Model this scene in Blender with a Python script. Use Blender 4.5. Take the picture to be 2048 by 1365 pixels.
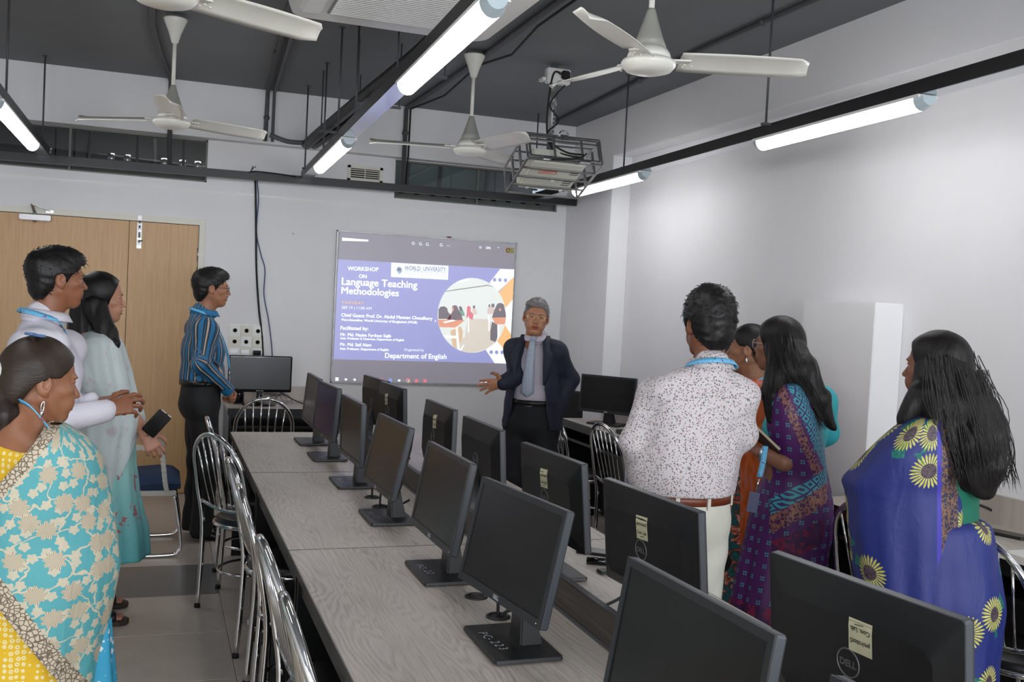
import bpy, bmesh, math, random
import numpy as np
from math import sin, cos, pi, radians, sqrt, atan2
from mathutils import Matrix, Vector

for o in list(bpy.data.objects):
    bpy.data.objects.remove(o, do_unlink=True)
random.seed(7)
SC = bpy.context.scene
COL = SC.collection

# ------------------------------------------------------------------ camera
W, H, F, CAMH = 2048., 1365., 1975., 1.6
def _cam(vpx=318., vpy=575., roll=0.038):
    y = np.array([vpx-W/2, -(vpy-H/2), -F]); y /= np.linalg.norm(y)
    z = np.array([sin(roll), cos(roll), 0.]); z -= y*z.dot(y); z /= np.linalg.norm(z)
    return np.stack([np.cross(y, z), y, z], 1)        # camera = R @ world
RC = _cam()
cam_d = bpy.data.cameras.new('camera'); cam_d.sensor_width = 36.; cam_d.lens = F/W*36.
cam_d.clip_start = .05; cam_d.clip_end = 100
cam = bpy.data.objects.new('camera', cam_d); COL.objects.link(cam)
m = Matrix.Identity(4)
for i in range(3):
    for j in range(3): m[i][j] = RC[j][i]
m[2][3] = CAMH
cam.matrix_world = m
SC.camera = cam
def ray(u, v): return RC.T @ np.array([u-W/2, -(v-H/2), -F])
def onz(u, v, z): d = ray(u, v); return d*((z-CAMH)/d[2]) + [0, 0, CAMH]
def ony(u, v, y): d = ray(u, v); return d*(y/d[1]) + [0, 0, CAMH]
def onx(u, v, x): d = ray(u, v); return d*(x/d[0]) + [0, 0, CAMH]

# ------------------------------------------------------------------ light and exposure
SC.view_settings.view_transform = 'Standard'; SC.view_settings.look = 'None'
SC.view_settings.gamma = 1.0; SC.view_settings.use_curve_mapping = False
SC.view_settings.exposure = 0.28
SKY = 1.0            # overcast sky seen through the added rear windows
WINP = 72.          # area light added at each unseen rear window, watts
TUBE = 14.5           # emission of the lamp diffusers
wd = bpy.data.worlds.new('world'); SC.world = wd; wd.use_nodes = True
bg = wd.node_tree.nodes['Background']; bg.inputs[0].default_value = (.72, .82, 1., 1); bg.inputs[1].default_value = SKY
def area(name, loc, rot, sx, sy, power, col):
    l = bpy.data.lights.new(name, 'AREA'); l.shape = 'RECTANGLE'; l.size = sx; l.size_y = sy
    l.energy = power; l.color = col
    o = bpy.data.objects.new(name, l); COL.objects.link(o); o.location = loc; o.rotation_euler = rot
    return o
# three unseen windows added behind the photographer to light the room from there
REAR = -2.2
WINX = (-1.7, .55, 2.5)
for wx in WINX:
    area('window_daylight', (wx, REAR-.03, 1.75), (radians(80), 0, 0), 1.5, 1.35, WINP, (.93, .96, 1.))

# ------------------------------------------------------------------ materials
MATS = {}
class NT:
    def __init__(s, name):
        s.m = bpy.data.materials.new(name); s.m.use_nodes = True
        s.t = s.m.node_tree; s.b = s.t.nodes['Principled BSDF']
    def n(s, typ, **kw):
        nd = s.t.nodes.new(typ)
        for k, v in kw.items():
            if k.startswith('i_'):
                key = k[2:]; key = int(key) if key.isdigit() else key.replace('_', ' ')
                s.put(nd.inputs[key], v)
            else: setattr(nd, k, v)
        return nd
    def put(s, sock, v):
        if isinstance(v, bpy.types.NodeSocket): s.t.links.new(v, sock)
        elif isinstance(v, bpy.types.Node): s.t.links.new(v.outputs[0], sock)
        else:
            if isinstance(v, tuple) and len(v) == 3 and sock.type == 'RGBA': v = v + (1.,)
            sock.default_value = v
    def math(s, op, a, b=0., c=None):
        nd = s.t.nodes.new('ShaderNodeMath'); nd.operation = op
        s.put(nd.inputs[0], a); s.put(nd.inputs[1], b)
        if c is not None: s.put(nd.inputs[2], c)
        return nd.outputs[0]
    def vmath(s, op, a, b=None, out=0):
        nd = s.t.nodes.new('ShaderNodeVectorMath'); nd.operation = op
        s.put(nd.inputs[0], a)
        if b is not None: s.put(nd.inputs[1] if op != 'SCALE' else nd.inputs['Scale'], b)
        return nd.outputs[out]
    def mix(s, fac, a, b):
        nd = s.t.nodes.new('ShaderNodeMix'); nd.data_type = 'RGBA'
        s.put(nd.inputs[0], fac); s.put(nd.inputs[6], a); s.put(nd.inputs[7], b)
        return nd.outputs[2]
    def ramp(s, fac, stops, interp='LINEAR'):
        nd = s.t.nodes.new('ShaderNodeValToRGB'); cr = nd.color_ramp; cr.interpolation = interp
        while len(cr.elements) < len(stops): cr.elements.new(.5)
        for e, (p, c) in zip(cr.elements, stops):
            e.position = p; e.color = tuple(c)+(1.,) if len(c) == 3 else c
        s.put(nd.inputs[0], fac); return nd.outputs[0]
    def coord(s, kind='Object', scale=None):
        c = s.n('ShaderNodeTexCoord').outputs[kind]
        if scale is not None:
            mp = s.n('ShaderNodeMapping'); s.put(mp.inputs[0], c); mp.inputs['Scale'].default_value = scale
            return mp.outputs[0]
        return c
    def noise(s, vec, scale=5., detail=3., rough=.5, dist=0.):
        nd = s.n('ShaderNodeTexNoise'); s.put(nd.inputs['Vector'], vec)
        nd.inputs['Scale'].default_value = scale; nd.inputs['Detail'].default_value = detail
        nd.inputs['Roughness'].default_value = rough; nd.inputs['Distortion'].default_value = dist
        return nd.outputs[0]
    def bump(s, height, strength=.2, dist=.01):
        nd = s.n('ShaderNodeBump'); nd.inputs['Strength'].default_value = strength; nd.inputs['Distance'].default_value = dist
        s.put(nd.inputs['Height'], height); s.t.links.new(nd.outputs[0], s.b.inputs['Normal'])
    def set(s, **kw):
        for k, v in kw.items():
            s.put(s.b.inputs[{'col': 'Base Color', 'rough': 'Roughness', 'metal': 'Metallic', 'spec': 'Specular IOR Level',
                              'emit': 'Emission Color', 'estr': 'Emission Strength', 'alpha': 'Alpha', 'trans': 'Transmission Weight',
                              'coat': 'Coat Weight', 'sheen': 'Sheen Weight', 'sss': 'Subsurface Weight', 'ior': 'IOR'}[k]], v)
        return s
def srgb(r, g, b):
    f = lambda c: (c/255./12.92) if c/255. <= .04045 else ((c/255.+.055)/1.055)**2.4
    return (f(r), f(g), f(b))
def mat(name, col, rough=.5, metal=0., noise=0., nscale=6., bump=0., bscale=60., **kw):
    if name in MATS: return MATS[name]
    t = NT(name); t.set(rough=rough, metal=metal, **kw)
    if noise:
        c = t.coord()
        n = t.noise(c, nscale, 4., .6)
        lo = tuple(x*(1-noise) for x in col); hi = tuple(min(1, x*(1+noise)) for x in col)
        t.set(col=t.ramp(n, [(.3, lo), (.7, hi)]))
    else: t.set(col=col)
    if bump:
        t.bump(t.noise(t.coord(), bscale, 4., .6), bump, .004)
    MATS[name] = t.m
    return t.m

M_wall = mat('painted_wall', srgb(226, 226, 227), .62, noise=.025, nscale=1.7, bump=.06, bscale=150)
M_ceil = mat('grey_ceiling_paint', srgb(114, 117, 120), .8, noise=.05, nscale=2., bump=.1, bscale=40)
M_white = mat('white_enamel', srgb(226, 226, 222), .35)
M_fan = mat('fan_cream_enamel', srgb(222, 221, 212), .28, noise=.03)
M_black = mat('black_paint', srgb(22, 23, 25), .45, noise=.1, nscale=8)
M_blackpl = mat('black_plastic', srgb(24, 25, 26), .42, noise=.08, nscale=30, bump=.05, bscale=900)
M_gloss = mat('gloss_black', srgb(8, 8, 9), .12)
M_bezel = mat('monitor_bezel', srgb(32, 34, 37), .36)
M_side = mat('monitor_edge', srgb(52, 57, 62), .36)
M_screen = mat('monitor_screen', srgb(14, 14, 14), .25, spec=.4)
M_screen_on = mat('monitor_screen_violet', srgb(28, 24, 44), .22, emit=srgb(40, 34, 72), estr=.12)
M_chrome = mat('chrome', (.72, .72, .73), .10, 1.)
M_steel = mat('brushed_steel', (.50, .50, .50), .32, 1., noise=.08, nscale=40)
M_alu = mat('aluminium', (.42, .42, .43), .42, 1.)
M_darkgrey = mat('dark_grey_metal', srgb(70, 71, 73), .5)
M_pipe = mat('grey_conduit', srgb(92, 94, 96), .55)
M_rubber = mat('black_rubber', srgb(16, 16, 17), .7)
M_vinyl = mat('black_vinyl', srgb(17, 17, 18), .36, bump=.12, bscale=120)
M_frame = mat('door_frame_cream', srgb(220, 218, 206), .45)
M_paper = mat('aged_note_paper', srgb(196, 192, 158), .8, noise=.06, nscale=40)
M_ink = mat('ink', srgb(24, 24, 26), .7)
M_chalk = mat('white_marker', srgb(170, 172, 174), .7)
M_logo = mat('grey_logo', srgb(96, 97, 98), .4)
M_blue = mat('blue_seat_fabric', srgb(29, 52, 84), .8, noise=.1, nscale=60, bump=.25, bscale=700)
M_darkdesk = mat('black_laminate', srgb(15, 16, 18), .3)
M_silver = mat('silver_edge', srgb(120, 120, 124), .35, .6)

def wood_mat(name, c1, c2, c3, sx, sy, rough, ring, bump=.05):
    t = NT(name)
    c = t.coord('Object', (sx, sy, sy))
    n1 = t.noise(c, 1.1, 3., .55, .4)
    v = t.vmath('ADD', c, t.vmath('SCALE', t.n('ShaderNodeCombineXYZ', i_0=0., i_1=n1, i_2=0.).outputs[0], ring))
    w = t.n('ShaderNodeTexWave'); w.wave_type = 'BANDS'; w.bands_direction = 'Y'; w.wave_profile = 'SAW'
    t.put(w.inputs['Vector'], v); w.inputs['Scale'].default_value = 2.2; w.inputs['Distortion'].default_value = 2.2
    w.inputs['Detail'].default_value = 3.; w.inputs['Detail Scale'].default_value = .8
    n2 = t.noise(t.coord('Object', (sx*6, sy*9, sy*9)), 3., 4., .7)
    f = t.math('ADD', t.math('MULTIPLY', w.outputs[1], .62), t.math('MULTIPLY', n2, .42))
    t.set(col=t.ramp(f, [(.18, c1), (.5, c2), (.85, c3)]), rough=rough)
    t.bump(f, bump, .003)
    MATS[name] = t.m
    return t.m
# desk laminate: grain runs along the desks (world Y), the texture's bands cross it
def desk_mat(name, rot):
    t = NT(name)
    mp = t.n('ShaderNodeMapping'); t.put(mp.inputs[0], t.coord()); mp.inputs['Rotation'].default_value = (0, 0, rot)
    sep = t.n('ShaderNodeSeparateXYZ', i_0=mp.outputs[0])
    lo = t.n('ShaderNodeCombineXYZ', i_0=t.math('MULTIPLY', sep.outputs[0], .8), i_1=t.math('MULTIPLY', sep.outputs[1], 5.0), i_2=0.)
    n = t.noise(lo, 1.5, 2., .5, .6)
    band = t.math('ADD', t.math('MULTIPLY', sep.outputs[1], 120.), t.math('MULTIPLY', n, 34.))
    s1 = t.math('SINE', t.math('MULTIPLY', band, 3.4))
    fine = t.noise(t.n('ShaderNodeCombineXYZ', i_0=t.math('MULTIPLY', sep.outputs[0], 5.), i_1=t.math('MULTIPLY', sep.outputs[1], 130.), i_2=0.).outputs[0], 1., 4., .7)
    big = t.noise(t.n('ShaderNodeCombineXYZ', i_0=t.math('MULTIPLY', sep.outputs[0], .7), i_1=t.math('MULTIPLY', sep.outputs[1], 3.), i_2=0.).outputs[0], 1.3, 3., .5)
    f = t.math('ADD', t.math('ADD', t.math('MULTIPLY', s1, .055), t.math('MULTIPLY', fine, .55)), t.math('MULTIPLY', big, .45))
    t.set(col=t.ramp(f, [(.24, srgb(112, 103, 95)), (.42, srgb(164, 155, 146)), (.55, srgb(184, 176, 167)), (.8, srgb(200, 193, 185))]), rough=.42)
    t.bump(f, .05, .003)
    MATS[name] = t.m
    return t.m
M_desk = desk_mat('desk_ash_laminate', pi/2)
M_deskx = desk_mat('desk_ash_laminate_cross', 0.)
def darkwood():
    t = NT('divider_dark_laminate')
    c = t.coord('Object', (3., 1.2, 60.))
    f = t.noise(c, 2., 4., .65, .5)
    t.set(col=t.ramp(f, [(.3, srgb(52, 47, 42)), (.7, srgb(96, 88, 80))]), rough=.45)
    return t.m
M_divider = darkwood()
def doorwood():
    t = NT('door_beech_veneer')
    a = t.noise(t.coord('Object', (30., 1., 1.2)), 2.2, 4., .6, .3)
    b = t.noise(t.coord('Object', (140., 1., 3.)), 2., 3., .6)
    f = t.math('ADD', t.math('MULTIPLY', a, .6), t.math('MULTIPLY', b, .4))
    t.set(col=t.ramp(f, [(.25, srgb(178, 138, 92)), (.5, srgb(195, 157, 110)), (.78, srgb(207, 170, 124))]), rough=.42)
    t.bump(f, .03, .002)
    return t.m
M_door = doorwood()
def tilemat(name, a, b):
    t = NT(name)
    n = t.noise(t.coord('Object', (1., 1., 1.)), 7., 5., .6)
    f = t.noise(t.coord('Object', (40., 4., 1.)), 5., 3., .6)
    k = t.math('ADD', t.math('MULTIPLY', n, .6), t.math('MULTIPLY', f, .4))
    t.set(col=t.ramp(k, [(.3, a), (.7, b)]), rough=.33)
    return t.m
M_tile = tilemat('beige_floor_tile', srgb(178, 168, 158), srgb(196, 187, 177))
M_tileg = tilemat('grey_floor_tile', srgb(110, 110, 110), srgb(124, 124, 122))
M_grout = mat('tile_grout', srgb(130, 124, 118), .8)
def emitter(name, col, s):
    t = NT(name); t.set(col=(.9, .9, .9), emit=col, estr=s, rough=.4); return t.m
M_tube = emitter('lamp_diffuser', (1., .985, 1.), TUBE)
def glassmat(name, col, rough=.02):
    t = NT(name); t.t.nodes.remove(t.b)
    tr = t.n('ShaderNodeBsdfTransparent'); tr.inputs[0].default_value = col+(1.,)
    gl = t.n('ShaderNodeBsdfGlossy'); gl.inputs['Roughness'].default_value = rough
    mx = t.n('ShaderNodeMixShader'); mx.inputs[0].default_value = .06
    t.t.links.new(tr.outputs[0], mx.inputs[1]); t.t.links.new(gl.outputs[0], mx.inputs[2])
    t.t.links.new(mx.outputs[0], t.t.nodes['Material Output'].inputs[0])
    return t.m
M_glass = glassmat('transom_glass', (.80, .82, .82))
M_clear = glassmat('clear_glass', (.97, .97, .97))
M_film = glassmat('plastic_film', (.86, .86, .87), .12)

# ------------------------------------------------------------------ mesh helpers
def V(*a): return np.array(a, float)
def unit(v): v = np.asarray(v, float); return v/(np.linalg.norm(v)+1e-12)
class MB:
    def __init__(s): s.v = []; s.f = []; s.mi = []; s.mats = []; s.cur = 0; s.smooth = []
    def use(s, mt):
        if mt not in s.mats: s.mats.append(mt)
        s.cur = s.mats.index(mt); return s
    def add(s, vs, fs, smooth=False):
        o = len(s.v); s.v.extend([tuple(map(float, p)) for p in vs])
        for f in fs: s.f.append(tuple(o+i for i in f)); s.mi.append(s.cur); s.smooth.append(smooth)
        return s
    def box(s, x0, x1, y0, y1, z0, z1, M=None):
        vs = [(x, y, z) for z in (z0, z1) for y in (y0, y1) for x in (x0, x1)]
        if M is not None: vs = [M(p) for p in vs]
        return s.add(vs, [(0, 2, 3, 1), (4, 5, 7, 6), (0, 1, 5, 4), (2, 6, 7, 3), (0, 4, 6, 2), (1, 3, 7, 5)])
    def bar(s, a, b, w, h, up=(0, 0, 1), off=0.):
        a, b = np.asarray(a, float), np.asarray(b, float); d = unit(b-a); u = np.asarray(up, float)
        if abs(d.dot(u)) > .98: u = np.array([1., 0, 0])
        r = unit(np.cross(d, u)); u = np.cross(r, d)
        vs = [p + r*sx*w/2 + u*(sy*h/2+off) for p in (a, b) for sy in (-1, 1) for sx in (-1, 1)]
        return s.add(vs, [(0, 1, 3, 2), (4, 6, 7, 5), (0, 4, 5, 1), (2, 3, 7, 6), (0, 2, 6, 4), (1, 5, 7, 3)])
    def tube(s, pts, r, n=10, closed=False, caps=True):
        P = [np.asarray(p, float) for p in pts]; m_ = len(P); R_ = r if hasattr(r, '__len__') else [r]*m_
        T = []
        for i in range(m_):
            a = P[(i-1) % m_] if (closed or i > 0) else P[i]; b = P[(i+1) % m_] if (closed or i < m_-1) else P[i]
            T.append(unit(b-a))
        u = np.array([0., 0, 1]) if abs(T[0][2]) < .9 else np.array([1., 0, 0])
        u = unit(u - T[0]*u.dot(T[0])); vs = []
        for i in range(m_):
            u = unit(u - T[i]*u.dot(T[i])); w = np.cross(T[i], u)
            for k in range(n):
                a = 2*pi*k/n; vs.append(P[i] + R_[i]*(u*cos(a)+w*sin(a)))
        fs = []
        for i in range(m_ if closed else m_-1):
            j = (i+1) % m_
            for k in range(n): fs.append((i*n+k, i*n+(k+1) % n, j*n+(k+1) % n, j*n+k))
        s.add(vs, fs, True)
        if caps and not closed:
            o = len(s.v)-len(vs)
            s.f.append(tuple(o+k for k in reversed(range(n)))); s.mi.append(s.cur); s.smooth.append(False)
            s.f.append(tuple(o+(m_-1)*n+k for k in range(n))); s.mi.append(s.cur); s.smooth.append(False)
        return s
    def lathe(s, prof, n=24, M=None, caps=True, smooth=True):
        vs = [(r*cos(2*pi*k/n), r*sin(2*pi*k/n), z) for r, z in prof for k in range(n)]
        if M is not None: vs = [M(p) for p in vs]
        fs = [(i*n+k, i*n+(k+1) % n, (i+1)*n+(k+1) % n, (i+1)*n+k) for i in range(len(prof)-1) for k in range(n)]
        o = len(s.v); s.add(vs, fs, smooth)
        if caps:
            s.f.append(tuple(o+k for k in reversed(range(n)))); s.mi.append(s.cur); s.smooth.append(False)
            s.f.append(tuple(o+(len(prof)-1)*n+k for k in range(n))); s.mi.append(s.cur); s.smooth.append(False)
        return s
    def prism(s, poly, fr, to):
        """poly: 2D points, fr/to: functions mapping (a,b) to the two end 3D points"""
        n = len(poly); vs = [fr(*p) for p in poly]+[to(*p) for p in poly]
        fs = [tuple(reversed(range(n))), tuple(range(n, 2*n))]+[(k, (k+1) % n, n+(k+1) % n, n+k) for k in range(n)]
        return s.add(vs, fs)
    def grid(s, rows, smooth=True, flip=False):
        nr, nc = len(rows), len(rows[0]); vs = [p for r in rows for p in r]
        fs = [(i*nc+j, i*nc+j+1, (i+1)*nc+j+1, (i+1)*nc+j) for i in range(nr-1) for j in range(nc-1)]
        if flip: fs = [tuple(reversed(f)) for f in fs]
        return s.add(vs, fs, smooth)
    def ball(s, c, r, n=12, M=None):
        rx, ry, rz = r if hasattr(r, '__len__') else (r, r, r)
        pr = [(sin(pi*i/n), -cos(pi*i/n)) for i in range(n+1)]
        f = lambda p: (c[0]+p[0]*rx, c[1]+p[1]*ry, c[2]+p[2]*rz)
        g = f if M is None else (lambda p: M(f(p)))
        return s.lathe([(max(a, 1e-4), b) for a, b in pr], 2*n, g, False)
    def mesh(s, name):
        me = bpy.data.meshes.new(name); me.from_pydata(s.v, [], s.f)
        for mt in s.mats: me.materials.append(mt)
        me.polygons.foreach_set('material_index', s.mi)
        me.polygons.foreach_set('use_smooth', s.smooth)
        me.update()
        return me
    def build(s, name, parent=None, bevel=0., seg=2, recalc=True):
        me = s.mesh(name)
        if recalc:
            bm = bmesh.new(); bm.from_mesh(me); bmesh.ops.recalc_face_normals(bm, faces=bm.faces)
            if bevel:
                es = [e for e in bm.edges if len(e.link_faces) == 2 and e.calc_face_angle(0) > .6]
                bmesh.ops.bevel(bm, geom=es, offset=bevel, segments=seg, affect='EDGES', clamp_overlap=True)
            bm.to_mesh(me); bm.free()
        return link(name, me, parent)
def link(name, data, parent=None):
    o = bpy.data.objects.new(name, data); COL.objects.link(o)
    if parent is not None:
        o.parent = parent
    return o
def tag(o, label, cat, group=None):
    o['label'] = label; o['category'] = cat
    if group: o['group'] = group
    return o
def thing(name, label, cat, loc=(0, 0, 0), rz=0., group=None):
    o = link(name, None); o.location = tuple(map(float, loc)); o.rotation_euler = (0, 0, rz); o.empty_display_size = .05
    return tag(o, label, cat, group)
def struct(o): o['kind'] = 'structure'; return o
def dup(root, loc, rz, label=None, group=None):
    r = root.copy(); COL.objects.link(r); r.location = tuple(map(float, loc)); r.rotation_euler = (0, 0, rz)
    if label: r['label'] = label
    if group: r['group'] = group
    for ch in root.children:
        c = ch.copy(); COL.objects.link(c); c.parent = r
        for g in ch.children:
            d = g.copy(); COL.objects.link(d); d.parent = c
    return r
def sub(n): return lambda p: (p[0]-n[0], p[1]-n[1], p[2]-n[2])
def arc(c, r, a0, a1, n, ax=(1, 0, 0), ay=(0, 0, 1)):
    c, ax, ay = map(lambda q: np.asarray(q, float), (c, ax, ay))
    return [c + r*(ax*cos(a)+ay*sin(a)) for a in np.linspace(a0, a1, n)]
def spline(pts, n=8):
    P = [np.asarray(p, float) for p in pts]; P = [2*P[0]-P[1]]+P+[2*P[-1]-P[-2]]; out = []
    for i in range(1, len(P)-2):
        for k in range(n):
            t = k/n; a, b, c, d = P[i-1:i+3]
            out.append(.5*((2*b)+(-a+c)*t+(2*a-5*b+4*c-d)*t*t+(-a+3*b-3*c+d)*t**3))
    out.append(P[-2]); return out
def textmesh(s, size=1., bold=0., align='LEFT'):
    cu = bpy.data.curves.new('text', 'FONT'); cu.body = s; cu.size = size; cu.offset = bold; cu.align_x = align
    cu.resolution_u = 3; cu.fill_mode = 'FRONT'
    o = bpy.data.objects.new('text', cu); COL.objects.link(o)
    bpy.context.view_layer.update()
    me = bpy.data.meshes.new_from_object(o.evaluated_get(bpy.context.evaluated_depsgraph_get()))
    bpy.data.objects.remove(o, do_unlink=True); bpy.data.curves.remove(cu)
    v = np.array([p.co[:] for p in me.vertices]) if len(me.vertices) else np.zeros((1, 3))
    f = [tuple(p.vertices) for p in me.polygons]
    bpy.data.meshes.remove(me)
    return v, f

# ------------------------------------------------------------------ room shell
D = 8.05; CEIL = 3.166; XP = 3.338; XR = 3.50; XL = -3.2; YB = 7.92
# floor: grout bed and single tiles
fl = MB().use(M_grout).box(XL-.1, XR+.3, REAR-.1, D+1.6, -.12, -.004).build('floor'); struct(fl)
tp = MB().use(M_tile).box(-.2985, .2985, -.2985, .2985, -.006, 0.).build('tile', fl, bevel=.0015, seg=1)
me_t = tp.data; me_g = me_t.copy(); me_g.materials[0] = M_tileg
x0, y0 = .36-.3, 5.36+.3
GREY = {(0, 0), (-4, -3), (-3, -6), (2, -9), (-5, 2)}
first = True
for i in range(-6, 7):
    for j in range(-14, 5):
        cx, cy = x0+.6*i, y0+.6*j
        if cx < XL-.4 or cx > XR+.2 or cy < REAR-.4 or cy > D+.2: continue
        me_ = me_g if (i, j) in GREY else me_t
        o = tp if first else link('tile', me_, fl)
        o.data = me_; o.location = (cx, cy, 0); first = False
# ceiling
c = MB().use(M_ceil).box(XL-.1, XR+.3, REAR-.1, D+.1, CEIL, CEIL+.15).build('ceiling'); struct(c)
# walls
DOORX0, DOORX1, DOORH = -1.36, .278, 2.095
W1 = (-2.6, .318, 2.43, 2.757); W2 = (1.797, 3.248, 2.434, 2.752)
b = MB().use(M_wall)
TH = .12
def hole_wall(b, x0, x1, z0, z1, y, th, holes):
    xs = sorted({x0, x1}|{h[0] for h in holes}|{h[1] for h in holes}); zs = sorted({z0, z1}|{h[2] for h in holes}|{h[3] for h in holes})
    for xa, xb in zip(xs, xs[1:]):
        run = None
        for za, zb in zip(zs, zs[1:]):
            cx, cz = (xa+xb)/2, (za+zb)/2
            if any(h[0] < cx < h[1] and h[2] < cz < h[3] for h in holes):
                if run: b.box(xa, xb, y, y+th, *run); run = None
            else: run = (run[0], zb) if run else (za, zb)
        if run: b.box(xa, xb, y, y+th, *run)
VENT = (1.43, 1.668, 2.562, 2.648)
hole_wall(b, XL, XR+.1, 0, CEIL+.05, D, TH, [W1, W2, VENT, (DOORX0-.04, DOORX1+.04, -.01, DOORH+.045)])
struct(b.build('wall_back'))
struct(MB().use(M_wall).box(XR, XR+.15, REAR-.1, D, 0, CEIL+.05).build('wall_right'))
struct(MB().use(M_wall).box(XL-.15, XL, REAR-.1, D, 0, CEIL+.05).build('wall_left'))
b = MB().use(M_wall); hole_wall(b, XL, XR, 0, CEIL+.05, REAR-.2, .2, [(x-.75, x+.75, 1.0, 2.45) for x in WINX]); struct(b.build('wall_rear'))
for k, wx in enumerate(WINX):  # frames of the added, unseen rear windows
    o = MB().use(M_alu)
    for s_ in (-.735, 0, .735): o.bar((wx+s_, REAR-.1, 1.0), (wx+s_, REAR-.1, 2.45), .03, .04)
    for z in (1.015, 2.435): o.bar((wx-.75, REAR-.1, z), (wx+.75, REAR-.1, z), .04, .03)
    struct(o.build('window_%d' % (3+k)))
struct(MB().use(M_wall).box(XL, XP, YB, D, 2.757, CEIL+.01).build('trim_1', bevel=.004))           # beam along the back wall
struct(MB().use(M_wall).box(XP, XR, REAR, D, 2.82, CEIL+.01).build('trim_2', bevel=.006))           # beam along the right wall
struct(MB().use(M_wall).box(XP, XR, 7.13, D, 0, 2.83).build('trim_3', bevel=.004))                   # pillar in the right corner
struct(MB().use(M_wall).box(3.325, XR, 3.985, 4.56, 0, 1.706).build('trim_4', bevel=.003))           # boxed-in duct on the right wall
b = MB().use(M_white); b.bar((XL, D-.004, 2.36), (XP, D-.004, 2.36), .008, .012); struct(b.build('trim_5'))
b = MB().use(M_frame); b.box(DOORX1+.05, XP, D-.012, D, 0, .1); struct(b.build('baseboard_back'))
b = MB().use(M_frame); b.box(XR-.012, XR, REAR, 3.985, 0, .1); b.box(XR-.012, XR, 4.56, 7.13, 0, .1); struct(b.build('baseboard_right'))
# corridor behind the transom windows
cor = MB().use(mat('corridor_wall', srgb(92, 94, 92), .8)); cor.box(XL, XR, D+1.3, D+1.4, 0, CEIL); cor.use(M_ceil).box(XL, XR, D+TH, D+1.4, CEIL-.05, CEIL)
struct(cor.build('wall_corridor'))
area('corridor_light', (1.0, D+.75, 3.05), (0, 0, 0), 3., .3, 7., (1., 1., .97))
M_duct = mat('dull_galvanised', srgb(112, 112, 106), .5, .4, noise=.15, nscale=12)
M_slot = mat('slot_dark', srgb(30, 30, 30), .8)
def transom(n, w, panes):
    x0, x1, z0, z1 = w
    fr = MB().use(M_duct)
    fr.box(x0, x1, D+.02, D+.06, z0, z0+.012); fr.box(x0, x1, D+.02, D+.06, z1-.012, z1)
    for x in (x0+.006, x1-.006): fr.box(x-.006, x+.006, D+.02, D+.06, z0, z1)
    root = struct(fr.build('window_%d' % n))
    xs = np.linspace(x0+.012, x1-.012, panes+1)
    for k in range(panes):
        MB().use(M_glass).box(xs[k]+.004, xs[k+1]-.004, D+.036, D+.040, z0+.012, z1-.012).build('pane', root)
    for k in range(1, panes):
        MB().use(M_duct).box(xs[k]-.008, xs[k]+.008, D+.025, D+.055, z0+.012, z1-.012).build('mullion', root)
transom(1, W1, 3); transom(2, W2, 2)
tray = thing('cable_tray', 'slotted galvanised cable tray seen through the transom windows', 'cable tray', (0, D+.14, 2.415))
M_tray = mat('tray_zinc', srgb(168, 168, 160), .55, noise=.1, nscale=9)
MB().use(M_tray).box(XL, 3.3, -.005, .005, 0., .13).use(M_tray).box(XL, 3.3, -.005, .2, 0, .006).build('side_rail', tray)
sl = None
for k in range(42):
    x = -2.5+k*.137
    if sl is None: sl = MB().use(M_slot).box(-.022, .022, -.0075, -.004, -.006, .006).build('slot', tray); sl.location = (x, 0, .085)
    else: o = link('slot', sl.data, tray); o.location = (x, 0, .085)
pp = thing('corridor_pipe', 'dark lagged pipe with shiny tape behind the left transom window', 'pipe', (0, D+.55, 2.60))
MB().use(M_black).tube([(XL, 0, .02), (-.4, 0, 0.), (.5, 0, -.03), (1.2, 0, -.04)], .045, 12).build('lagging', pp)
tp_ = MB().use(mat('foil_tape', (.8, .8, .8), .25, 1.))
for x in (-.88, -.42, -.30, -.02, .12, .24): tp_.tube([(x, 0, .01), (x+.05, 0, .012)], .047, 12)
tp_.build('foil_tape', pp)
dk = thing('corridor_duct', 'grey panelled duct behind the right transom window', 'duct', (2.6, D+.75, 2.40))
MB().use(mat('teal_grey_board', srgb(112, 124, 122), .7)).box(-.75, .15, 0, .3, 0, .6).build('duct_body', dk)
st = MB().use(M_darkgrey)
for x in (-.55, -.25, .2, .45): st.bar((x, -.05, 0), (x+.03, -.05, .6), .04, .03)
st.bar((-.8, -.06, .22), (.5, -.06, .02), .03, .03); st.build('stiffener', dk)
for k, x in enumerate((-.9, -.55, -.2, .15)):
    tag(MB().use(M_darkgrey).tube([(x, D+.4, 2.3), (x, D+.4, 3.1)], .012, 8).build('hanger_rod'),
        'thin dark hanger rod in the corridor behind the left transom', 'rod', 'rods behind the left transom')

# door
dr = struct(MB().use(M_frame).box(DOORX1, DOORX1+.042, D-.012, D+TH, 0, DOORH+.045)
            .box(DOORX0-.042, DOORX0, D-.012, D+TH, 0, DOORH+.045).box(DOORX0, DOORX1, D-.012, D+TH, DOORH, DOORH+.045).build('door_1', bevel=.003))
SEAM = -.228
l1 = MB().use(M_door).box(SEAM+.002, DOORX1-.003, D+.012, D+.052, .005, DOORH-.004).build('door_leaf', dr, bevel=.002)
l2 = MB().use(M_door).box(DOORX0+.003, SEAM-.002, D+.012, D+.052, .005, DOORH-.004).build('door_leaf', dr, bevel=.002)
for z in (1.87, 1.72, 1.1, .25):
    MB().use(M_steel).tube([(DOORX1-.002, D+.004, z-.05), (DOORX1-.002, D+.004, z+.05)], .008, 8).build('hinge', dr)
b = MB().use(M_alu)      # tower bolt
bx = -.155
b.box(bx-.018, bx+.018, D+.004, D+.012, 1.885, 2.085)
bt = b.build('tower_bolt', dr, bevel=.001)
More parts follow.
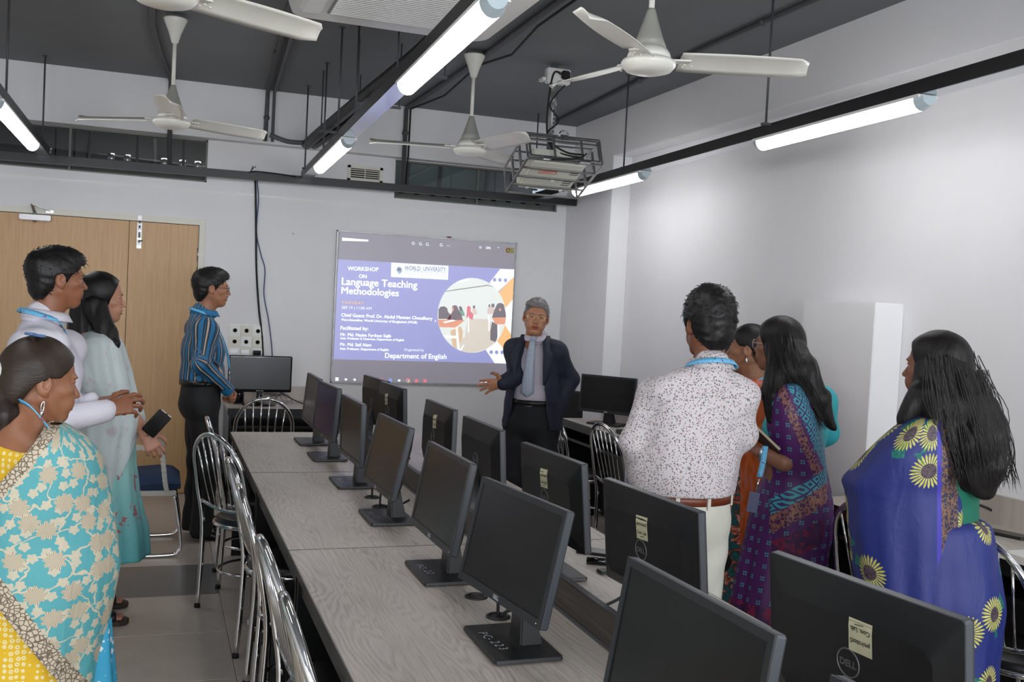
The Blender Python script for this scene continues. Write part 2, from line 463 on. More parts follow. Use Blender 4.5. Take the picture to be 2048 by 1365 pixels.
bb = MB().use(M_chrome).tube([(bx, D-.004, 1.93), (bx, D-.004, 2.12)], .007, 8)
for z in (1.90, 1.96, 2.02, 2.07): bb.box(bx-.015, bx+.015, D-.012, D+.006, z-.008, z+.008)
bb.use(M_black).bar((bx, D-.012, 1.945), (bx+.025, D-.02, 1.945), .008, .008)
bb.build('bolt_rod', bt)
b = MB().use(M_alu); b.box(bx-.015, bx+.015, D-.018, D-.010, 2.10, 2.135); b.build('strike', bt)
cl = ony(70, 433, D)     # overhead closer on the wide leaf
b = MB().use(M_alu).box(cl[0]-.10, cl[0]+.11, D-.045, D+.012, 2.045, 2.085).build('door_closer', dr, bevel=.005)
MB().use(M_steel).tube([(cl[0]+.0, D-.02, 2.03), (cl[0]+.0, D-.02, 2.11)], .012, 10).bar((cl[0], D-.03, 2.105), (cl[0]-.012, D-.09, 2.155), .018, .008).bar((cl[0]-.012, D-.09, 2.155), (cl[0]+.10, D-.02, 2.118), .016, .006).box(cl[0]+.075, cl[0]+.125, D-.02, D-.01, 2.105, 2.125).build('closer_arm', b)
MB().use(M_alu).box(-.30, -.27, D-.05, D+.012, 1.0, 1.03).box(-.42, -.27, D-.05, D-.035, 1.0, 1.025).build('lever_handle', dr, bevel=.003)

# ------------------------------------------------------------------ ceiling services
def put(u, v, z): return onz(u, v, z)
# lamp tracks
TZ = 2.50; M_track = mat('track_black', srgb(17, 18, 20), .4); M_trackb = mat('track_underside', (.42, .43, .46), .13, .85)
def track(name, label, a, b, w=.085, h=.055):
    a, b = np.array([*a, TZ]), np.array([*b, TZ]); c = (a+b)/2
    root = thing(name, label, 'light track', c)
    MB().use(M_track).bar(a-c, b-c, w, h, off=h/2+.002).build('channel', root, bevel=.002)
    MB().use(M_trackb).bar(a-c, b-c, w-.002, .003).build('cover_strip', root)
    return root
TL = ((-.81, 7.80), (-.795, -.5)); TC = ((1.045, 7.80), (.80, -.5)); TR = ((2.985, 7.80), (2.67, .3))
track('light_track', 'black lamp track over the aisle beside the wooden door', *TL)
track('light_track', 'black lamp track over the middle desks, with shiny underside', *TC)
track('light_track', 'black lamp track running along the bare white side wall', *TR)
a, b = ony(0, 329, 7.84), ony(1152, 405, 7.84)
root = thing('light_track', 'black cross bar in front of the wall with the transom windows', 'light track', (1., 7.84, 0))
MB().use(M_track).bar((XL-1.+.02, 0, 2.455), (XP-1.-.003, 0, 2.508), .05, .06).build('channel', root, bevel=.002)
def lerp(T, y): t = (y-T[0][1])/(T[1][1]-T[0][1]); return T[0][0]+t*(T[1][0]-T[0][0])
def lamp(T, y0, y1, label, grp=None):
    c = np.array([lerp(T, (y0+y1)/2), (y0+y1)/2, TZ-.002]); d = unit(np.array([lerp(T, y1)-lerp(T, y0), y1-y0, 0])); r = np.array([d[1], -d[0], 0]); L = (y1-y0)/2
    root = thing('tube_lamp', label, 'lamp', c, 0, grp)
    pr = [(.042*cos(t), -.048*sin(t)-.006) for t in np.linspace(0, pi, 11)]
    MB().use(M_tube).prism([(x, z) for x, z in pr], lambda x, z: -d*(L-.03)+r*x+V(0, 0, z), lambda x, z: d*(L-.03)+r*x+V(0, 0, z)).build('diffuser', root)
    MB().use(M_white).bar(-d*L, d*L, .09, .012, off=-.003).build('batten', root)
    pe = [(x*1.04, z*1.04+.001) for x, z in pr]
    me_ = mat('lamp_end_cap', srgb(176, 190, 196), .3)
    MB().use(me_).prism(pe, lambda x, z: d*(L-.032)+r*x+V(0, 0, z), lambda x, z: d*(L+.012)+r*x*.75+V(0, 0, z*.7)).build('end_cap', root)
    MB().use(me_).prism(pe, lambda x, z: -d*(L-.032)+r*x+V(0, 0, z), lambda x, z: -d*(L+.012)+r*x*.75+V(0, 0, z*.7)).build('end_cap', root)
lamp(TL, 5.55, 7.18, 'lit tube lamp on the track over the door aisle')
lamp(TL, 2.2, 3.45, 'lit tube lamp on the aisle track, behind the standing people')
lamp(TC, 2.78, 4.06, 'lit tube lamp passing below the ceiling air conditioner')
lamp(TC, 5.62, 6.98, 'lit tube lamp on the middle track near the wall vent')
lamp(TC, -.3, .95, 'lit tube lamp at the middle track end farthest from the whiteboard')
lamp(TR, 3.12, 4.34, 'lit tube lamp high on the bare side wall, beside the near fan')
lamp(TR, 5.70, 6.95, 'lit tube lamp behind the projector cage')
lamp(TR, .4, 1.65, 'lit tube lamp on the side wall track, behind the sunflower sari')
RODS = [(-.80, 7.64), (1.0, 7.58), (1.01, 6.76), (.95, 5.83), (1.03, 5.73), (2.85, 7.57), (2.77, 4.19), (2.88, 5.99), (-.8, 4.2), (-.8, 5.9), (.9, 3.0)]
for k, (x, y) in enumerate(RODS):
    zb = TZ+.05
    o = MB().use(M_darkgrey).tube([(0, 0, 0), (0, 0, CEIL-zb)], .006, 8).lathe([(.018, CEIL-zb-.006), (.018, CEIL-zb)], 10).bar((-.02, 0, .0), (.02, 0, .0), .03, .012).build('suspension_rod')
    o.location = (x, y, zb)
    w_ = 0 if x < 0 else (1 if x < 2 else 2)
    tag(o, 'thin dark threaded rod holding the lamp track '+('over the door aisle', 'over the middle desks', 'along the bare side wall')[w_], 'rod', ('rods of the door aisle track', 'rods of the middle track', 'rods of the side wall track')[w_])

# ceiling fans
def make_fan(name, label, loc, a0, zc):
    """loc: hub position at blade height; three blades"""
    x, y, z = loc
    root = thing(name, label, 'ceiling fan', (x, y, z))
    top = CEIL-z
    MB().use(M_fan).lathe([(.006, -.048), (.055, -.046), (.088, -.036), (.104, -.018), (.106, -.008), (.100, .002), (.086, .008)], 36).build('motor_cover', root)
    MB().use(M_fan).lathe([(.086, .008), (.080, .03), (.066, .05)], 36).build('motor', root)
    MB().use(mat('fan_grey', srgb(150, 150, 142), .4)).lathe([(.066, .05), (.050, .09), (.030, .15), (.018, .19), (.015, .20)], 28).build('lower_canopy', root)
    MB().use(M_fan).tube([(0, 0, .18), (0, 0, top-.10)], .011, 12).build('down_rod', root)
    MB().use(M_fan).lathe([(.013, top-.17), (.020, top-.16), (.035, top-.11), (.055, top-.06), (.066, top-.035), (.066, top-.028)], 28).build('upper_canopy', root)
    MB().use(M_darkgrey).tube([(0, 0, top-.06), (0, 0, top)], .014, 8).bar((-.05, 0, top-.012), (.05, 0, top-.012), .03, .02).build('hook', root)
    for k in range(3):
        a = a0+k*2*pi/3; d = V(cos(a), sin(a), 0); r = V(-sin(a), cos(a), 0)
        bl = MB().use(M_fan); rows = []
        for i, s in enumerate(np.linspace(0, 1, 13)):
            R_ = .12+s*.50
            hw = .062+.013*sin(pi*min(1, s*1.05)) if s < .92 else .063*sqrt(max(0., 1-((s-.92)/.082)**2))+.003
            off = -.012*s
            row = []
            for t in np.linspace(-1, 1, 7):
                row.append(d*R_ + r*(t*hw+off) + V(0, 0, .012 - t*.020 - .008*(t*t) + .004*s))
            rows.append(row)
        bl.grid(rows)
        o = bl.build('blade', root); sm = o.modifiers.new('s', 'SOLIDIFY'); sm.thickness = .003
        ir = MB().use(M_fan).bar(d*.075+V(0, 0, .006), d*.16+V(0, 0, .008), .05, .006)
        for (p, q) in ((.135, .016), (.135, -.016), (.165, 0)): ir.lathe([(.006, -.006), (.004, -.010)], 8, lambda v, p=p, q=q: tuple(d*p+r*q+V(*v)))
        ir.build('blade_iron', o)
    return root
FA = {'F1': radians(30), 'F2': radians(28), 'F3': radians(46), 'F4': radians(104)}
make_fan('ceiling_fan', 'cream ceiling fan over the aisle, above the turquoise floral sari', (-.015, 3.453, 2.56), FA['F1'], 0)
make_fan('ceiling_fan', 'cream ceiling fan hanging before the wall above the wooden door', (.035, 6.05, 2.56), FA['F2'], 0)
make_fan('ceiling_fan', 'cream ceiling fan between the middle track and the projector cage', (1.79, 5.93, 2.56), FA['F3'], 0)
make_fan('ceiling_fan', 'cream ceiling fan hanging closest to the bare side wall', (1.735, 3.44, 2.56), FA['F4'], 0)

# ceiling cassette air conditioner
ac = thing('air_conditioner', 'white ceiling air conditioner with louvred grille above the middle desks', 'air conditioner', (.97, 4.02, 2.86))
def rrect(hx, hy, r, n=6):
    P = []
    for cx, cy, a in ((hx-r, hy-r, 0), (-hx+r, hy-r, pi/2), (-hx+r, -hy+r, pi), (hx-r, -hy+r, 3*pi/2)):
        P += [(cx+r*cos(a+t), cy+r*sin(a+t)) for t in np.linspace(0, pi/2, n)]
    return P
b = MB().use(M_white)
b.prism(rrect(.475, .62, .10), lambda x, y: (x*.97, y*.97, 0), lambda x, y: (x, y, .05))
b.build('fascia', ac)
MB().use(M_white).prism(rrect(.42, .56, .04), lambda x, y: (x, y, .05), lambda x, y: (x, y, .255)).build('casing', ac)
MB().use(mat('grille_recess', srgb(150, 150, 148), .7)).box(-.31, .31, -.42, .46, -.006, .004).build('grille_panel', ac)
sl = None
for k in range(34):
    yy = -.41+k*.0258
    if sl is None: sl = MB().use(M_white).bar((-.30, 0, -.008), (.30, 0, -.008), .011, .006).build('louvre', ac); sl.location = (0, yy, 0)
    else: o = link('louvre', sl.data, ac); o.location = (0, yy, 0)
for s_ in (-1, 1):
    MB().use(M_white).prism([(-.05, 0), (.05, 0), (.04, -.014), (-.035, -.02)], lambda x, z, s_=s_: (s_*.385+x, -.45, z), lambda x, z, s_=s_: (s_*.385+x, .45, z)).build('air_flap', ac)
for sx in (-.35, .35):
    for sy in (-.45, .45): MB().use(M_darkgrey).tube([(sx, sy, .25), (sx, sy, CEIL-2.861)], .007, 8).build('hanger', ac)
# refrigerant pipes from the unit to the back wall
rp = thing('refrigerant_pipe', 'pair of black lagged pipes running beside the middle track', 'pipe', (0, 0, 0))
pz_ = 2.80
for dx, r_ in ((0., .040), (.10, .033)):
    MB().use(M_black).tube(spline([(1.20+dx*.8, 4.66, 2.90), (1.22+dx, 4.9, 2.88), (1.15+dx, 6.0, 2.84), (1.08+dx*.9, 7.2, 2.80), (1.05+dx*.6, YB-.005, 2.78)], 6), r_, 12).build('lagged_pipe', rp)
for y in (5.15, 6.0, 7.0):
    x = 1.22-(y-4.9)*.06
    MB().use(M_darkgrey).bar((x-.08, y, 2.80-(y-4.9)*.025), (x+.2, y, 2.80-(y-4.9)*.025), .03, .012).tube([(x-.07, y, 2.80-(y-4.9)*.025), (x-.07, y, CEIL-.002)], .005, 6).tube([(x+.19, y, 2.80-(y-4.9)*.025), (x+.19, y, CEIL-.002)], .005, 6).build('bracket', rp)
tag(MB().use(M_pipe).tube(spline([ony(540, 270, 7.9), ony(575, 283, 7.9), ony(612, 286, 7.9)], 6), .018, 10).build('conduit'), 'short grey flexible conduit sagging on the wall beside the middle track', 'conduit')
# conduits on the ceiling
def conduit(label, pts, r, m=M_pipe, clips=()):
    P = [np.asarray(p) for p in pts]
    o = thing('conduit', label, 'conduit', P[0])
    MB().use(m).tube([p-P[0] for p in P], r, 10).build('pipe', o)
    for c in clips: MB().use(M_darkgrey).ball(tuple(np.asarray(c)-P[0]), r*1.5, 6).build('clip', o)
    return o
zc = CEIL-.02
conduit('grey ceiling conduit bending down the wall right of the left fan', [(.46, 2.5, zc), (.49, 4.7, zc), (.60, 5.31, zc), (.735, YB-.03, zc), (.735, YB-.025, 3.05), (.73, YB-.025, 2.77)], .016, M_darkgrey, [(.66, 6.6, zc), (.735, YB-.025, 2.95)])
conduit('pale ceiling conduit beside the dark one right of the left fan', [(.50, 2.5, zc), (.53, 4.7, zc), (.655, 5.31, zc), (.785, YB-.03, zc), (.785, YB-.025, 2.77)], .012, M_pipe)
conduit('grey ceiling conduit passing behind the fan above the wooden door', [(-.10, 2.5, zc), (-.09, 6.31, zc), (-.05, 7.0, zc), (.03, YB-.03, zc), (.035, YB-.02, 2.76), (.035, D-.03, 2.70), (.045, D-.03, 2.47)], .018, M_darkgrey, [(.035, YB-.02, 2.9)])
conduit('grey ceiling conduit turning down between vent and right transom', [(1.86, 3.0, zc), (1.85, 5.11, zc), (1.86, 6.2, zc), (1.83, YB-.03, zc), (1.83, YB-.025, 2.76), (1.85, D-.06, 2.72), (1.85, D-.06, 2.49)], .018, M_darkgrey, [(1.86, 6.2, zc), (1.83, YB-.025, 2.95)])
conduit('black cable strapped along the conduit that ends over the right transom', [(1.90, 3.0, zc), (1.89, 5.1, zc-.02), (1.92, 5.6, zc-.06), (1.90, 6.2, zc), (1.90, 7.0, zc-.05), (1.865, YB-.03, zc), (1.865, YB-.02, 2.76), (1.885, D-.04, 2.70), (1.88, D-.03, 2.49)], .007, M_rubber)
conduit('grey ceiling conduit parallel to the bare side wall', [(2.90, 2.5, zc), (2.92, 4.02, zc), (2.92, 5.02, zc), (3.04, 7.2, zc), (3.08, YB, zc)], .015, M_darkgrey, [(2.92, 4.5, zc), (2.97, 6.0, zc)])
# wall vent
b = thing('wall_vent', 'small square wall vent with dark slots left of the right transom', 'vent', (1.549, D, 2.605))
x0, x1, z0, z1 = -.145, .145, -.062, .065
MB().use(M_frame).box(x0, x1, -.008, .0, z1-.022, z1).box(x0, x1, -.008, 0, z0, z0+.022).box(x0, x0+.026, -.008, 0, z0, z1).box(x1-.026, x1, -.008, 0, z0, z1).build('vent_frame', b, bevel=.002)
MB().use(M_slot).box(-.119, .119, .05, .06, -.043, .043).build('vent_throat', b)
for k in range(5): MB().use(M_frame).bar((-.119, .012, -.034+k*.017), (.119, .012, -.034+k*.017), .003, .008, up=(0, -.8, 1)).build('vent_slat', b)
MB().use(M_frame).bar((0, .006, -.043), (0, .006, .043), .006, .006).build('vent_bar', b)

# projector in its cage, on a perforated pole
CW, CD, CH = .508, .445, .182; CC = V(2.41, 6.094, 2.526); tl, yw = radians(-23.36), radians(-1.46)
Mc = (Matrix.Rotation(yw, 3, 'Z') @ Matrix.Rotation(tl, 3, 'X'))
cg = thing('projector_cage', 'welded steel security cage around the ceiling projector', 'cage', CC)
cg.rotation_euler = Mc.to_euler()
hx, hy, hz = CW/2, CD/2, CH/2
def barobj(name, segs, w=.012, parent=cg, mt=M_steel):
    b = MB().use(mt)
    for p, q in segs: b.bar(p, q, w, w)
    return b.build(name, parent, bevel=.001, seg=1)
for sx in (-1, 1):
    for sy in (-1, 1): barobj('corner_post', [((sx*hx, sy*hy, -hz), (sx*hx, sy*hy, hz))])
for sz in (-1, 1):
    for s_ in (-1, 1):
        barobj('rail', [((-hx, s_*hy, sz*hz), (hx, s_*hy, sz*hz))]); barobj('rail', [((s_*hx, -hy, sz*hz), (s_*hx, hy, sz*hz))])
for y in (-.11, 0., .11): barobj('floor_bar', [((-hx, y, -hz), (hx, y, -hz))]); barobj('roof_bar', [((-hx, y, hz), (hx, y, hz))], .01)
for y in (-.09, .06):
    for s_ in (-1, 1): barobj('side_bar', [((s_*hx, y, -hz), (s_*hx, y, hz))], .016)
gt = barobj('gate', [((-hx+.018, -hy-.008, hz-.02), (hx-.018, -hy-.008, hz-.02)), ((-hx+.018, -hy-.008, -hz+.016), (hx-.018, -hy-.008, -hz+.016)),
                     ((-hx+.018, -hy-.008, -hz+.016), (-hx+.018, -hy-.008, hz-.02)), ((hx-.018, -hy-.008, -hz+.016), (hx-.018, -hy-.008, hz-.02)),
                     ((-.07, -hy-.008, -hz+.016), (-.07, -hy-.008, hz-.02)), ((.12, -hy-.008, -hz+.016), (.12, -hy-.008, hz-.02)),
                     ((-hx+.018, -hy-.008, .045), (hx-.018, -hy-.008, .045))], .013)
barobj('hinge', [((-.15, -hy-.012, -hz+.006), (-.08, -hy-.012, -hz+.006)), ((.1, -hy-.012, -hz+.006), (.17, -hy-.012, -hz+.006))], .014, gt, M_chrome)
MB().use(M_steel).tube(arc((.005, -hy-.012, hz+.005), .03, 0, pi, 10, (1, 0, 0), (0, 0, 1)), .006, 8).box(-.02, .03, -hy-.018, -hy-.006, hz-.03, hz+.005).build('hasp', gt)
pj = thing('projector', 'white video projector lying inside the steel ceiling cage', 'projector', CC); pj.rotation_euler = Mc.to_euler()
M_pj = mat('projector_ivory', srgb(206, 206, 194), .5)
MB().use(M_pj).box(-.20, .17, -.18, .17, -.082, .02).build('body', pj, bevel=.012, seg=3)
MB().use(M_gloss).lathe([(.032, .0), (.034, .02), (.028, .022), (.01, .015)], 20, lambda p: (p[0]-.06, .168+p[2], p[1]-.03)).build('lens', pj)
MB().use(mat('grey_label', srgb(150, 150, 146), .6)).box(-.16, .0, -.183, -.179, -.062, -.036).build('socket_panel', pj)
for x in (-.115, -.09): MB().use(M_gloss).lathe([(.009, 0), (.009, .004)], 12, lambda p, x=x: (x+p[0], -.183-p[2], -.048+p[1])).build('audio_socket', pj)
MB().use(mat('grey_grille', srgb(140, 140, 134), .6)).lathe([(.034, 0), (.034, .003)], 20, lambda p: (.10+p[0], -.180-p[2], -.045+p[1])).build('speaker_grille', pj)
b = MB().use(mat('red_warning', srgb(205, 120, 104), .6))
for (xa, xb, ya, yb) in ((-.12, .0, -.085, -.080), (-.12, .0, -.045, -.04), (-.12, -.115, -.085, -.04), (-.005, .0, -.085, -.04), (-.10, -.01, -.078, -.07), (-.11, -.02, -.066, -.062), (-.11, -.03, -.056, -.052)): b.box(xa, xb, ya, yb, -.0835, -.0818)
b.build('warning_label', pj)
b = MB().use(M_slot)
for k in range(3): b.box(.09, .15, -.10+k*.02, -.094+k*.02, -.0835, -.0815); b.box(.08, .14, .03+k*.025, .036+k*.025, -.0835, -.0815)
b.build('vent_slots', pj)
for x, y in ((-.14, .13), (.10, .14), (0, .02)): MB().use(M_white).lathe([(.012, -.098), (.014, -.082)], 12, lambda p, x=x, y=y: (x+p[0], y+p[1], p[2])).build('foot', pj)
PX, PY = 2.36, 6.02
pl = thing('projector_pole', 'perforated grey steel pole holding the projector cage', 'pole', (PX, PY, 2.63))
MB().use(mat('galvanised_pole', srgb(140, 141, 140), .45, .5, noise=.12, nscale=30)).tube([(0, 0, -.03), (0, 0, CEIL-2.63)], .024, 16).lathe([(.024, .28), (.029, .28), (.029, .36), (.024, .36)], 16, None, False).box(-.08, .08, -.06, .06, -.045, -.03).build('pole_tube', pl)
h_ = MB().use(M_slot)
for k in range(10): h_.lathe([(.0055, 0), (.0055, .003)], 8, lambda p, k=k: (.004+p[0], -.0225-p[2], .0+k*.027+p[1]))
h_.build('hole_row', pl)
pb = thing('power_strip', 'white socket box with black plug on top of the projector pole', 'socket', (PX, PY-.04, 3.06))
MB().use(M_white).box(-.07, .09, -.03, .03, -.02, .075).build('box', pb, bevel=.006)
MB().use(M_rubber).box(.02, .075, -.065, -.03, .005, .06).build('plug', pb, bevel=.008)
MB().use(mat('neon_red', srgb(200, 60, 50), .4)).box(.0, .014, -.034, -.03, .045, .055).build('neon', pb)
MB().use(M_white).box(-.10, -.075, -.02, .05, -.01, .01).build('lug', pb)
pw_ = (MB().use(M_rubber).tube(spline([(PX+.03, PY-.09, 3.09), (PX-.03, PY-.08, 3.10), (PX-.05, PY-.06, 2.95), (PX-.05, PY-.05, 2.75), (PX-.02, PY-.06, 2.66), (PX+.08, PY-.1, 2.60), (PX+.17, PY-.16, 2.585), (PX+.10, PY-.2, 2.55), (PX-.06, PY-.19, 2.53)], 8), .006, 8).build('power_cord', pb)); pw_.location = tuple(-V(*pb.location))
tag(MB().use(M_rubber).tube(spline([(PX+.05, PY-.08, 3.03), (PX+.01, PY-.05, 2.98), (PX-.03, PY-.03, 2.90), (PX+.035, PY-.02, 2.83), (PX+.03, PY-.02, 2.79), (PX-.035, PY-.035, 2.73), (PX-.03, PY-.05, 2.66), (PX+.02, PY-.08, 2.60), (PX+.15, PY-.15, 2.57), (PX+.2, PY-.14, 2.60)], 8), .005, 8).build('signal_cable'), 'black cable wound around the perforated projector pole', 'cable')

# cables on the back wall
def wallpath(pts, y): return [ony(u, v, y) for u, v in pts]
tag(MB().use(M_rubber).tube(spline(wallpath([(500, 345), (508, 350), (511, 375), (512, 460), (513, 540), (518, 620), (524, 670), (528, 760)], D-.012), 5), .0075, 8).build('wall_cable'), 'thick black cable running down the wall beside the door', 'cable')
tag(MB().use(mat('blue_cable', srgb(62, 84, 124), .5)).tube(spline(wallpath([(514, 360), (517, 400), (513, 465), (522, 510), (530, 540), (528, 590), (537, 640), (544, 700), (546, 760)], D-.012), 5), .0045, 8).build('wall_cable'), 'thin blue network cable running down the wall beside the black one', 'cable')
tag(MB().use(M_rubber).tube(spline(wallpath([(498, 345), (510, 343), (540, 346), (570, 350), (592, 354)], 7.80), 5), .005, 8).tube(spline(wallpath([(500, 345), (505, 338), (512, 333)], 7.80), 4), .003, 6).tube(spline(wallpath([(502, 345), (504, 337), (506, 332)], 7.80), 4), .003, 6).build('loose_wire'), 'loose dark wires lying on the cross bar near the hanging cables', 'wire')
tag(MB().use(M_ink).lathe([(.004, 0), (.004, .006)], 8, lambda p: tuple(ony(586, 468, D)+V(p[0], -p[2], p[1]))).build('wall_nail'), 'small dark nail in the wall left of the whiteboard', 'nail')
# wall socket panel
sp = ony(491, 683, D); 
s0 = thing('socket_panel', 'panel of white round-pin sockets on the wall behind the glossy black monitor', 'socket', (.662, D, 1.205))
MB().use(M_white).box(-.135, .135, -.008, 0, -.13, .135).build('back_plate', s0)
for i in range(3):
    for j in range(3):
        x, z = -.088+i*.088, .088-j*.088
        q = MB().use(M_frame if (i+j) % 2 else M_white).box(x-.042, x+.042, -.016, -.006, z-.042, z+.042).build('socket_plate', s0, bevel=.003)
        if j < 2:
            MB().use(M_gloss).lathe([(.016, .0), (.016, .006), (.010, .004), (.009, -.004)], 16, lambda p, x=x, z=z: (x+p[0], -.016-p[2], z+p[1])).build('socket_face', q)
        else:
            MB().use(M_alu if i < 2 else M_gloss).box(x-.034, x+.026, -.022 if i < 2 else -.05, -.014, z-.03, z+.024).build('switch', q, bevel=.002)

# ------------------------------------------------------------------ whiteboard and projected slide
BX0, BX1, BZ0, BZ1 = 1.338, 2.888, .895, 2.138
wb = thing('whiteboard', 'wall whiteboard with worn aluminium frame behind the man in the suit', 'whiteboard', ((BX0+BX1)/2, D, BZ0))
bw, bh = (BX1-BX0)/2, BZ1-BZ0
M_board = NT('board_enamel'); 
_n = M_board.noise(M_board.coord(), 4., 4., .6, .6); M_board.set(col=M_board.ramp(_n, [(.3, srgb(152, 148, 158)), (.7, srgb(172, 169, 180))]), rough=.30)
MATS['board'] = M_board = M_board.m
MB().use(M_board).box(-bw, bw, -.014, -.001, 0, bh).build('board_panel', wb)
for nm, a in (('top', (-bw, bw, bh-.012, bh)), ('bottom', (-bw, bw, 0, .014)), ('left', (-bw, -bw+.012, 0, bh)), ('right', (bw-.012, bw, 0, bh))):
    MB().use(mat('worn_aluminium', srgb(176, 176, 176), .4, .5, noise=.2, nscale=20)).box(a[0], a[1], -.022, -.001, a[2], a[3]).build('frame_rail', wb, bevel=.002)
dirt = MB().use(mat('tape_residue', srgb(84, 76, 68), .8, noise=.3, nscale=60))
for u0, v0, u1, v1 in ((690, 471, 728, 474), (771, 473, 786, 476), (790, 475, 804, 478), (963, 484, 975, 487), (975, 487, 985, 488)):
    for k in range(5):
        t = random.random(); p = ony(u0+(u1-u0)*t, v0+(v1-v0)*t, D)
        dirt.box(p[0]-wb.location[0]-.012*random.random()-.004, p[0]-wb.location[0]+.012*random.random()+.004, -.0148, -.0138, p[2]-BZ0-.002-.004*random.random(), p[2]-BZ0+.003*random.random())
dirt.build('tape_residue', wb)
p = ony(1019, 501, D)
stk = MB().use(mat('old_sticker', srgb(176, 172, 112), .7, noise=.15, nscale=80)); stk.box(p[0]-wb.location[0]-.04, p[0]-wb.location[0]+.035, -.0152, -.0138, p[2]-BZ0-.025, p[2]-BZ0+.022)
stk = stk.build('sticker', wb)
MB().use(mat('sticker_red', srgb(160, 50, 44), .7)).tube(arc((p[0]-wb.location[0]-.018, -.0153, p[2]-BZ0-.003), .015, 0, 5.2, 16), .0028, 6).build('sticker_mark', stk)
mk = ony(897, 475, D)
MB().use(mat('marker_red', srgb(120, 40, 40), .6)).box(mk[0]-wb.location[0]-.018, mk[0]-wb.location[0]+.018, -.025, -.020, mk[2]-BZ0-.006, mk[2]-BZ0+.006).build('red_tape', wb)

PROJ = .86          # brightness of the projected picture
BASE = srgb(162, 159, 168)
def pm(name, r, g, b, k=1.):
    key = 'proj_'+name
    if key in MATS: return MATS[key]
    t = NT(key); c = srgb(r, g, b); t.set(col=BASE, rough=.32, emit=c, estr=PROJ*k); MATS[key] = t.m
    return t.m
C7 = lambda x, y: (640+x/3.7926, 440+y/3.7926)
C8 = lambda x, y: (860+x/7.584, 600+y/7.584)
sl = thing('projected_slide', 'projected presentation slide on the whiteboard, blue with a round classroom picture', 'projection', ((BX0+BX1)/2, D-.0150, BZ0))
SL0 = V(*sl.location)
def flat(name, pts, m, layer, parent, conv=C7):
    P = [ony(*conv(*p), D)-V(SL0[0], D, SL0[2]) for p in pts]
    y = -.0004*layer
    # keep inside the board
    vs = [(min(max(q[0], -bw+.012), bw-.012), y, min(max(q[2], .014), bh-.012)) for q in P]
    return MB().use(m).add(vs, [tuple(range(len(vs)))]).build(name, parent, recalc=False)
def ell(cx, cy, rx, ry, n=40): return [(cx+rx*cos(2*pi*k/n), cy+ry*sin(2*pi*k/n)) for k in range(n)]
def wtext(name, s, uv0, uv1, m, layer, parent, bold=0., conv=None, hscale=1.):
    a, b_ = (ony(*uv0, D), ony(*uv1, D)) if conv is None else (ony(*conv(*uv0), D), ony(*conv(*uv1), D))
    v, f = textmesh(s, 1., 0.); w0, w1 = v[:, 0].min(), v[:, 0].max()
    if bold:
        n0 = len(v); v = np.concatenate([v+[dx*bold, dy*bold, 0] for dx, dy in ((-1, 0), (0, 0), (1, 0), (0, .6), (0, -.6))]); f = [tuple(i+n0*k for i in q) for k in range(5) for q in f]
    L = np.linalg.norm(b_-a); k = L/max(w1-w0, 1e-6); d = unit(b_-a)
    vs = [(a[0]-SL0[0]+d[0]*(q[0]-w0)*k - d[2]*q[1]*k*hscale, -.0004*layer, a[2]-SL0[2]+d[2]*(q[0]-w0)*k + d[0]*q[1]*k*hscale) for q in v]
    return MB().use(m).add(vs, f).build(name, parent, recalc=False)
P_w = pm('white', 236, 246, 248); P_blue = pm('blue', 124, 130, 190, .95); P_or = pm('orange', 240, 178, 84, .9); P_pale = pm('pale', 226, 236, 238)
P_dim = pm('dim', 126, 122, 134, .45)
base = flat('screen_glow', [(150, 92), (1485, 180), (1445, 1250), (85, 1228)], P_dim, 0, sl)
bg_ = flat('slide_background', [(135, 300), (1478, 375), (1445, 1090), (100, 1057)], P_blue, 1, sl)
flat('white_chevron', [(1363, 373), (1480, 378), (1476, 432), (1330, 560), (1283, 475)], P_w, 2, bg_)
flat('white_chevron', [(1470, 605), (1390, 680), (1400, 800), (1455, 870)], P_w, 2, bg_)
flat('white_chevron', [(1335, 915), (1252, 985), (1320, 1087), (1445, 1091), (1442, 1035)], P_w, 2, bg_)
flat('orange_diamond', [(1477, 430), (1350, 550), (1400, 672), (1471, 605)], P_or, 2, bg_)
flat('orange_diamond', [(1400, 796), (1335, 915), (1442, 1040), (1454, 865)], P_or, 2, bg_)
for x, y in ((1320, 455), (1360, 457), (1402, 459), (1294, 1003), (1335, 1005), (1377, 1005)): flat('dot', ell(x, y, 13, 15, 16), P_blue, 3, bg_)
ph = flat('round_picture', ell(1147, 725, 259, 284, 56), pm('wallpic', 216, 224, 216, .92), 4, sl)
def clip_ell(poly, cx=1147, cy=725, rx=258, ry=283):
    """clip polygon points into the round picture by pulling outside points to its rim"""
    out = []
    n = len(poly)
    for i in range(n):
        a, b_ = poly[i], poly[(i+1) % n]
        for t in np.linspace(0, 1, 6, endpoint=False):
            x, y = a[0]+(b_[0]-a[0])*t, a[1]+(b_[1]-a[1])*t
            q = sqrt(((x-cx)/rx)**2+((y-cy)/ry)**2)
            if q > 1: x, y = cx+(x-cx)/q, cy+(y-cy)/q
            out.append((x, y))
    return out
k8 = lambda x, y: ((860+x/7.584-640)*3.7926, (600+y/7.584-440)*3.7926)
def pic(name, pts, m, layer, conv=True):
    flat(name, clip_ell([k8(*p) for p in pts] if conv else pts), m, layer, ph)
pic('picture_floor', [(560, 290), (860, 290), (960, 420), (1000, 640), (820, 760), (560, 820), (320, 720), (520, 560)], pm('floorpic', 206, 196, 178, .9), 5)
pic('picture_ceiling_lamp', [(1040, 470), (1120, 445), (1130, 455), (1050, 482)], P_w, 5, False)
pic('picture_cornice', [(950, 538), (1330, 484), (1330, 492), (950, 546)], pm('greyline', 130, 132, 126, .7), 5, False)
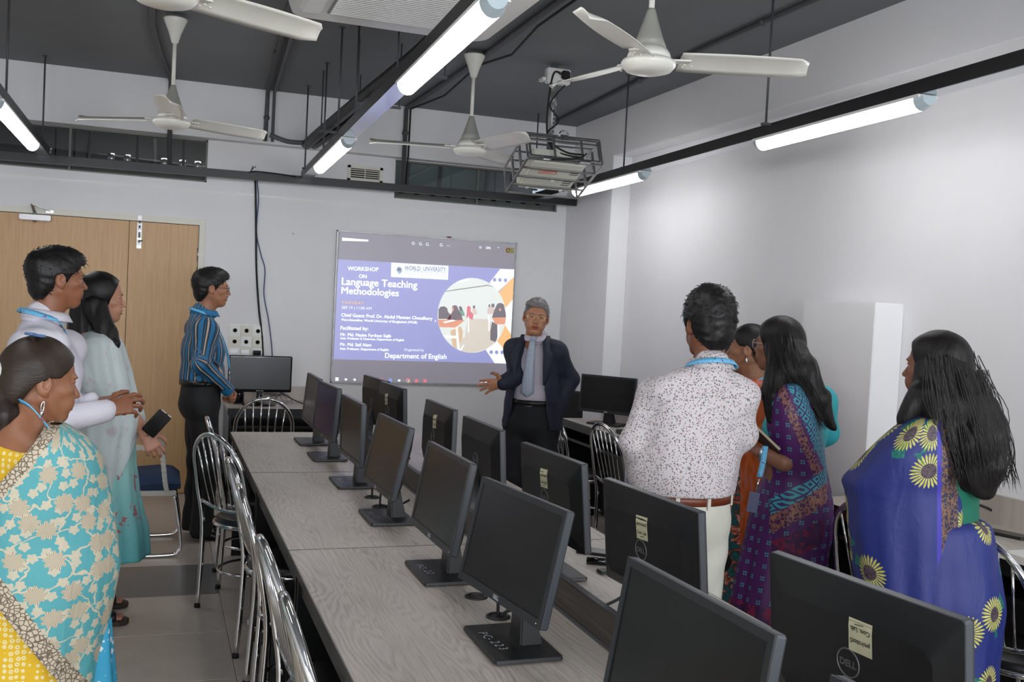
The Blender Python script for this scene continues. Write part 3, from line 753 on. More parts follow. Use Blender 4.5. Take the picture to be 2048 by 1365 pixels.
P_dk = pm('darkfig', 84, 70, 74, .55); P_mar = pm('maroon', 120, 52, 66, .6); P_skin = pm('skinpic', 226, 150, 110, .8); P_tbl = pm('tablepic', 226, 140, 84, .85)
P_gr = pm('greenpic', 96, 160, 128, .7); P_rd = pm('redpic', 226, 86, 104, .8); P_st = pm('shirtpic', 214, 190, 176, .85)
pic('picture_person', [(120, 150), (150, 105), (210, 98), (255, 130), (262, 180), (310, 230), (310, 290), (120, 290)], P_dk, 6)
pic('picture_person', [(325, 100), (360, 80), (400, 90), (425, 150), (470, 230), (490, 310), (240, 310), (300, 230), (330, 180)], P_mar, 6)
pic('picture_hair', [(335, 110), (370, 82), (405, 100), (420, 160), (440, 300), (330, 300), (350, 180)], P_dk, 7)
pic('picture_face', [(325, 110), (345, 110), (355, 165), (325, 170)], P_skin, 8)
pic('picture_person', [(435, 110), (460, 98), (475, 120), (515, 210), (515, 250), (440, 230)], P_gr, 6)
pic('picture_hair', [(428, 108), (455, 95), (478, 120), (480, 165), (440, 165)], P_dk, 7)
pic('picture_person', [(550, 110), (580, 90), (610, 115), (605, 170), (650, 220), (640, 300), (540, 270), (550, 180)], P_rd, 6)
pic('picture_person', [(635, 150), (660, 130), (695, 150), (705, 220), (640, 220)], P_st, 6)
pic('picture_hair', [(640, 90), (672, 85), (676, 130), (645, 135)], P_dk, 7)
pic('picture_person', [(860, 140), (890, 110), (960, 110), (975, 210), (860, 215)], P_st, 6)
pic('picture_hair', [(878, 70), (905, 72), (905, 110), (880, 112)], P_dk, 7)
pic('picture_hair', [(920, 60), (965, 58), (968, 110), (925, 115)], P_dk, 7)
pic('picture_person', [(960, 170), (1010, 60), (1060, 45), (1110, 70), (1145, 240), (1130, 300), (930, 270)], P_dk, 7)
pic('picture_face', [(1035, 130), (1065, 130), (1070, 165), (1040, 170)], P_skin, 8)
pic('picture_skirt', [(930, 330), (1010, 370), (1015, 560), (985, 640), (905, 610), (905, 480)], P_dk, 7)
pic('picture_table', [(110, 300), (520, 310), (380, 420), (130, 415)], P_tbl, 8)
pic('picture_table', [(930, 270), (1145, 265), (1145, 370), (985, 372)], P_tbl, 8)
pic('picture_bag', [(300, 470), (460, 400), (490, 480), (480, 590), (390, 740), (330, 690)], pm('bagpic', 214, 178, 130, .85), 8)
pic('picture_table_leg', [(380, 420), (410, 405), (440, 760), (405, 770)], P_w, 9)
pic('picture_table_leg', [(175, 540), (395, 545), (395, 585), (205, 580)], P_w, 9)
pic('picture_table_leg', [(440, 760), (500, 680), (510, 690), (455, 780)], P_w, 9)
pic('picture_table_leg', [(1015, 380), (1040, 380), (1035, 590), (1012, 590)], P_w, 9)
pic('picture_table_leg', [(565, 250), (580, 250), (585, 480), (565, 500)], P_w, 9)
pic('picture_table_leg', [(875, 235), (890, 235), (895, 470), (880, 480)], P_w, 9)
pic('picture_papers', [(190, 335), (330, 300), (385, 315), (210, 355)], P_w, 9)
lg = flat('logo_panel', [(538, 325), (970, 350), (967, 455), (535, 433)], P_w, 3, sl)
flat('emblem', ell(597, 378, 21, 22, 20), pm('emblem', 120, 160, 196, .8), 4, lg)
flat('emblem', [(556, 388), (590, 402), (632, 385), (600, 412)], pm('emblem', 120, 160, 196, .8), 4, lg)
flat('emblem', [(585, 366), (612, 368), (612, 388), (584, 386)], pm('emblem2', 96, 90, 104, .7), 5, lg)
P_navy = pm('navy', 92, 104, 156, .7); P_navy2 = pm('navy2', 128, 146, 190, .75)
wtext('slide_text', 'WORLD  UNIVERSITY', (638, 380), (950, 393), P_navy, 4, lg, .008, C7, 1.35)
wtext('slide_text', 'O F   B A N G L A D E S H', (642, 397), (947, 411), P_navy2, 4, lg, 0, C7, 1.)
wtext('slide_text', 'A University for Quality and Distinctive Education', (642, 412), (947, 428), P_navy2, 4, lg, 0, C7, 1.05)
for s_, a_, b_, bd in (('WORKSHOP', (694.8, 541), (756, 543), .022), ('ON', (717, 556), (732.3, 557.2), .022),
                       ('Language Teaching', (683, 569.7), (833.3, 577), .022), ('Methodologies', (682.2, 587.6), (796.3, 593), .022),
                       ('SEP 19 | 11:00 AM', (682.7, 618), (742, 620), .0), ('Chief Guest: Prof. Dr. Abdul Mannan Choudhury', (681.7, 633.3), (863.6, 640.4), .02),
                       ('Vice-chancellor, World University of Bangladesh (WUB)', (681.7, 641.7), (833, 647.5), .016), ('Facilitated by:', (680.3, 659.4), (735.4, 661), .02),
                       ('Mr. Md. Nasim Fardose Sajib', (680, 672), (781, 675.2), .016), ('Asst. Professor & Chairman, Department of English', (679.5, 678.6), (807.2, 682.5), .02),
                       ('Mr. Md. Saif Alam', (679.5, 691.8), (741.5, 693.3), .016), ('Asst. Professor, Department of English', (678.8, 699.5), (776.3, 702), .02),
                       ('Organized by', (807.4, 702), (847, 703), 0.), ('Department of English', (769.2, 716), (891.8, 718.3), .016)):
    wtext('slide_text', s_, a_, b_, P_w, 3, sl, bd)
wtext('slide_text', 'T U E S D A Y', (683, 608), (727, 609), P_or, 3, sl, .016)
wtext('toolbar_text', '22%', C7(1254, 220), C7(1290, 222), P_w, 2, sl, .01)
tb = [(705, 178), (760, 183), (812, 186), (917, 191)]
for x, y in tb: MB().use(P_w).tube([ony(*C7(x+10*cos(t), y+10*sin(t)), D)-V(SL0[0], D+.001, SL0[2]) for t in np.linspace(0, 5.3, 10)], .0022, 5).build('toolbar_icon', sl)
for x, y in ((958, 197), (968, 198), (978, 198), (1345, 211), (1352, 211)): flat('toolbar_dot', ell(x, y, 3.2, 3.2, 8), P_w, 2, sl)
MB().use(P_w).tube([ony(*C7(1212+7*cos(t), 210+7*sin(t)), D)-V(SL0[0], D+.001, SL0[2]) for t in np.linspace(0, 6.2, 12)], .002, 5).build('toolbar_icon', sl)
flat('window_title', [(165, 135), (365, 152), (362, 165), (165, 160)], P_pale, 2, sl)
for (x, y), m_ in zip(((126, 1208), (194, 1210), (260, 1212), (398, 1214), (530, 1216), (597, 1218), (727, 1220), (793, 1221)), (P_w, P_pale, P_pale, P_pale, pm('iconblue', 110, 150, 226, .8), P_pale, P_rd, P_rd)):
    flat('taskbar_icon', [(x-12, y-13), (x+12, y-13), (x+12, y+12), (x-12, y+12)] if m_ in (P_w, P_rd) or y == 1216 else ell(x, y, 11, 9, 12), m_, 2, sl)
for x in (465, 662):
    flat('taskbar_icon', ell(x, 1217, 18, 18, 20), P_rd, 2, sl); flat('taskbar_icon', [(x-16, 1212), (x-2, 1217), (x, 1235), (x-14, 1228)], P_gr, 3, sl); flat('taskbar_icon', [(x+16, 1212), (x+2, 1217), (x, 1235), (x+14, 1228)], pm('iconyellow', 236, 200, 90, .8), 3, sl); flat('taskbar_icon', ell(x, 1217, 7, 7, 14), pm('iconblue', 110, 150, 226, .8), 4, sl)
MB().use(P_w).tube([ony(*C7(x, y), D)-V(SL0[0], D+.001, SL0[2]) for x, y in ((1215, 1235), (1222, 1228), (1229, 1235))], .0018, 5).build('taskbar_icon', sl)
flat('taskbar_icon', [(1244, 1222), (1262, 1223), (1262, 1238), (1244, 1237)], P_w, 2, sl)
flat('mouse_pointer', [(868, 755), (868, 776), (874, 772), (880, 775)], P_w, 3, sl)

# ------------------------------------------------------------------ desks in the middle
DZ = .75
LX0, LX1, RX0, RX1 = .437, 1.094, 1.12, 1.622
SEAMS = [6.16, 4.757, 3.297, 1.837, .38]
def make_desk(name, label, x0, x1, y0, y1, side, grp):
    """side -1: users sit at x0; +1: users sit at x1"""
    xs = x0 if side < 0 else x1
    root = thing(name, label, 'desk', ((x0+x1)/2, (y0+y1)/2, 0), 0, grp)
    hx, hy = (x1-x0)/2, (y1-y0)/2-(.0045 if y1 > 4.7 else .0018)
    MB().use(M_desk).box(-hx, hx, -hy, hy, DZ-.025, DZ).build('worktop', root, bevel=.0015, seg=1)
    for s_ in (-1, 1): MB().use(M_darkdesk).box(-hx, hx, min(s_*hy, s_*(hy+.0012)), max(s_*hy, s_*(hy+.0012)), DZ-.025, DZ-.0004).build('end_band', root)
    e = side*hx
    MB().use(M_darkdesk).box(min(e, e-side*.003), max(e, e-side*.003), -hy, hy, DZ-.026, DZ-.001).build('edge_band', root).location = (side*.003, 0, 0)
    MB().use(M_darkdesk).box(min(e-side*.04, e-side*.058), max(e-side*.04, e-side*.058), -hy+.03, hy-.03, DZ-.14, DZ-.025).build('apron', root)
    for s_ in (-1, 1):
        MB().use(M_darkdesk).box(-hx+.03, hx-.01, s_*(hy-.026)-.009, s_*(hy-.026)+.009, 0, DZ-.025).build('end_panel', root, bevel=.001, seg=1)
    MB().use(M_darkdesk).box(min(-side*(hx-.02), -side*(hx-.038)), max(-side*(hx-.02), -side*(hx-.038)), -hy+.035, hy-.035, .1, DZ-.025).build('modesty_panel', root)
    return root
ORD = ['farthest from', 'second from', 'third from', 'fourth from']
names = ['next to the wall desk with the glossy monitor', 'second along the row with lit violet screen', 'third along the row with the numbered stand', 'at the row end farthest from the door']
for k in range(4):
    make_desk('computer_desk', 'grey wood-grain desk of the left row, '+names[k], LX0, LX1, SEAMS[k+1], SEAMS[k], -1, 'computer desks')
names2 = ['closest to the whiteboard', 'second from the whiteboard', 'third from the whiteboard, phone on it', 'fourth from the whiteboard']
for k in range(4):
    make_desk('computer_desk', 'grey wood-grain desk of the right row, '+names2[k], RX0, RX1, SEAMS[k+1], SEAMS[k], 1, 'computer desks')
dv = thing('desk_divider', 'low dark wooden divider with silver foot strip between the desk rows', 'divider', (1.107, 3.27, DZ))
MB().use(M_divider).box(-.010, .010, -2.89, 2.89, -.03, .088).build('panel', dv, bevel=.001, seg=1)
MB().use(M_silver).box(-.022, -.0095, -2.89, 2.89, -.03, .004).build('foot_strip', dv, bevel=.002)
MB().use(M_darkgrey).box(-.0105, .0105, -2.89, 2.89, .088, .091).build('top_edge', dv)

# ------------------------------------------------------------------ monitors
def dell_mark(b, cx, cz, size, x, sgn, ang=0.):
    v, f = textmesh('D\u00c9LL'.replace('\u00c9', 'E'), size, .03*size); w = v[:, 0].max()-v[:, 0].min(); hh = v[:, 1].max()
    b.add([(x, cy_, cz_) for cy_, cz_ in (((sgn*(q[0]-w/2-v[:, 0].min())+cx), (q[1]-hh/2+cz)) for q in v)], f)
def make_monitor(label, base, rz, tilt, pyaw=0., pz=.25, note=None, pc=None, lit=False, cup=True, grp='black monitors on the middle desks'):
    """local frame: the screen looks along -x, width along y; base centre at the origin on the desk"""
    root = thing('monitor', label, 'monitor', base, rz, grp)
    bs = MB().use(M_blackpl).prism(rrect(.0875, .132, .006, 2), lambda x, y: (x, y, .004), lambda x, y: (x*.985, y*.99, .014)).build('stand_base', root, bevel=.001, seg=1)
    if pc:
        b = MB().use(M_chalk)
        for n_, ch in enumerate(pc):
            v, f = textmesh(ch, .034, 0.)
            if len(f): b.add([(-.066+n_*.003+q[1], .070-n_*.023-q[0], .0146) for q in v], f)
        b.build('marker_number', bs)
    off = -.018
    nk = MB().use(M_blackpl)
    rows = []
    for t, x, wy, dx in ((0, .038, .042, .030), (.35, .030, .036, .020), (.7, .018, .034, .016), (1., .006, .036, .014)):
        z = .012+t*(pz-.05); rows.append([(x-dx+off*0, -wy, z), (x+dx, -wy, z), (x+dx, wy, z), (x-dx, wy, z)])
    for a_, b_ in zip(rows, rows[1:]):
        nk.add(a_+b_, [(k, (k+1) % 4, 4+(k+1) % 4, 4+k) for k in range(4)])
    nk.add(rows[0], [(3, 2, 1, 0)]).add(rows[-1], [(0, 1, 2, 3)])
    nk.build('stand_neck', root, bevel=.004)
    R3 = Matrix.Rotation(pyaw, 3, 'Z') @ Matrix.Rotation(tilt, 3, 'Y')
    T = lambda p: tuple(R3 @ Vector(p) + Vector((off, 0, pz)))
    hw, hh = .2275, .139
    sh = MB().use(M_side)
    sh.prism(rrect(hw, hh, .004, 2), lambda y, z: T((0, y, z)), lambda y, z: T((.017, y, z)))
    shell = sh.build('housing', root, bevel=.0012, seg=1)
    bk = MB().use(M_blackpl)
    a_ = rrect(hw-.001, hh-.001, .004, 2); c_ = rrect(hw-.045, hh-.05, .02, 2)
    bk.prism(a_, lambda y, z: T((.017, y, z)), lambda y, z: T((.0185, y, z)))
    n_ = len(a_); vs = [T((.0185, y, z)) for y, z in a_]+[T((.040, y, z*1.0-.012)) for y, z in c_]
    bk.add(vs, [(k, (k+1) % n_, n_+(k+1) % n_, n_+k) for k in range(n_)], True).add([T((.040, y, z-.012)) for y, z in c_], [tuple(range(n_))])
    back = bk.build('back_cover', root, recalc=True)
    MB().use(M_slot).box(-.001, .001, -.15, .15, -.0025, .0025, lambda p: T((.0208+p[0], p[1], hh-.034+p[2]))).build('vent_slot', back)
    ring = MB().use(M_logo).tube([T((.0405, .026*cos(t), .026*sin(t)-.004)) for t in np.linspace(0, 2*pi, 28, endpoint=False)], .0016, 5, closed=True).build('logo_ring', back)
    b = MB().use(M_logo); v, f = textmesh('DELL', .0175, .0007); w_ = v[:, 0].max()
    b.add([T((.0408, (q[0]-w_/2), q[1]-.0105)) for q in v], f); b.build('logo_text', back)
    bz = MB().use(M_bezel)
    for y0_, y1_, z0_, z1_ in ((-hw+.001, hw-.001, hh-.016, hh-.001), (-hw+.001, hw-.001, -hh+.001, -hh+.022), (-hw+.001, -hw+.015, -hh+.022, hh-.016), (hw-.015, hw-.001, -hh+.022, hh-.016)):
        bz.box(-.004, .001, y0_, y1_, z0_, z1_, T)
    bez = bz.build('bezel', root)
    MB().use(M_screen_on if lit else M_screen).box(-.0012, .001, -hw+.014, hw-.014, -hh+.021, hh-.015, T).build('screen', root)
    b = MB().use(M_chalk); v, f = textmesh('DELL', .0135, .0006); w_ = v[:, 0].max()
    b.add([T((-.0045, -(q[0]-w_/2), q[1]-hh+.0065)) for q in v], f); b.build('logo_text', bez)
    MB().use(M_white).lathe([(.0016, 0), (.0016, .001)], 8, lambda p: T((-.0045-p[2], -hw+.02+p[0], -hh+.011+p[1]))).build('power_led', bez)
    if note:
        y, z, rt = note
        nn = MB().use(M_paper); q = lambda a, c: T((.0265 - .12*abs(z+.0)*0, y+a*cos(rt)-c*sin(rt), z+a*sin(rt)+c*cos(rt)))
        zz = lambda a, c: (.0190+.0215*max(0., min(1., (hh-(z+c))/.062)))
        cs = [(-.027, -.03), (.027, -.03), (.027, .03), (-.027, .03)]
        T2 = lambda a, c, e=0.: T((zz(a*sin(rt), a*sin(rt)+c*cos(rt))+.0006+e, y+a*cos(rt)-c*sin(rt), z+a*sin(rt)+c*cos(rt)))
        vs = [T2(a, c) for c in np.linspace(-.03, .03, 5) for a in (-.027, .027)]
        nn.add(vs, [(2*i, 2*i+1, 2*i+3, 2*i+2) for i in range(4)]); nn = nn.build('paper_note', back, recalc=False)
        ik = MB().use(M_ink)
        for s_, c0 in (('pm/robot5', .006), ('Com. Lab.', -.016)):
            v, f = textmesh(s_, .0125, .0002)
            vx = v[:, 0].max()
            ik.add([T2((q_[0]-vx/2)*min(1., .046/vx), c0+q_[1], .0006) for q_ in v], f)
        ik.tube([T2(-.008, -.023, .0006), T2(.012, -.021, .0006)], .0007, 4)
        ik.build('handwriting', nn)
    return root
MON = [  # label, base y, panel yaw, tilt, lit, number
    ('black monitor next to the PC-223 one, on its side away from the whiteboard', 1.435, 1.9, 9., False, None),
    ('black monitor whose stand is marked PC-223 in white', 2.283, 7.5, 12., False, 'PC-223'),
    ('black monitor between the PC-223 one and the desk joint', 2.935, 1., 10., False, 'PC-22'),
    ('black monitor tilted back just before the second desk joint', 3.72, 2.3, 12.5, False, 'PC-221'),
    ('black monitor standing upright just before the farthest desk joint', 4.44, 1., 0., False, 'PC-220'),
    ('black monitor with faintly lit violet screen', 5.17, 3.5, 4., True, 'PC-219'),
    ('black monitor at the far end of the row, behind the violet screen', 5.71, 0., 5., False, 'PC-218')]
MO1 = []; MO2 = []
for lb, y, yw_, tl_, lit, pc in MON:
    MO1.append(make_monitor(lb, (.86, y, DZ), radians(0), radians(tl_), radians(yw_), note=None, pc=pc, lit=lit))
MON2 = [
    ('back of black monitor with upside-down note, in front of the sunflower sari', 1.435, 7., 6., (.03, .052, pi)),
    ('back of black monitor with yellowed note, in front of the pale trousers', 2.24, 4.5, 6., (.008, .055, 0.05)),
    ('back of black monitor with yellowed note, in front of the dark suit trousers', 2.91, 3.3, 6., (.0, .058, 0.05)),
    ('back of black monitor without any note, second desk of the row', 3.64, .6, 4., None),
    ('back of black monitor with note, before the whiteboard corner', 4.28, .3, 0., (.02, .062, .1)),
    ('back of black monitor with note, half covering the farthest one', 5.22, 3., 3., (-.02, .06, .1)),
    ('back of the farthest black monitor, under the projected taskbar', 5.66, 5., 3., None)]
for lb, y, yw_, tl_, nt in MON2:
    MO2.append(make_monitor(lb, (1.205, y, DZ), pi, radians(tl_), radians(yw_), note=nt))
# nearest one shows only its corner
make_monitor('black monitor at the very row end farthest from the whiteboard', (.86, .83, DZ), 0, radians(9), radians(3))

# grommets and cords on the left desks
for k, (u, v) in enumerate(((952, 1195), (996, 1235), (744, 996), (760, 1015))):
    p = onz(u, v, DZ)
    g = thing('cable_grommet', 'round black cable grommet in the desk top '+('beside the stand marked PC-223' if k < 2 else 'before the second desk joint'), 'grommet', p, 0, 'grommets by the PC-223 stand' if k < 2 else 'grommets by the second joint')
    MB().use(M_blackpl).lathe([(.026, 0.), (.034, 0.), (.034, .003), (.029, .006), (.024, .004), (.024, .001)], 28, None, False).build('collar', g)
    MB().use(M_slot).lathe([(.025, .0012), (.002, .0012)], 20, None, False).build('opening', g)
def cord(par, pts, r=.004, m=M_rubber):
    o = MB().use(m).tube(spline(pts, 6), r, 8).build('cord', par)
    o.matrix_parent_inverse = (Matrix.Translation(par.location) @ Matrix.Rotation(par.rotation_euler[2], 4, 'Z')).inverted()
    return o
p1 = onz(996, 1235, DZ)
cord(MO1[1], [p1+V(0, 0, .0), p1+V(-.002, 0, .05), p1+V(0, .0, .10), p1+V(.04, -.03, .17)], .0045)
cord(MO1[1], [p1+V(.005, 0, .0), p1+V(.03, -.01, .02), p1+V(.08, -.03, .02), p1+V(.12, -.08, .06)], .0045)
p1 = onz(760, 1015, DZ)
cord(MO1[3], [p1+V(.0, .0, .0), p1+V(0, 0, .05), p1+V(.01, 0, .12)], .0045)
cord(MO1[3], [p1+V(0, 0, .01), p1+V(.04, -.05, .012), p1+V(.06, -.1, .03), p1+V(.08, -.16, .06)], .0045)
p1 = onz(744, 996, DZ)
cord(MO1[4], [p1, p1+V(0, 0, .06), p1+V(.01, .02, .12)], .0045)
p1 = onz(680, 893, DZ)
cord(MO1[5], [p1+V(-.05, .05, .004), p1+V(0, 0, .004), p1+V(.02, -.03, .05), p1+V(.05, -.05, .10)], .0045)
p1 = onz(1210, 1215, DZ)
cord(MO2[1], [p1+V(0, 0, .004), p1+V(.05, .01, .02), p1+V(.09, .0, .06), p1+V(.06, -.02, .10)], .0045)
p1 = onz(870, 940, DZ)
cord(MO2[4], [p1+V(0, 0, .004), p1+V(.02, .0, .03), p1+V(.02, -.08, .06)], .0045)

# ------------------------------------------------------------------ small things on the right row
p = onz(1198, 1108, DZ)
ph_ = thing('mobile_phone', 'black phone with rounded case lying on the right desk', 'phone', p, radians(52))
MB().use(M_blackpl).prism(rrect(.038, .076, .012), lambda x, y: (x, y, 0), lambda x, y: (x, y, .0095)).build('case', ph_, bevel=.002)
MB().use(M_gloss).prism(rrect(.035, .072, .010), lambda x, y: (x, y, .0092), lambda x, y: (x, y, .0102)).build('screen', ph_)
p = onz(1195, 1132, DZ)
st = thing('marker_pen', 'thick black marker lying beside the phone on the right desk', 'marker', p+V(.02, 0, 0), radians(-28))
MB().use(M_gloss).tube([(-.055, 0, .0125), (.025, 0, .0125)], .0125, 16).build('cap', st)
MB().use(M_white).tube([(.025, 0, .0125), (.05, 0, .0125)], .0115, 16).build('barrel', st)
p = onz(1205, 1146, DZ)
tag(MB().use(M_blackpl).box(-.03, .05, -.022, .022, 0, .012).build('mouse_box', None, bevel=.004), 'small flat black box lying behind the marker on the right desk', 'box').location = tuple(p+V(.01, -.01, 0))

# ------------------------------------------------------------------ desks along the right wall and back wall
def wall_desk(label, x0, x1, y0, y1, m, back, grp='wall desks', shelf=True):
    root = thing('wall_desk', label, 'desk', ((x0+x1)/2, (y0+y1)/2, 0), 0, grp); hx, hy = (x1-x0)/2, (y1-y0)/2-.001
    MB().use(m).box(-hx, hx, -hy, hy, DZ-.025, DZ).build('worktop', root, bevel=.0015, seg=1)
    if back == 'x':
        MB().use(m).box(hx-.02, hx, -hy, hy, DZ, DZ+.13).build('upstand', root)
        MB().use(M_darkdesk).box(-hx-.002, -hx, -hy, hy, DZ-.06, DZ-.001).build('edge_band', root)
        MB().use(M_darkdesk).box(hx-.12, hx-.10, -hy, hy, .05, DZ-.025).build('modesty_panel', root)
        for s_ in (-1, 1): MB().use(M_darkdesk).box(-hx+.02, hx-.01, s_*(hy-.02)-.009, s_*(hy-.02)+.009, 0, DZ-.025).build('end_panel', root)
        MB().use(M_darkdesk).box(-hx+.03, hx-.12, -hy+.03, hy-.03, DZ-.16, DZ-.14).build('keyboard_shelf', root)
    else:
        MB().use(m).box(-hx, hx, hy-.02, hy, DZ, DZ+.11).build('upstand', root)
        MB().use(M_darkdesk).box(-hx, hx, -hy-.002, -hy, DZ-.05, DZ-.001).build('edge_band', root)
        MB().use(M_darkdesk).box(-hx+.03, hx-.03, hy-.14, hy-.12, .03, DZ-.025).build('modesty_panel', root)
        for s_ in (-1, 1): MB().use(M_darkdesk).box(s_*(hx-.02)-.009, s_*(hx-.02)+.009, -hy+.02, hy-.01, 0, DZ-.025).build('end_panel', root)
        MB().use(M_darkdesk).box(-hx+.03, hx-.03, -hy+.02, hy-.15, DZ-.15, DZ-.13).build('keyboard_shelf', root)
    return root
wall_desk('grey wood-grain desk against the side wall, laptop on it', 2.965, 3.322, 5.80, 7.02, M_desk, 'x')
wall_desk('grey wood-grain desk against the side wall, between laptop and boxed duct', 2.965, 3.322, 4.57, 5.795, M_desk, 'x')
wall_desk('grey wood-grain desk against the side wall, phone on it', 2.995, 3.498, 2.40, 3.97, M_desk, 'x')
wall_desk('grey wood-grain desk against the side wall, at the end beside the sunflower sari', 2.995, 3.498, .9, 2.395, M_desk, 'x')
wall_desk('grey wood-grain desk against the back wall under the socket panel', .50, 1.32, 7.40, 8.03, M_deskx, 'y')
# glossy monitor on the back desk
gm = thing('monitor', 'glossy black monitor on round foot on the back wall desk', 'monitor', (.74, 7.62, DZ), radians(2))
MB().use(M_gloss).box(-.235, .235, -.012, .02, .10, .375).build('housing', gm, bevel=.006, seg=3)
MB().use(mat('dull_screen', srgb(66, 68, 70), .3)).box(-.222, .222, -.0135, -.011, .122, .362).build('screen', gm)
MB().use(M_chrome).box(-.222, .222, -.0142, -.012, .3625, .367).build('chrome_strip', gm)
MB().use(M_gloss).lathe([(.035, .010), (.028, .03), (.020, .08), (.022, .11)], 20).build('stem', gm)
MB().use(M_gloss).lathe([(.125, 0.), (.125, .006), (.05, .014), (.03, .016)], 32, lambda p: (p[0], p[1]*.75, p[2])).build('foot', gm)
b = MB().use(M_chalk); v, f = textmesh('SAMSUNG', .011, .0006); b.add([(q[0]-v[:, 0].max()/2, -.0136, .106+q[1]) for q in v], f); b.build('logo_text', gm)
b = thing('desktop_speaker', 'small black cylindrical speaker left of the glossy monitor', 'speaker', (.60, 7.71, DZ))
MB().use(M_gloss).lathe([(.036, 0), (.036, .10), (.032, .105)], 24).build('body', b); MB().use(M_blackpl).lathe([(.040, 0), (.040, .012)], 24).build('foot', b)
bagm = MB().use(M_film)
random.seed(3)
for k in range(5):
    c0 = V(.80+.035*k, 7.80, DZ); rows = []
    for i in range(7):
        a_ = pi*i/6
        rows.append([c0+V(.06*cos(a_)*(1+.25*random.random()), (j-3)*.02+.02*random.random(), .004+.055*sin(a_)*(1+.5*random.random())) for j in range(7)])
    bagm.grid(rows)
tag(bagm.build('plastic_bag', recalc=False), 'crumpled clear plastic bag behind the glossy monitor', 'bag')
cord(gm, [(.86, 7.66, DZ+.12), (.98, 7.7, DZ+.05), (1.1, 7.72, DZ+.004), (1.28, 7.84, DZ+.004)], .004)
# monitor, laptop and tablet on the right wall desk
mn = make_monitor('black monitor on the side wall desk beyond the laptop', (3.16, 6.62, DZ), radians(38), radians(4), 0, pz=.225, grp='monitors on the wall desks')
lp = thing('laptop', 'closed black laptop on the side wall desk, tablet lying on it', 'laptop', (3.12, 6.02, DZ), radians(80))
MB().use(M_blackpl).prism(rrect(.17, .12, .012), lambda x, y: (x, y, .003), lambda x, y: (x, y, .014)).build('base', lp, bevel=.002)
MB().use(M_blackpl).prism(rrect(.17, .12, .012), lambda x, y: (x, y, .0145), lambda x, y: (x, y, .023)).build('lid', lp, bevel=.002)
tb_ = thing('tablet', 'small grey tablet lying on the closed laptop', 'tablet', (3.10, 6.03, DZ+.023), radians(60))
MB().use(mat('tablet_case', srgb(52, 50, 48), .5)).prism(rrect(.055, .09, .01), lambda x, y: (x, y, 0), lambda x, y: (x, y, .01)).build('case', tb_, bevel=.002)
MB().use(mat('tablet_face', srgb(88, 86, 84), .25)).prism(rrect(.046, .08, .006), lambda x, y: (x, y, .0098), lambda x, y: (x, y, .0106)).build('screen', tb_)
p = onz(2012, 1072, DZ)
pt = thing('mobile_phone', 'long black phone lying on the side wall desk beside the sunflower sari', 'phone', p, radians(20))
MB().use(M_blackpl).prism(rrect(.042, .085, .010), lambda x, y: (x, y, 0), lambda x, y: (x, y, .012)).build('case', pt, bevel=.003)
MB().use(M_gloss).prism(rrect(.038, .08, .008), lambda x, y: (x, y, .0118), lambda x, y: (x, y, .0128)).build('screen', pt)
p = onz(2003, 1048, DZ)
g = thing('cable_grommet', 'round black cable grommet in the side wall desk', 'grommet', p)
MB().use(M_blackpl).lathe([(.026, 0.), (.034, 0.), (.034, .003), (.029, .006), (.024, .004), (.024, .001)], 28, None, False).build('collar', g)
MB().use(M_slot).lathe([(.025, .0012), (.002, .0012)], 20, None, False).build('opening', g)
cord(g, [p+V(0, 0, .0), p+V(-.01, .0, .03), p+V(-.05, .02, .06), p+V(-.1, .05, .08)], .006)
p = onz(2044, 1108, DZ)
tag(MB().use(M_white).box(-.05, .08, -.05, .05, 0, .001).build('paper_sheet'), 'white paper sheet at the edge of the side wall desk', 'paper').location = tuple(p)

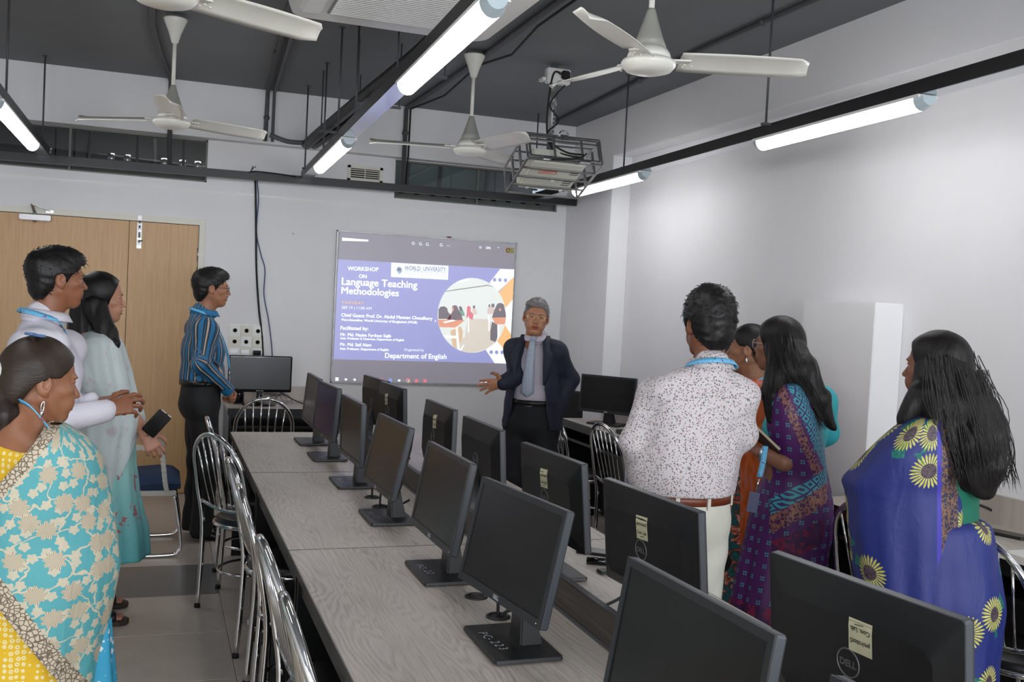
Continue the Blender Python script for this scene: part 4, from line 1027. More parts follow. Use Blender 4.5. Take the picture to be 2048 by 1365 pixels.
# ------------------------------------------------------------------ chairs
def make_chair(name, label, loc, rz, grp):
    """local: sitter looks along +x, back on the -x side; round seat, arched tube back with rods"""
    root = thing(name, label, 'chair', loc, rz, grp)
    SZ = .46; r = .19
    MB().use(M_vinyl).lathe([(.02, SZ-.035), (r-.01, SZ-.035), (r, SZ-.02), (r, SZ+.005), (r-.02, SZ+.018), (.02, SZ+.022)], 36).build('seat', root)
    MB().use(M_chrome).tube([V((r+.006)*cos(t), (r+.006)*sin(t), SZ-.022) for t in np.linspace(0, 2*pi, 40, endpoint=False)], .011, 8, closed=True).build('seat_ring', root)
    # arch continuing into the rear legs
    def bk(s, z): # backrest plane leaning back
        return V(-.178-(z-SZ)*.20-.10*max(0., z-.72)*1.2, s, z)
    pts = [V(-.205, -.165, 0), V(-.192, -.165, .22), V(-.185, -.175, SZ-.02)]
    pts += [bk(-.188, .60), bk(-.185, .70)]
    pts += [bk(-.185*cos(t), .70+.20*sin(t)) for t in np.linspace(.25, pi-.25, 9)]
    pts += [bk(.185, .70), bk(.19, .60), V(-.185, .175, SZ-.02), V(-.192, .165, .22), V(-.205, .165, 0)]
    MB().use(M_chrome).tube(spline(pts, 4), .0125, 10).build('back_arch', root)
    cb = [bk(y, .545-.03*(1-(y/.18)**2)) for y in np.linspace(-.18, .18, 9)]
    MB().use(M_chrome).tube(cb, .009, 8).build('back_crossbar', root)
    for k, y in enumerate(np.linspace(-.125, .125, 6)):
        yt = y*1.05; zt = .70+.20*sqrt(max(0, 1-(yt/.19)**2))
        MB().use(M_chrome).tube([bk(y*.85, .525), bk(yt, zt)], .0045, 8).build('back_rod', root)
    for s_ in (-1, 1):
        MB().use(M_chrome).tube(spline([V(.14, s_*.12, SZ-.03), V(.165, s_*.14, .25), V(.20, s_*.16, 0)], 4), .0115, 10).build('front_leg', root)
    MB().use(M_chrome).tube([V(.168*cos(t)-.01, .155*sin(t), .20) for t in np.linspace(0, 2*pi, 32, endpoint=False)], .008, 8, closed=True).build('foot_ring', root)
    for s1, s2 in ((-.205, -.165), (-.205, .165), (.20, -.16), (.20, .16)):
        MB().use(M_rubber).lathe([(.015, 0), (.014, .02)], 10, lambda p, s1=s1, s2=s2: (p[0]+s1, p[1]+s2, p[2])).build('foot_cap', root)
    return root
CH = [('chrome arch-back chair turned and pulled a little away from the left desks', .50, 5.12, 34.),
      ('chrome arch-back chair tucked in by the striped shirt man', .56, 5.62, 0.),
      ('chrome arch-back chair tucked under the second left desk, beyond its middle', .585, 4.24, 3.),
      ('chrome arch-back chair tucked under the second left desk, at its near joint', .585, 3.62, -2.),
      ('chrome arch-back chair tucked under the left desk by the PC-222 tower', .585, 2.86, 3.),
      ('chrome arch-back chair tucked under the left desk beside the PC-223 stand', .585, 2.28, 0.),
      ('chrome arch-back chair at the left desk end farthest from the door', .585, 1.55, 0.)]
c0 = None
for lb, x, y, a in CH:
    if c0 is None: c0 = make_chair('arch_chair', lb, (x, y, 0), radians(a), 'chrome arch-back chairs')
    else: dup(c0, (x, y, 0), radians(a), lb)
for lb, x, y, a in (('chrome arch-back chair at the back wall desk, behind clasped hands', .70, 6.95, 88.),
                    ('chrome arch-back chair half hidden by the dark suit', 2.80, 6.24, 6.),
                    ('chrome arch-back chair at the desk beside the laptop', 2.86, 5.50, 6.),
                    ('chrome arch-back chair between the purple and the blue sari', 2.90, 3.17, 8.),
                    ('chrome arch-back chair right behind the sunflower sari', 2.93, 2.62, 5.)):
    dup(c0, (x, y, 0), radians(a), lb)
# computer towers under the left desks
for k, (y, lb) in enumerate(((2.56, 'black computer tower under the left desk, marked PC-222'), (3.95, 'black computer tower under the second left desk'), (4.62, 'black computer tower under the left desks, at the farthest joint'), (1.965, 'black computer tower under the left desk end'))):
    t = thing('computer_tower', lb, 'computer', (.66, y, 0), 0, 'computer towers under the desks')
    MB().use(M_blackpl).box(-.2, .2, -.085, .085, .012, .39).build('case', t, bevel=.004)
    MB().use(M_gloss).box(-.206, -.199, -.082, .082, .02, .385).build('front_panel', t, bevel=.002)
    MB().use(M_darkgrey).box(-.208, -.205, -.07, .07, .30, .335).build('drive_bay', t)
    for s_ in (-.17, .17): MB().use(M_rubber).box(s_-.02, s_+.02, -.08, .08, 0, .013).build('foot', t)
    if k == 0:
        b = MB().use(M_chalk); v, f = textmesh('PC-222', .05, 0.); b.add([(-.17+q[1], .05-q[0]*.8, .3908) for q in v], f); b.build('marker_number', t)
# blue visitor chair
bc = thing('visitor_chair', 'blue padded armchair with white arms on a chrome sled frame', 'chair', (-.06, 6.40, 0))
b = MB().use(M_blue)
rows = []
for i, s in enumerate(np.linspace(-1, 1, 13)):
    x = -.02+.245*s; row = []
    for t in np.linspace(-1, 1, 11):
        e = (1-abs(s)**6)*(1-abs(t)**6)
        row.append((x, .225*t, .425+.055*e**.5+.02*s-.012*(1-t*t)*0-.03*max(0, s-.6)))
    rows.append(row)
b.grid(rows)
low = [[(p[0], p[1], .405+.02*(p[0]/.25)-.02) for p in r_] for r_ in rows]
b.grid(low, flip=True)
b.grid([rows[0], low[0]]); b.grid([rows[-1], low[-1]], flip=True); b.grid([[r_[0] for r_ in rows], [r_[0] for r_ in low]]); b.grid([[r_[-1] for r_ in rows], [r_[-1] for r_ in low]])
b.build('seat', bc)
b = MB().use(M_blue); rows = []
for z in np.linspace(.50, .92, 9):
    rows.append([(-.27-.16*(z-.5)-.02*cos(t*pi/2), .21*t, z) for t in np.linspace(-1, 1, 9)])
b.grid(rows); o = b.build('backrest', bc); sm = o.modifiers.new('s', 'SOLIDIFY'); sm.thickness = .035
M_arm = mat('armrest_offwhite', srgb(205, 203, 194), .45)
for s_ in (-1, 1):
    y = s_*.262
    b = MB().use(M_arm); pts = spline([V(.15, y, .385), V(.135, y, .45), V(.115, y, .60), V(.09, y, .645), V(.03, y, .655), V(-.18, y, .655), V(-.25, y, .63), V(-.27, y, .50), V(-.27, y, .40)], 5)
    for p_, q_ in zip(pts, pts[1:]): b.bar(p_, q_, .028, .034, up=(0, 1, 0))
    b.bar((-.27, y, .385), (.20, y, .385), .028, .03, up=(0, 1, 0)); b.build('arm_frame', bc, bevel=.004)
    MB().use(M_chrome).tube(spline([V(.19, y, .37), V(.205, y, .30), V(.235, y, .10), V(.225, y, .035), V(.16, y, .014), V(-.1, y, .013), V(-.27, y, .013)], 6), .0125, 12).build('sled_leg', bc)
MB().use(M_chrome).tube([V(-.27, -.262, .013), V(-.27, .262, .013)], .0125, 12).build('sled_crossbar', bc)
MB().use(M_arm).box(-.22, .2, -.25, .25, .375, .39).build('seat_pan', bc, bevel=.003)
# black office chair behind the suit
oc_p = ony(1128, 800, 7.45)
oc = thing('office_chair', 'black office chair with rounded back in the corner behind the suit', 'chair', (oc_p[0], 7.45, 0), radians(205))
b = MB().use(M_vinyl)
b.prism(rrect(.20, .21, .09, 8), lambda y, z: (-.22, y, .70+z), lambda y, z: (-.17, y, .70+z)); b.build('backrest', oc, bevel=.012, seg=3)
MB().use(M_vinyl).prism(rrect(.21, .22, .08, 8), lambda x, y: (x, y, .42), lambda x, y: (x, y, .48)).build('seat', oc, bevel=.012, seg=3)
MB().use(M_blackpl).bar((-.20, 0, .40), (-.215, 0, .65), .06, .02, up=(1, 0, 0)).bar((-.2, 0, .40), (0, 0, .40), .06, .02).build('back_bracket', oc)
MB().use(M_chrome).tube([(0, 0, .10), (0, 0, .42)], .022, 12).build('gas_lift', oc)
for k in range(5):
    a = 2*pi*k/5
    MB().use(M_blackpl).bar((0, 0, .10), (.25*cos(a), .25*sin(a), .065), .04, .025).build('base_spoke', oc)
    MB().use(M_rubber).ball((.25*cos(a), .25*sin(a), .03), (.03, .03, .03), 8).build('castor', oc)

# ------------------------------------------------------------------ people: implicit-surface toolkit
class SDF:
    def __init__(s, lo, hi, h):
        s.lo = np.asarray(lo, float); s.h = h; n = np.ceil((np.asarray(hi)-s.lo)/h).astype(int)+1
        s.x = (s.lo[0]+h*np.arange(n[0])); s.y = (s.lo[1]+h*np.arange(n[1])); s.z = (s.lo[2]+h*np.arange(n[2]))
        s.F = np.full(n, 9., np.float32)
    def reg(s, lo, hi, pad):
        sl = []
        for ax, a, b in zip((s.x, s.y, s.z), lo, hi):
            i = max(0, int(np.searchsorted(ax, a-pad))); j = min(len(ax), int(np.searchsorted(ax, b+pad))+1); sl.append(slice(i, max(j, i+1)))
        sl = tuple(sl)
        return sl, s.x[sl[0]][:, None, None], s.y[sl[1]][None, :, None], s.z[sl[2]][None, None, :]
    def merge(s, sl, d, k, cut=False):
        f = s.F[sl]
        if cut:
            d = -d
            if k > 0: hh = np.clip(.5-.5*(f-d)/k, 0, 1); r = f*(1-hh)+d*hh+k*hh*(1-hh)   # smooth max
            else: r = np.maximum(f, d)
        elif k > 0: hh = np.clip(.5+.5*(f-d)/k, 0, 1); r = f*(1-hh)+d*hh-k*hh*(1-hh)
        else: r = np.minimum(f, d)
        s.F[sl] = r
        return s
    def cone(s, a, b, ra, rb, k=.02, cut=False):
        a, b = np.asarray(a, float), np.asarray(b, float); R_ = max(ra, rb)
        sl, X, Y, Z = s.reg(np.minimum(a, b)-R_, np.maximum(a, b)+R_, k+3*s.h)
        ba = b-a; L = ba.dot(ba)+1e-9
        t = np.clip(((X-a[0])*ba[0]+(Y-a[1])*ba[1]+(Z-a[2])*ba[2])/L, 0, 1)
        d = np.sqrt((X-a[0]-t*ba[0])**2+(Y-a[1]-t*ba[1])**2+(Z-a[2]-t*ba[2])**2)-(ra+t*(rb-ra))
        return s.merge(sl, d, k, cut)
    def ell(s, c, r, k=.02, cut=False, R=None):
        c, r = np.asarray(c, float), np.asarray(r, float); m_ = r.max() if R is not None else r
        sl, X, Y, Z = s.reg(c-m_, c+m_, k+3*s.h)
        X, Y, Z = X-c[0], Y-c[1], Z-c[2]
        if R is not None: X, Y, Z = [R[0][i]*X+R[1][i]*Y+R[2][i]*Z for i in range(3)]
        k0 = np.sqrt((X/r[0])**2+(Y/r[1])**2+(Z/r[2])**2); k1 = np.sqrt((X/r[0]**2)**2+(Y/r[1]**2)**2+(Z/r[2]**2)**2)+1e-9
        return s.merge(sl, k0*(k0-1)/k1, k, cut)
    def econe(s, a, b, da, db, side, k=.03, cut=False):
        """elliptical cone: da,db = (half width along side, half depth)"""
        a, b = np.asarray(a, float), np.asarray(b, float); R_ = max(*da, *db)
        sl, X, Y, Z = s.reg(np.minimum(a, b)-R_, np.maximum(a, b)+R_, k+3*s.h)
        ax = unit(b-a); L = np.linalg.norm(b-a); sd = np.asarray(side, float); sd = unit(sd-ax*sd.dot(ax)); dp = np.cross(ax, sd)
        X, Y, Z = X-a[0], Y-a[1], Z-a[2]
        w = X*ax[0]+Y*ax[1]+Z*ax[2]; u = X*sd[0]+Y*sd[1]+Z*sd[2]; v = X*dp[0]+Y*dp[1]+Z*dp[2]
        t = np.clip(w/L, 0, 1); ru = da[0]+t*(db[0]-da[0]); rv = da[1]+t*(db[1]-da[1]); e = w-t*L; rc = np.minimum(ru, rv)
        q = np.sqrt((u/ru)**2+(v/rv)**2+(e/rc)**2)
        return s.merge(sl, (q-1)*rc*np.clip(.55+.45*q, .7, 1.6), k, cut)
    def plane_keep(s, p, n, k=0.):
        """keep the side n points to"""
        n = unit(n); d = -((s.x[:, None, None]-p[0])*n[0]+(s.y[None, :, None]-p[1])*n[1]+(s.z[None, None, :]-p[2])*n[2])
        s.F = np.maximum(s.F, d.astype(np.float32)); return s
    def wrinkle(s, amp, freq, seed=0, stretch=(1, 1, 1)):
        rg = np.random.RandomState(seed); X, Y, Z = s.x[:, None, None]*stretch[0], s.y[None, :, None]*stretch[1], s.z[None, None, :]*stretch[2]
        acc = 0
        for i in range(4):
            d = unit(rg.normal(size=3)); d2 = unit(rg.normal(size=3)); f = freq*(1+.6*i)
            acc = acc + np.sin(f*(d[0]*X+d[1]*Y+d[2]*Z)+1.3*np.sin(.6*f*(d2[0]*X+d2[1]*Y+d2[2]*Z)+i)+rg.rand()*6)/(1+.6*i)
        s.F = (s.F + amp*acc).astype(np.float32); return s
    def mesh(s):
        F = s.F; S = F < 0; h = s.h
        c = [(i, j, k) for i in (0, 1) for j in (0, 1) for k in (0, 1)]
        nx, ny, nz = F.shape
        cnt = sum(S[i:nx-1+i, j:ny-1+j, k:nz-1+k].astype(np.int8) for i, j, k in c)
        act = (cnt > 0) & (cnt < 8); I, J, K = np.nonzero(act)
        idx = np.full(act.shape, -1, np.int32); idx[I, J, K] = np.arange(len(I))
        P = np.zeros((len(I), 3)); N = np.zeros(len(I))
        val = {q: F[I+q[0], J+q[1], K+q[2]] for q in c}
        for a in c:
            for ax in range(3):
                if a[ax]: continue
                b = list(a); b[ax] = 1; b = tuple(b); fa, fb = val[a], val[b]; m_ = (fa < 0) != (fb < 0)
                t = np.where(m_, fa/np.where(m_, fa-fb, 1.), 0)
                q = np.array(a, float)[None, :].repeat(len(I), 0); q[:, ax] += t
                P += q*m_[:, None]; N += m_
        P = P/N[:, None]+np.stack([I, J, K], 1); P = P*h+s.lo
        Q = []
        for ax in range(3):
            o = [(1, 2), (2, 0), (0, 1)][ax]
            A = [slice(None)]*3; B = [slice(None)]*3; A[ax] = slice(0, -1); B[ax] = slice(1, None)
            sa, sb = S[tuple(A)], S[tuple(B)]; e = np.argwhere(sa != sb)
            if len(e) == 0: continue
            ok = (e[:, o[0]] > 0) & (e[:, o[1]] > 0) & (e[:, o[0]] < F.shape[o[0]]-1) & (e[:, o[1]] < F.shape[o[1]]-1); e = e[ok]
            def g(da, db):
                q = e.copy(); q[:, o[0]] -= da; q[:, o[1]] -= db; return idx[q[:, 0], q[:, 1], q[:, 2]]
            quad = np.stack([g(1, 1), g(0, 1), g(0, 0), g(1, 0)], 1)
            fl = sa[e[:, 0], e[:, 1], e[:, 2]]
            quad[~fl] = quad[~fl][:, ::-1]
            Q.append(quad)
        return P, np.concatenate(Q)
def obj_arrays(name, P, Q, mats_, parent, origin, mi=None, uv=None, smooth=True):
    me = bpy.data.meshes.new(name); P = np.asarray(P, float)-np.asarray(origin, float)
    me.vertices.add(len(P)); me.vertices.foreach_set('co', P.astype(np.float32).ravel())
    Q = np.asarray(Q, np.int32); me.loops.add(Q.size); me.loops.foreach_set('vertex_index', Q.ravel())
    me.polygons.add(len(Q)); me.polygons.foreach_set('loop_start', np.arange(0, Q.size, Q.shape[1], dtype=np.int32))
    for mt in (mats_ if isinstance(mats_, (list, tuple)) else [mats_]): me.materials.append(mt)
    if mi is not None: me.polygons.foreach_set('material_index', np.asarray(mi, np.int32))
    me.polygons.foreach_set('use_smooth', np.full(len(Q), smooth))
    if uv is not None:
        l = me.uv_layers.new(name='UVMap'); l.data.foreach_set('uv', np.asarray(uv, np.float32)[Q.ravel()].ravel())
    me.update(); me.validate()
    return link(name, me, parent)

# ---- heads and hands, made once in their own frames (x right, y forward, z up)
def make_head(fem):
    s = SDF((-.105, -.135, -.25), (.105, .14, .145), .0032)
    w = .955 if fem else 1.
    s.ell((0, -.008, .035), (.075*w, .097, .087), 0)
    s.ell((0, .027, -.030), (.059*w, .062, .078), .03)
    s.ell((0, .058, -.088), (.031*w, .032, .023), .02)
    for sx in (-1, 1):
        s.cone((sx*.052*w, -.004, -.042), (sx*.020*w, .056, -.093), .017, .016, .025)
        s.ell((sx*.042*w, .052, -.016), (.022, .026, .016), .02)
        s.ell((sx*.030, .072, -.050), (.02, .02, .025), .02)
    s.ell((0, .083, .027), (.046*w, .012, .010 if not fem else .007), .014)
    for sx in (-1, 1): s.ell((sx*.031*w, .096, .006), (.0165, .0145, .0095), .008, True)
    for sx in (-1, 1):   # eyelids around the eye balls
        s.ell((sx*.031*w, .0755, .0125), (.0155, .0135, .0062), .003); s.ell((sx*.031*w, .0755, -.0035), (.0145, .0120, .0045), .003)
    s.cone((0, .084, .013), (0, .1085, -.028), .0065, .0105 if not fem else .0092, .009)
    for sx in (-1, 1): s.ell((sx*.0105, .096, -.033), (.0082, .009, .0068), .006)
    s.ell((0, .0925, -.0550), (.023, .0070, .0052), .004); s.ell((0, .0912, -.0685), (.0205, .0078, .0062), .004)
    s.ell((0, .102, -.0618), (.024, .0095, .0016), .0025, True)
    for sx in (-1, 1):
        s.ell((sx*.079*w, -.014, -.002), (.0085, .0205, .031), .006, R=np.array(Matrix.Rotation(sx*-.30, 3, 'Z')))
        s.ell((sx*.0875*w, -.010, .002), (.0055, .011, .018), .003, True)
        s.ell((sx*.075*w, -.004, -.028), (.006, .009, .009), .005)
    s.econe((0, -.022, -.06), (0, -.040, -.24), (.052*w*(.9 if fem else 1), .056), (.055*w*(.9 if fem else 1), .058), (1, 0, 0), .03)
    P, Q = s.mesh()
    c = P[Q].mean(1); lip = (np.abs(c[:, 0]) < .022) & (c[:, 1] > .088) & (c[:, 2] < -.050) & (c[:, 2] > -.0755)
    return P, Q, lip.astype(int)
HEAD = {0: make_head(0), 1: make_head(1)}
def make_hand(curl, spread=.0, thumb=(.72, .66, -.25)):
    """wrist at origin, fingers along +y, thumb on +x, back of hand +z"""
    s = SDF((-.075, -.075, -.095), (.085, .205, .05), .0034)
    s.econe((0, -.022, 0), (0, .0, 0), (.026, .021), (.028, .019), (1, 0, 0), 0)
    s.econe((0, .01, 0), (.0, .078, .0), (.030, .016), (.040, .0135), (1, 0, 0), .02)
    for i, (bx, L) in enumerate(((-.031, .060), (-.011, .074), (.010, .080), (.030, .072))):
        p = V(bx, .085-.006*abs(i-2)-(.006 if i == 0 else 0), 0); a = 0; cu = curl[i] if hasattr(curl, '__len__') else curl
        r = .0092 if i else .0078; dx = (i-1.5)*spread
        for f, m_ in ((.46, .75), (.30, 1.1), (.24, .8)):
            a += cu*m_; d = unit(V(dx, cos(a), -sin(a))); q = p+d*L*f
            s.cone(p, q, r, r*.92, .004); p = q; r *= .92
    p = V(.026, .016, -.006); d = unit(V(*thumb)); q = p+d*.045; s.cone(p, q, .0145, .0110, .012)
    d2 = unit(d+V(-.35, .35, -.25)); r_ = q+d2*.032; s.cone(q, r_, .0105, .0095, .004); s.cone(r_, r_+unit(d2+V(-.2, .1, -.2))*.022, .0095, .0075, .003)
    return s.mesh()
HANDS = {'relaxed': make_hand((.42, .38, .34, .28)), 'grip': make_hand((.95, .95, .9, .8), 0, (.55, .75, -.55)), 'half': make_hand((.75, .70, .62, .5), .06), 'open': make_hand((.32, .22, .18, .22), .12, (.85, .5, -.2))}

def vnoise(P, f, seed):
    rg = np.random.RandomState(seed); a = 0
    for i in range(4):
        d = rg.normal(size=3); d2 = rg.normal(size=3); a = a+np.sin(P@d*f*(1+.5*i)+2*np.sin(P@d2*f*.7))/(1+.4*i)
    return a
def hair_cap(kind):
    """short hair and hair caps in the head frame"""
    s = SDF((-.13, -.16, -.16), (.13, .15, .175), .0036)
    T = {'short': (.011, .013, .016), 'thick': (.020, .018, .032), 'grey': (.006, .008, .012), 'tied': (.008, .010, .014), 'long': (.016, .014, .014)}[kind]
    s.ell((0, -.010, .036), (.075+T[0], .097+T[1], .087+T[2]), 0)
    if kind in ('thick',): s.ell((0, .03, .085), (.062, .07, .05), .03); s.ell((0, -.03, .09), (.07, .06, .05), .03)
    if kind == 'short': s.ell((0, .035, .085), (.058, .07, .045), .03); s.ell((0, -.075, .05), (.06, .05, .06), .03)
    if kind == 'grey': s.ell((.03, .045, .085), (.05, .05, .03), .02)
    if kind in ('long', 'tied'):
        s.ell((0, -.07, -.02), (.066, .055, .07), .03)
    if kind in ('short', 'thick', 'grey'): s.ell((0, -.07, -.035), (.062, .040, .055), .03)
    y = s.y[None, :, None]; z = s.z[None, None, :]; x = s.x[:, None, None]
    if kind in ('short', 'thick'): yy, zz = [-.16, -.085, -.06, -.035, -.030, .0, .012, .03, .062, .075, .15], [-.098, -.095, -.085, -.045, .022, .022, -.012, .018, .050, .070, .074]
    elif kind == 'grey': yy, zz = [-.16, -.085, -.06, -.035, -.030, .0, .012, .03, .062, .075, .15], [-.085, -.08, -.075, -.04, .022, .022, -.010, .022, .052, .070, .074]
    elif kind == 'tied': yy, zz = [-.16, -.09, -.06, -.035, .0, .03, .062, .078, .15], [-.085, -.075, -.055, .0, .018, .022, .058, .078, .080]
    else: yy, zz = [-.16, -.02, .012, .035, .060, .078, .15], [-.16, -.155, -.10, .00, .055, .088, .092]
    zh = np.interp(y, yy, zz)+ (.010*np.sin(x*90)*(y > .05) if kind in ('short', 'thick') else 0)
    s.F = np.maximum(s.F, ((zh-z)*.8).astype(np.float32))
    rg = 55 if kind in ('short', 'thick', 'grey') else 40
    s.wrinkle(.0010 if kind != 'thick' else .0014, rg*1.6, 3, (1, .8, .35) if kind in ('long', 'tied') else (1, .6, 1))
    return s.mesh()
CAPS = {}
def cap(kind):
    if kind not in CAPS: CAPS[kind] = hair_cap(kind)
    return CAPS[kind]

# ---- skin, hair and cloth materials
def skin_mats(name, r, g, b):
    t = NT('skin_'+name); n = t.noise(t.coord(), 22., 4., .6)
    c = srgb(r, g, b); t.set(col=t.ramp(n, [(.3, tuple(x*.88 for x in c)), (.7, tuple(x*1.08 for x in c))]), rough=.48, sss=.08)
    t.b.inputs['Subsurface Radius'].default_value = (.012, .005, .003)
    t.bump(t.noise(t.coord(), 260., 3., .6), .06, .002)
    l = mat('lip_'+name, srgb(r*.86, g*.66, b*.68), .4)
    return [t.m, l]
def hair_mat(name, r, g, b, hi=1.8, vertical=True, sc=190., bp=.35):
    t = NT('hair_'+name)
    c = t.coord('Object', (1, 1, .06) if vertical else (.10, 1, 1))
    n = t.noise(c, sc, 3., .7); n2 = t.noise(t.coord('Object', (1, 1, .3)), 14., 3., .6)
    k = t.math('ADD', t.math('MULTIPLY', n, .7), t.math('MULTIPLY', n2, .3))
    c0 = srgb(r, g, b); t.set(col=t.ramp(k, [(.35, tuple(x*.6 for x in c0)), (.65, c0), (.85, tuple(min(1, x*hi) for x in c0))]), rough=.45, spec=.35)
    t.bump(n, bp, .004)
    return t.m
HB = hair_mat('black', 19, 17, 17); HBR = hair_mat('brown_tied', 48, 36, 26, 2.6, False); HG = hair_mat('grey', 128, 124, 122, 1.35); HL = hair_mat('long_dark', 21, 17, 16, 1.9, True, 110., .6)
def cloth(name, r, g, b, rough=.8, weave=900., bump=.12, fold=.25, sheen=.0, alpha=None):
    t = NT(name); c = srgb(r, g, b); n = t.noise(t.coord(), 5., 3., .5)
    t.set(col=t.ramp(n, [(.3, tuple(x*.93 for x in c)), (.7, tuple(min(1, x*1.05) for x in c))]), rough=rough, sheen=sheen)
    t.bump(t.math('ADD', t.math('MULTIPLY', t.noise(t.coord(), weave, 2., .5), .15), t.math('MULTIPLY', t.noise(t.coord('Object', (1, 1, .45)), 11., 4., .55, .8), fold*4)), bump, .02)
    if alpha is not None: t.set(alpha=alpha)
    MATS[name] = t.m
    return t.m

# ---- a person: frame and parts
class Person:
    def __init__(s, label, px, yp, yaw, fem, skin, hair, head_yaw=None, head_pitch=0., lean=0., head_roll=0., name='person'):
        s.yaw = radians(yaw); s.fem = fem
        s.f = V(cos(s.yaw), sin(s.yaw), 0); s.r = V(sin(s.yaw), -cos(s.yaw), 0)
        s.hc = ony(px[0], px[1], yp); s.o = s.hc*V(1, 1, 0)-s.f*(.04+lean); s.H = height = s.hc[2]+.136; s.lean = lean
        s.root = thing(name, label, 'person', s.o)
        s.skin = skin; s.hairm = hair
        hy = radians(yaw if head_yaw is None else head_yaw)
        M_ = Matrix.Rotation(hy-pi/2, 3, 'Z') @ Matrix.Rotation(radians(head_pitch), 3, 'X') @ Matrix.Rotation(radians(head_roll), 3, 'Y')
        s.HR = np.array(M_)
        s.bP = []; s.bQ = []; s.bm = []; s.nb = 0
        s.scale = .96 if fem else 1.
    sl = V(0, 0, 0); wd = None
    def L(s, x, y, z): return s.o+s.r*x+s.f*y+V(0, 0, z)+s.sl*min(1., max(0., (.83*s.H-z)/(.25*s.H)))
    def hd(s, p): return (np.asarray(p, float)*s.scale)@s.HR.T+s.hc
    def addbody(s, P, Q, mi=0):
        s.bP.append(P); s.bQ.append(Q+s.nb); s.bm.append(np.full(len(Q), mi) if np.isscalar(mi) else mi); s.nb += len(P)
    def head(s):
        P, Q, lip = HEAD[1 if s.fem else 0]; s.addbody(s.hd(P), Q, lip)
        M_ = lambda p: tuple(s.hd(p)-s.o)
        w = .955 if s.fem else 1.
        for sx in (-1, 1):
            e = MB().use(mat('eye_white', srgb(178, 166, 158), .3)).ball((sx*.030*w, .0712, .0045), .0120, 8, M_)
            e.use(mat('iris', srgb(30, 20, 16), .2)).ball((sx*.030*w, .0776, .0045), (.0062, .0064, .0062), 6, M_)
            e.build('eye', s.root)
            b = MB().use(s.browm if hasattr(s, 'browm') else s.hairm)
            b.tube([M_((sx*x*w, y, z)) for x, y, z in ((.014, .0955, .0215), (.022, .0955, .0255), (.034, .090, .0270), (.046, .0775, .0215))], [.0022, .0032, .0030, .0012] if not s.fem else [.0014, .0022, .0018, .0008], 6)
            b.build('eyebrow', s.root)
        return s
    def hand(s, wrist, fing, back, kind='relaxed', right=True, scale=1.):
        P, Q = HANDS[kind]; y = unit(fing); z = np.asarray(back, float); z = unit(z-y*z.dot(y)); x = np.cross(y, z)
        if right: x = -x; Q = Q[:, ::-1]     # right hand, back up, fingers forward: thumb to the left
        R_ = np.stack([x, y, z], 1); s.addbody((P*scale*(.93 if s.fem else 1.))@R_.T+np.asarray(wrist, float), Q)
        return s
    def skinmesh(s, sd, mi=0): P, Q = sd.mesh(); s.addbody(P, Q, mi); return s
    def under(s, arms):
        a = np.array([q for A_ in arms for q in A_]+[s.hc, s.L(.2, .15, .9), s.L(-.2, -.15, .9)]); sd = SDF(a.min(0)-.07, a.max(0)+V(.07, .07, -.05), .012)
        s.torso(sd, -.02, 0., z0=.55); sd.cone(s.hc+V(0, 0, -.09)-s.f*.03, s.L(0, -.01, .80*s.H), .045, .05, .05)
        for A_ in arms: s.arm(sd, A_, (.040, .036, .024))
        return s.skinmesh(sd)
    def body(s):
        return obj_arrays('body', np.concatenate(s.bP), np.concatenate(s.bQ), s.skin, s.root, s.o, np.concatenate(s.bm))
    def hair(s, kind, m=None):
        P, Q = cap(kind); o = obj_arrays('hair', s.hd(P), Q, m or s.hairm, s.root, s.o)
        if kind in ('short', 'thick', 'grey'):     # loose tufts along the surface
            rg = np.random.RandomState(12); b = MB().use(m or s.hairm); pick = rg.choice(len(P), 420, False); L_ = {'short': .020, 'thick': .022, 'grey': .014}[kind]
            for i in pick:
                q = P[i]
                if q[2] < .02 and q[1] > -.05: continue
                n_ = unit(q-V(0, -.01, .03)); fl = unit(V(q[0]*.3, .8 if kind != 'thick' else .2*rg.randn(), -.35 if q[2] < .09 else .05)+.35*rg.randn(3)); fl = fl-n_*fl.dot(n_)
                a0 = q-n_*.003; b.tube([s.hd(a0)-s.o, s.hd(a0+fl*L_*.5+n_*.005)-s.o, s.hd(a0+fl*L_+n_*(.004+.005*rg.rand()))-s.o], [.0016, .0013, .0004], 4, caps=False)
            b.build('hair_tufts', s.root, recalc=False)
        return o
    def part(s, name, sd, m, uv=None, mi=None):
        P, Q = sd.mesh()
        u = uv(P) if uv else None
        q = mi(P[Q].mean(1)) if mi else None
        return obj_arrays(name, P, Q, m, s.root, s.o, q, u)
    def box(s, x0, x1, y0, y1, z0, z1, h):
        c = [s.L(x, y, 0) for x in (x0, x1) for y in (y0, y1)]
        lo = np.min(c, 0); hi = np.max(c, 0); return SDF((lo[0], lo[1], z0), (hi[0], hi[1], z1), h)
    def legs(s, sd, spread=.09, r=(.085, .062, .052), fwd=(0, 0), k=.03, hipz=None, hem=.06):
        H = s.H; hz = hipz or .50*H
        for sx, fy in zip((-1, 1), fwd):
            a, b, c = s.L(sx*spread, 0, hz), s.L(sx*(spread+.005), .02+fy*.5, .275*H), s.L(sx*(spread+.01), -.01+fy, hem)
            sd.cone(a, b, r[0], r[1], k); sd.cone(b, c, r[1], r[2], k)
        return sd
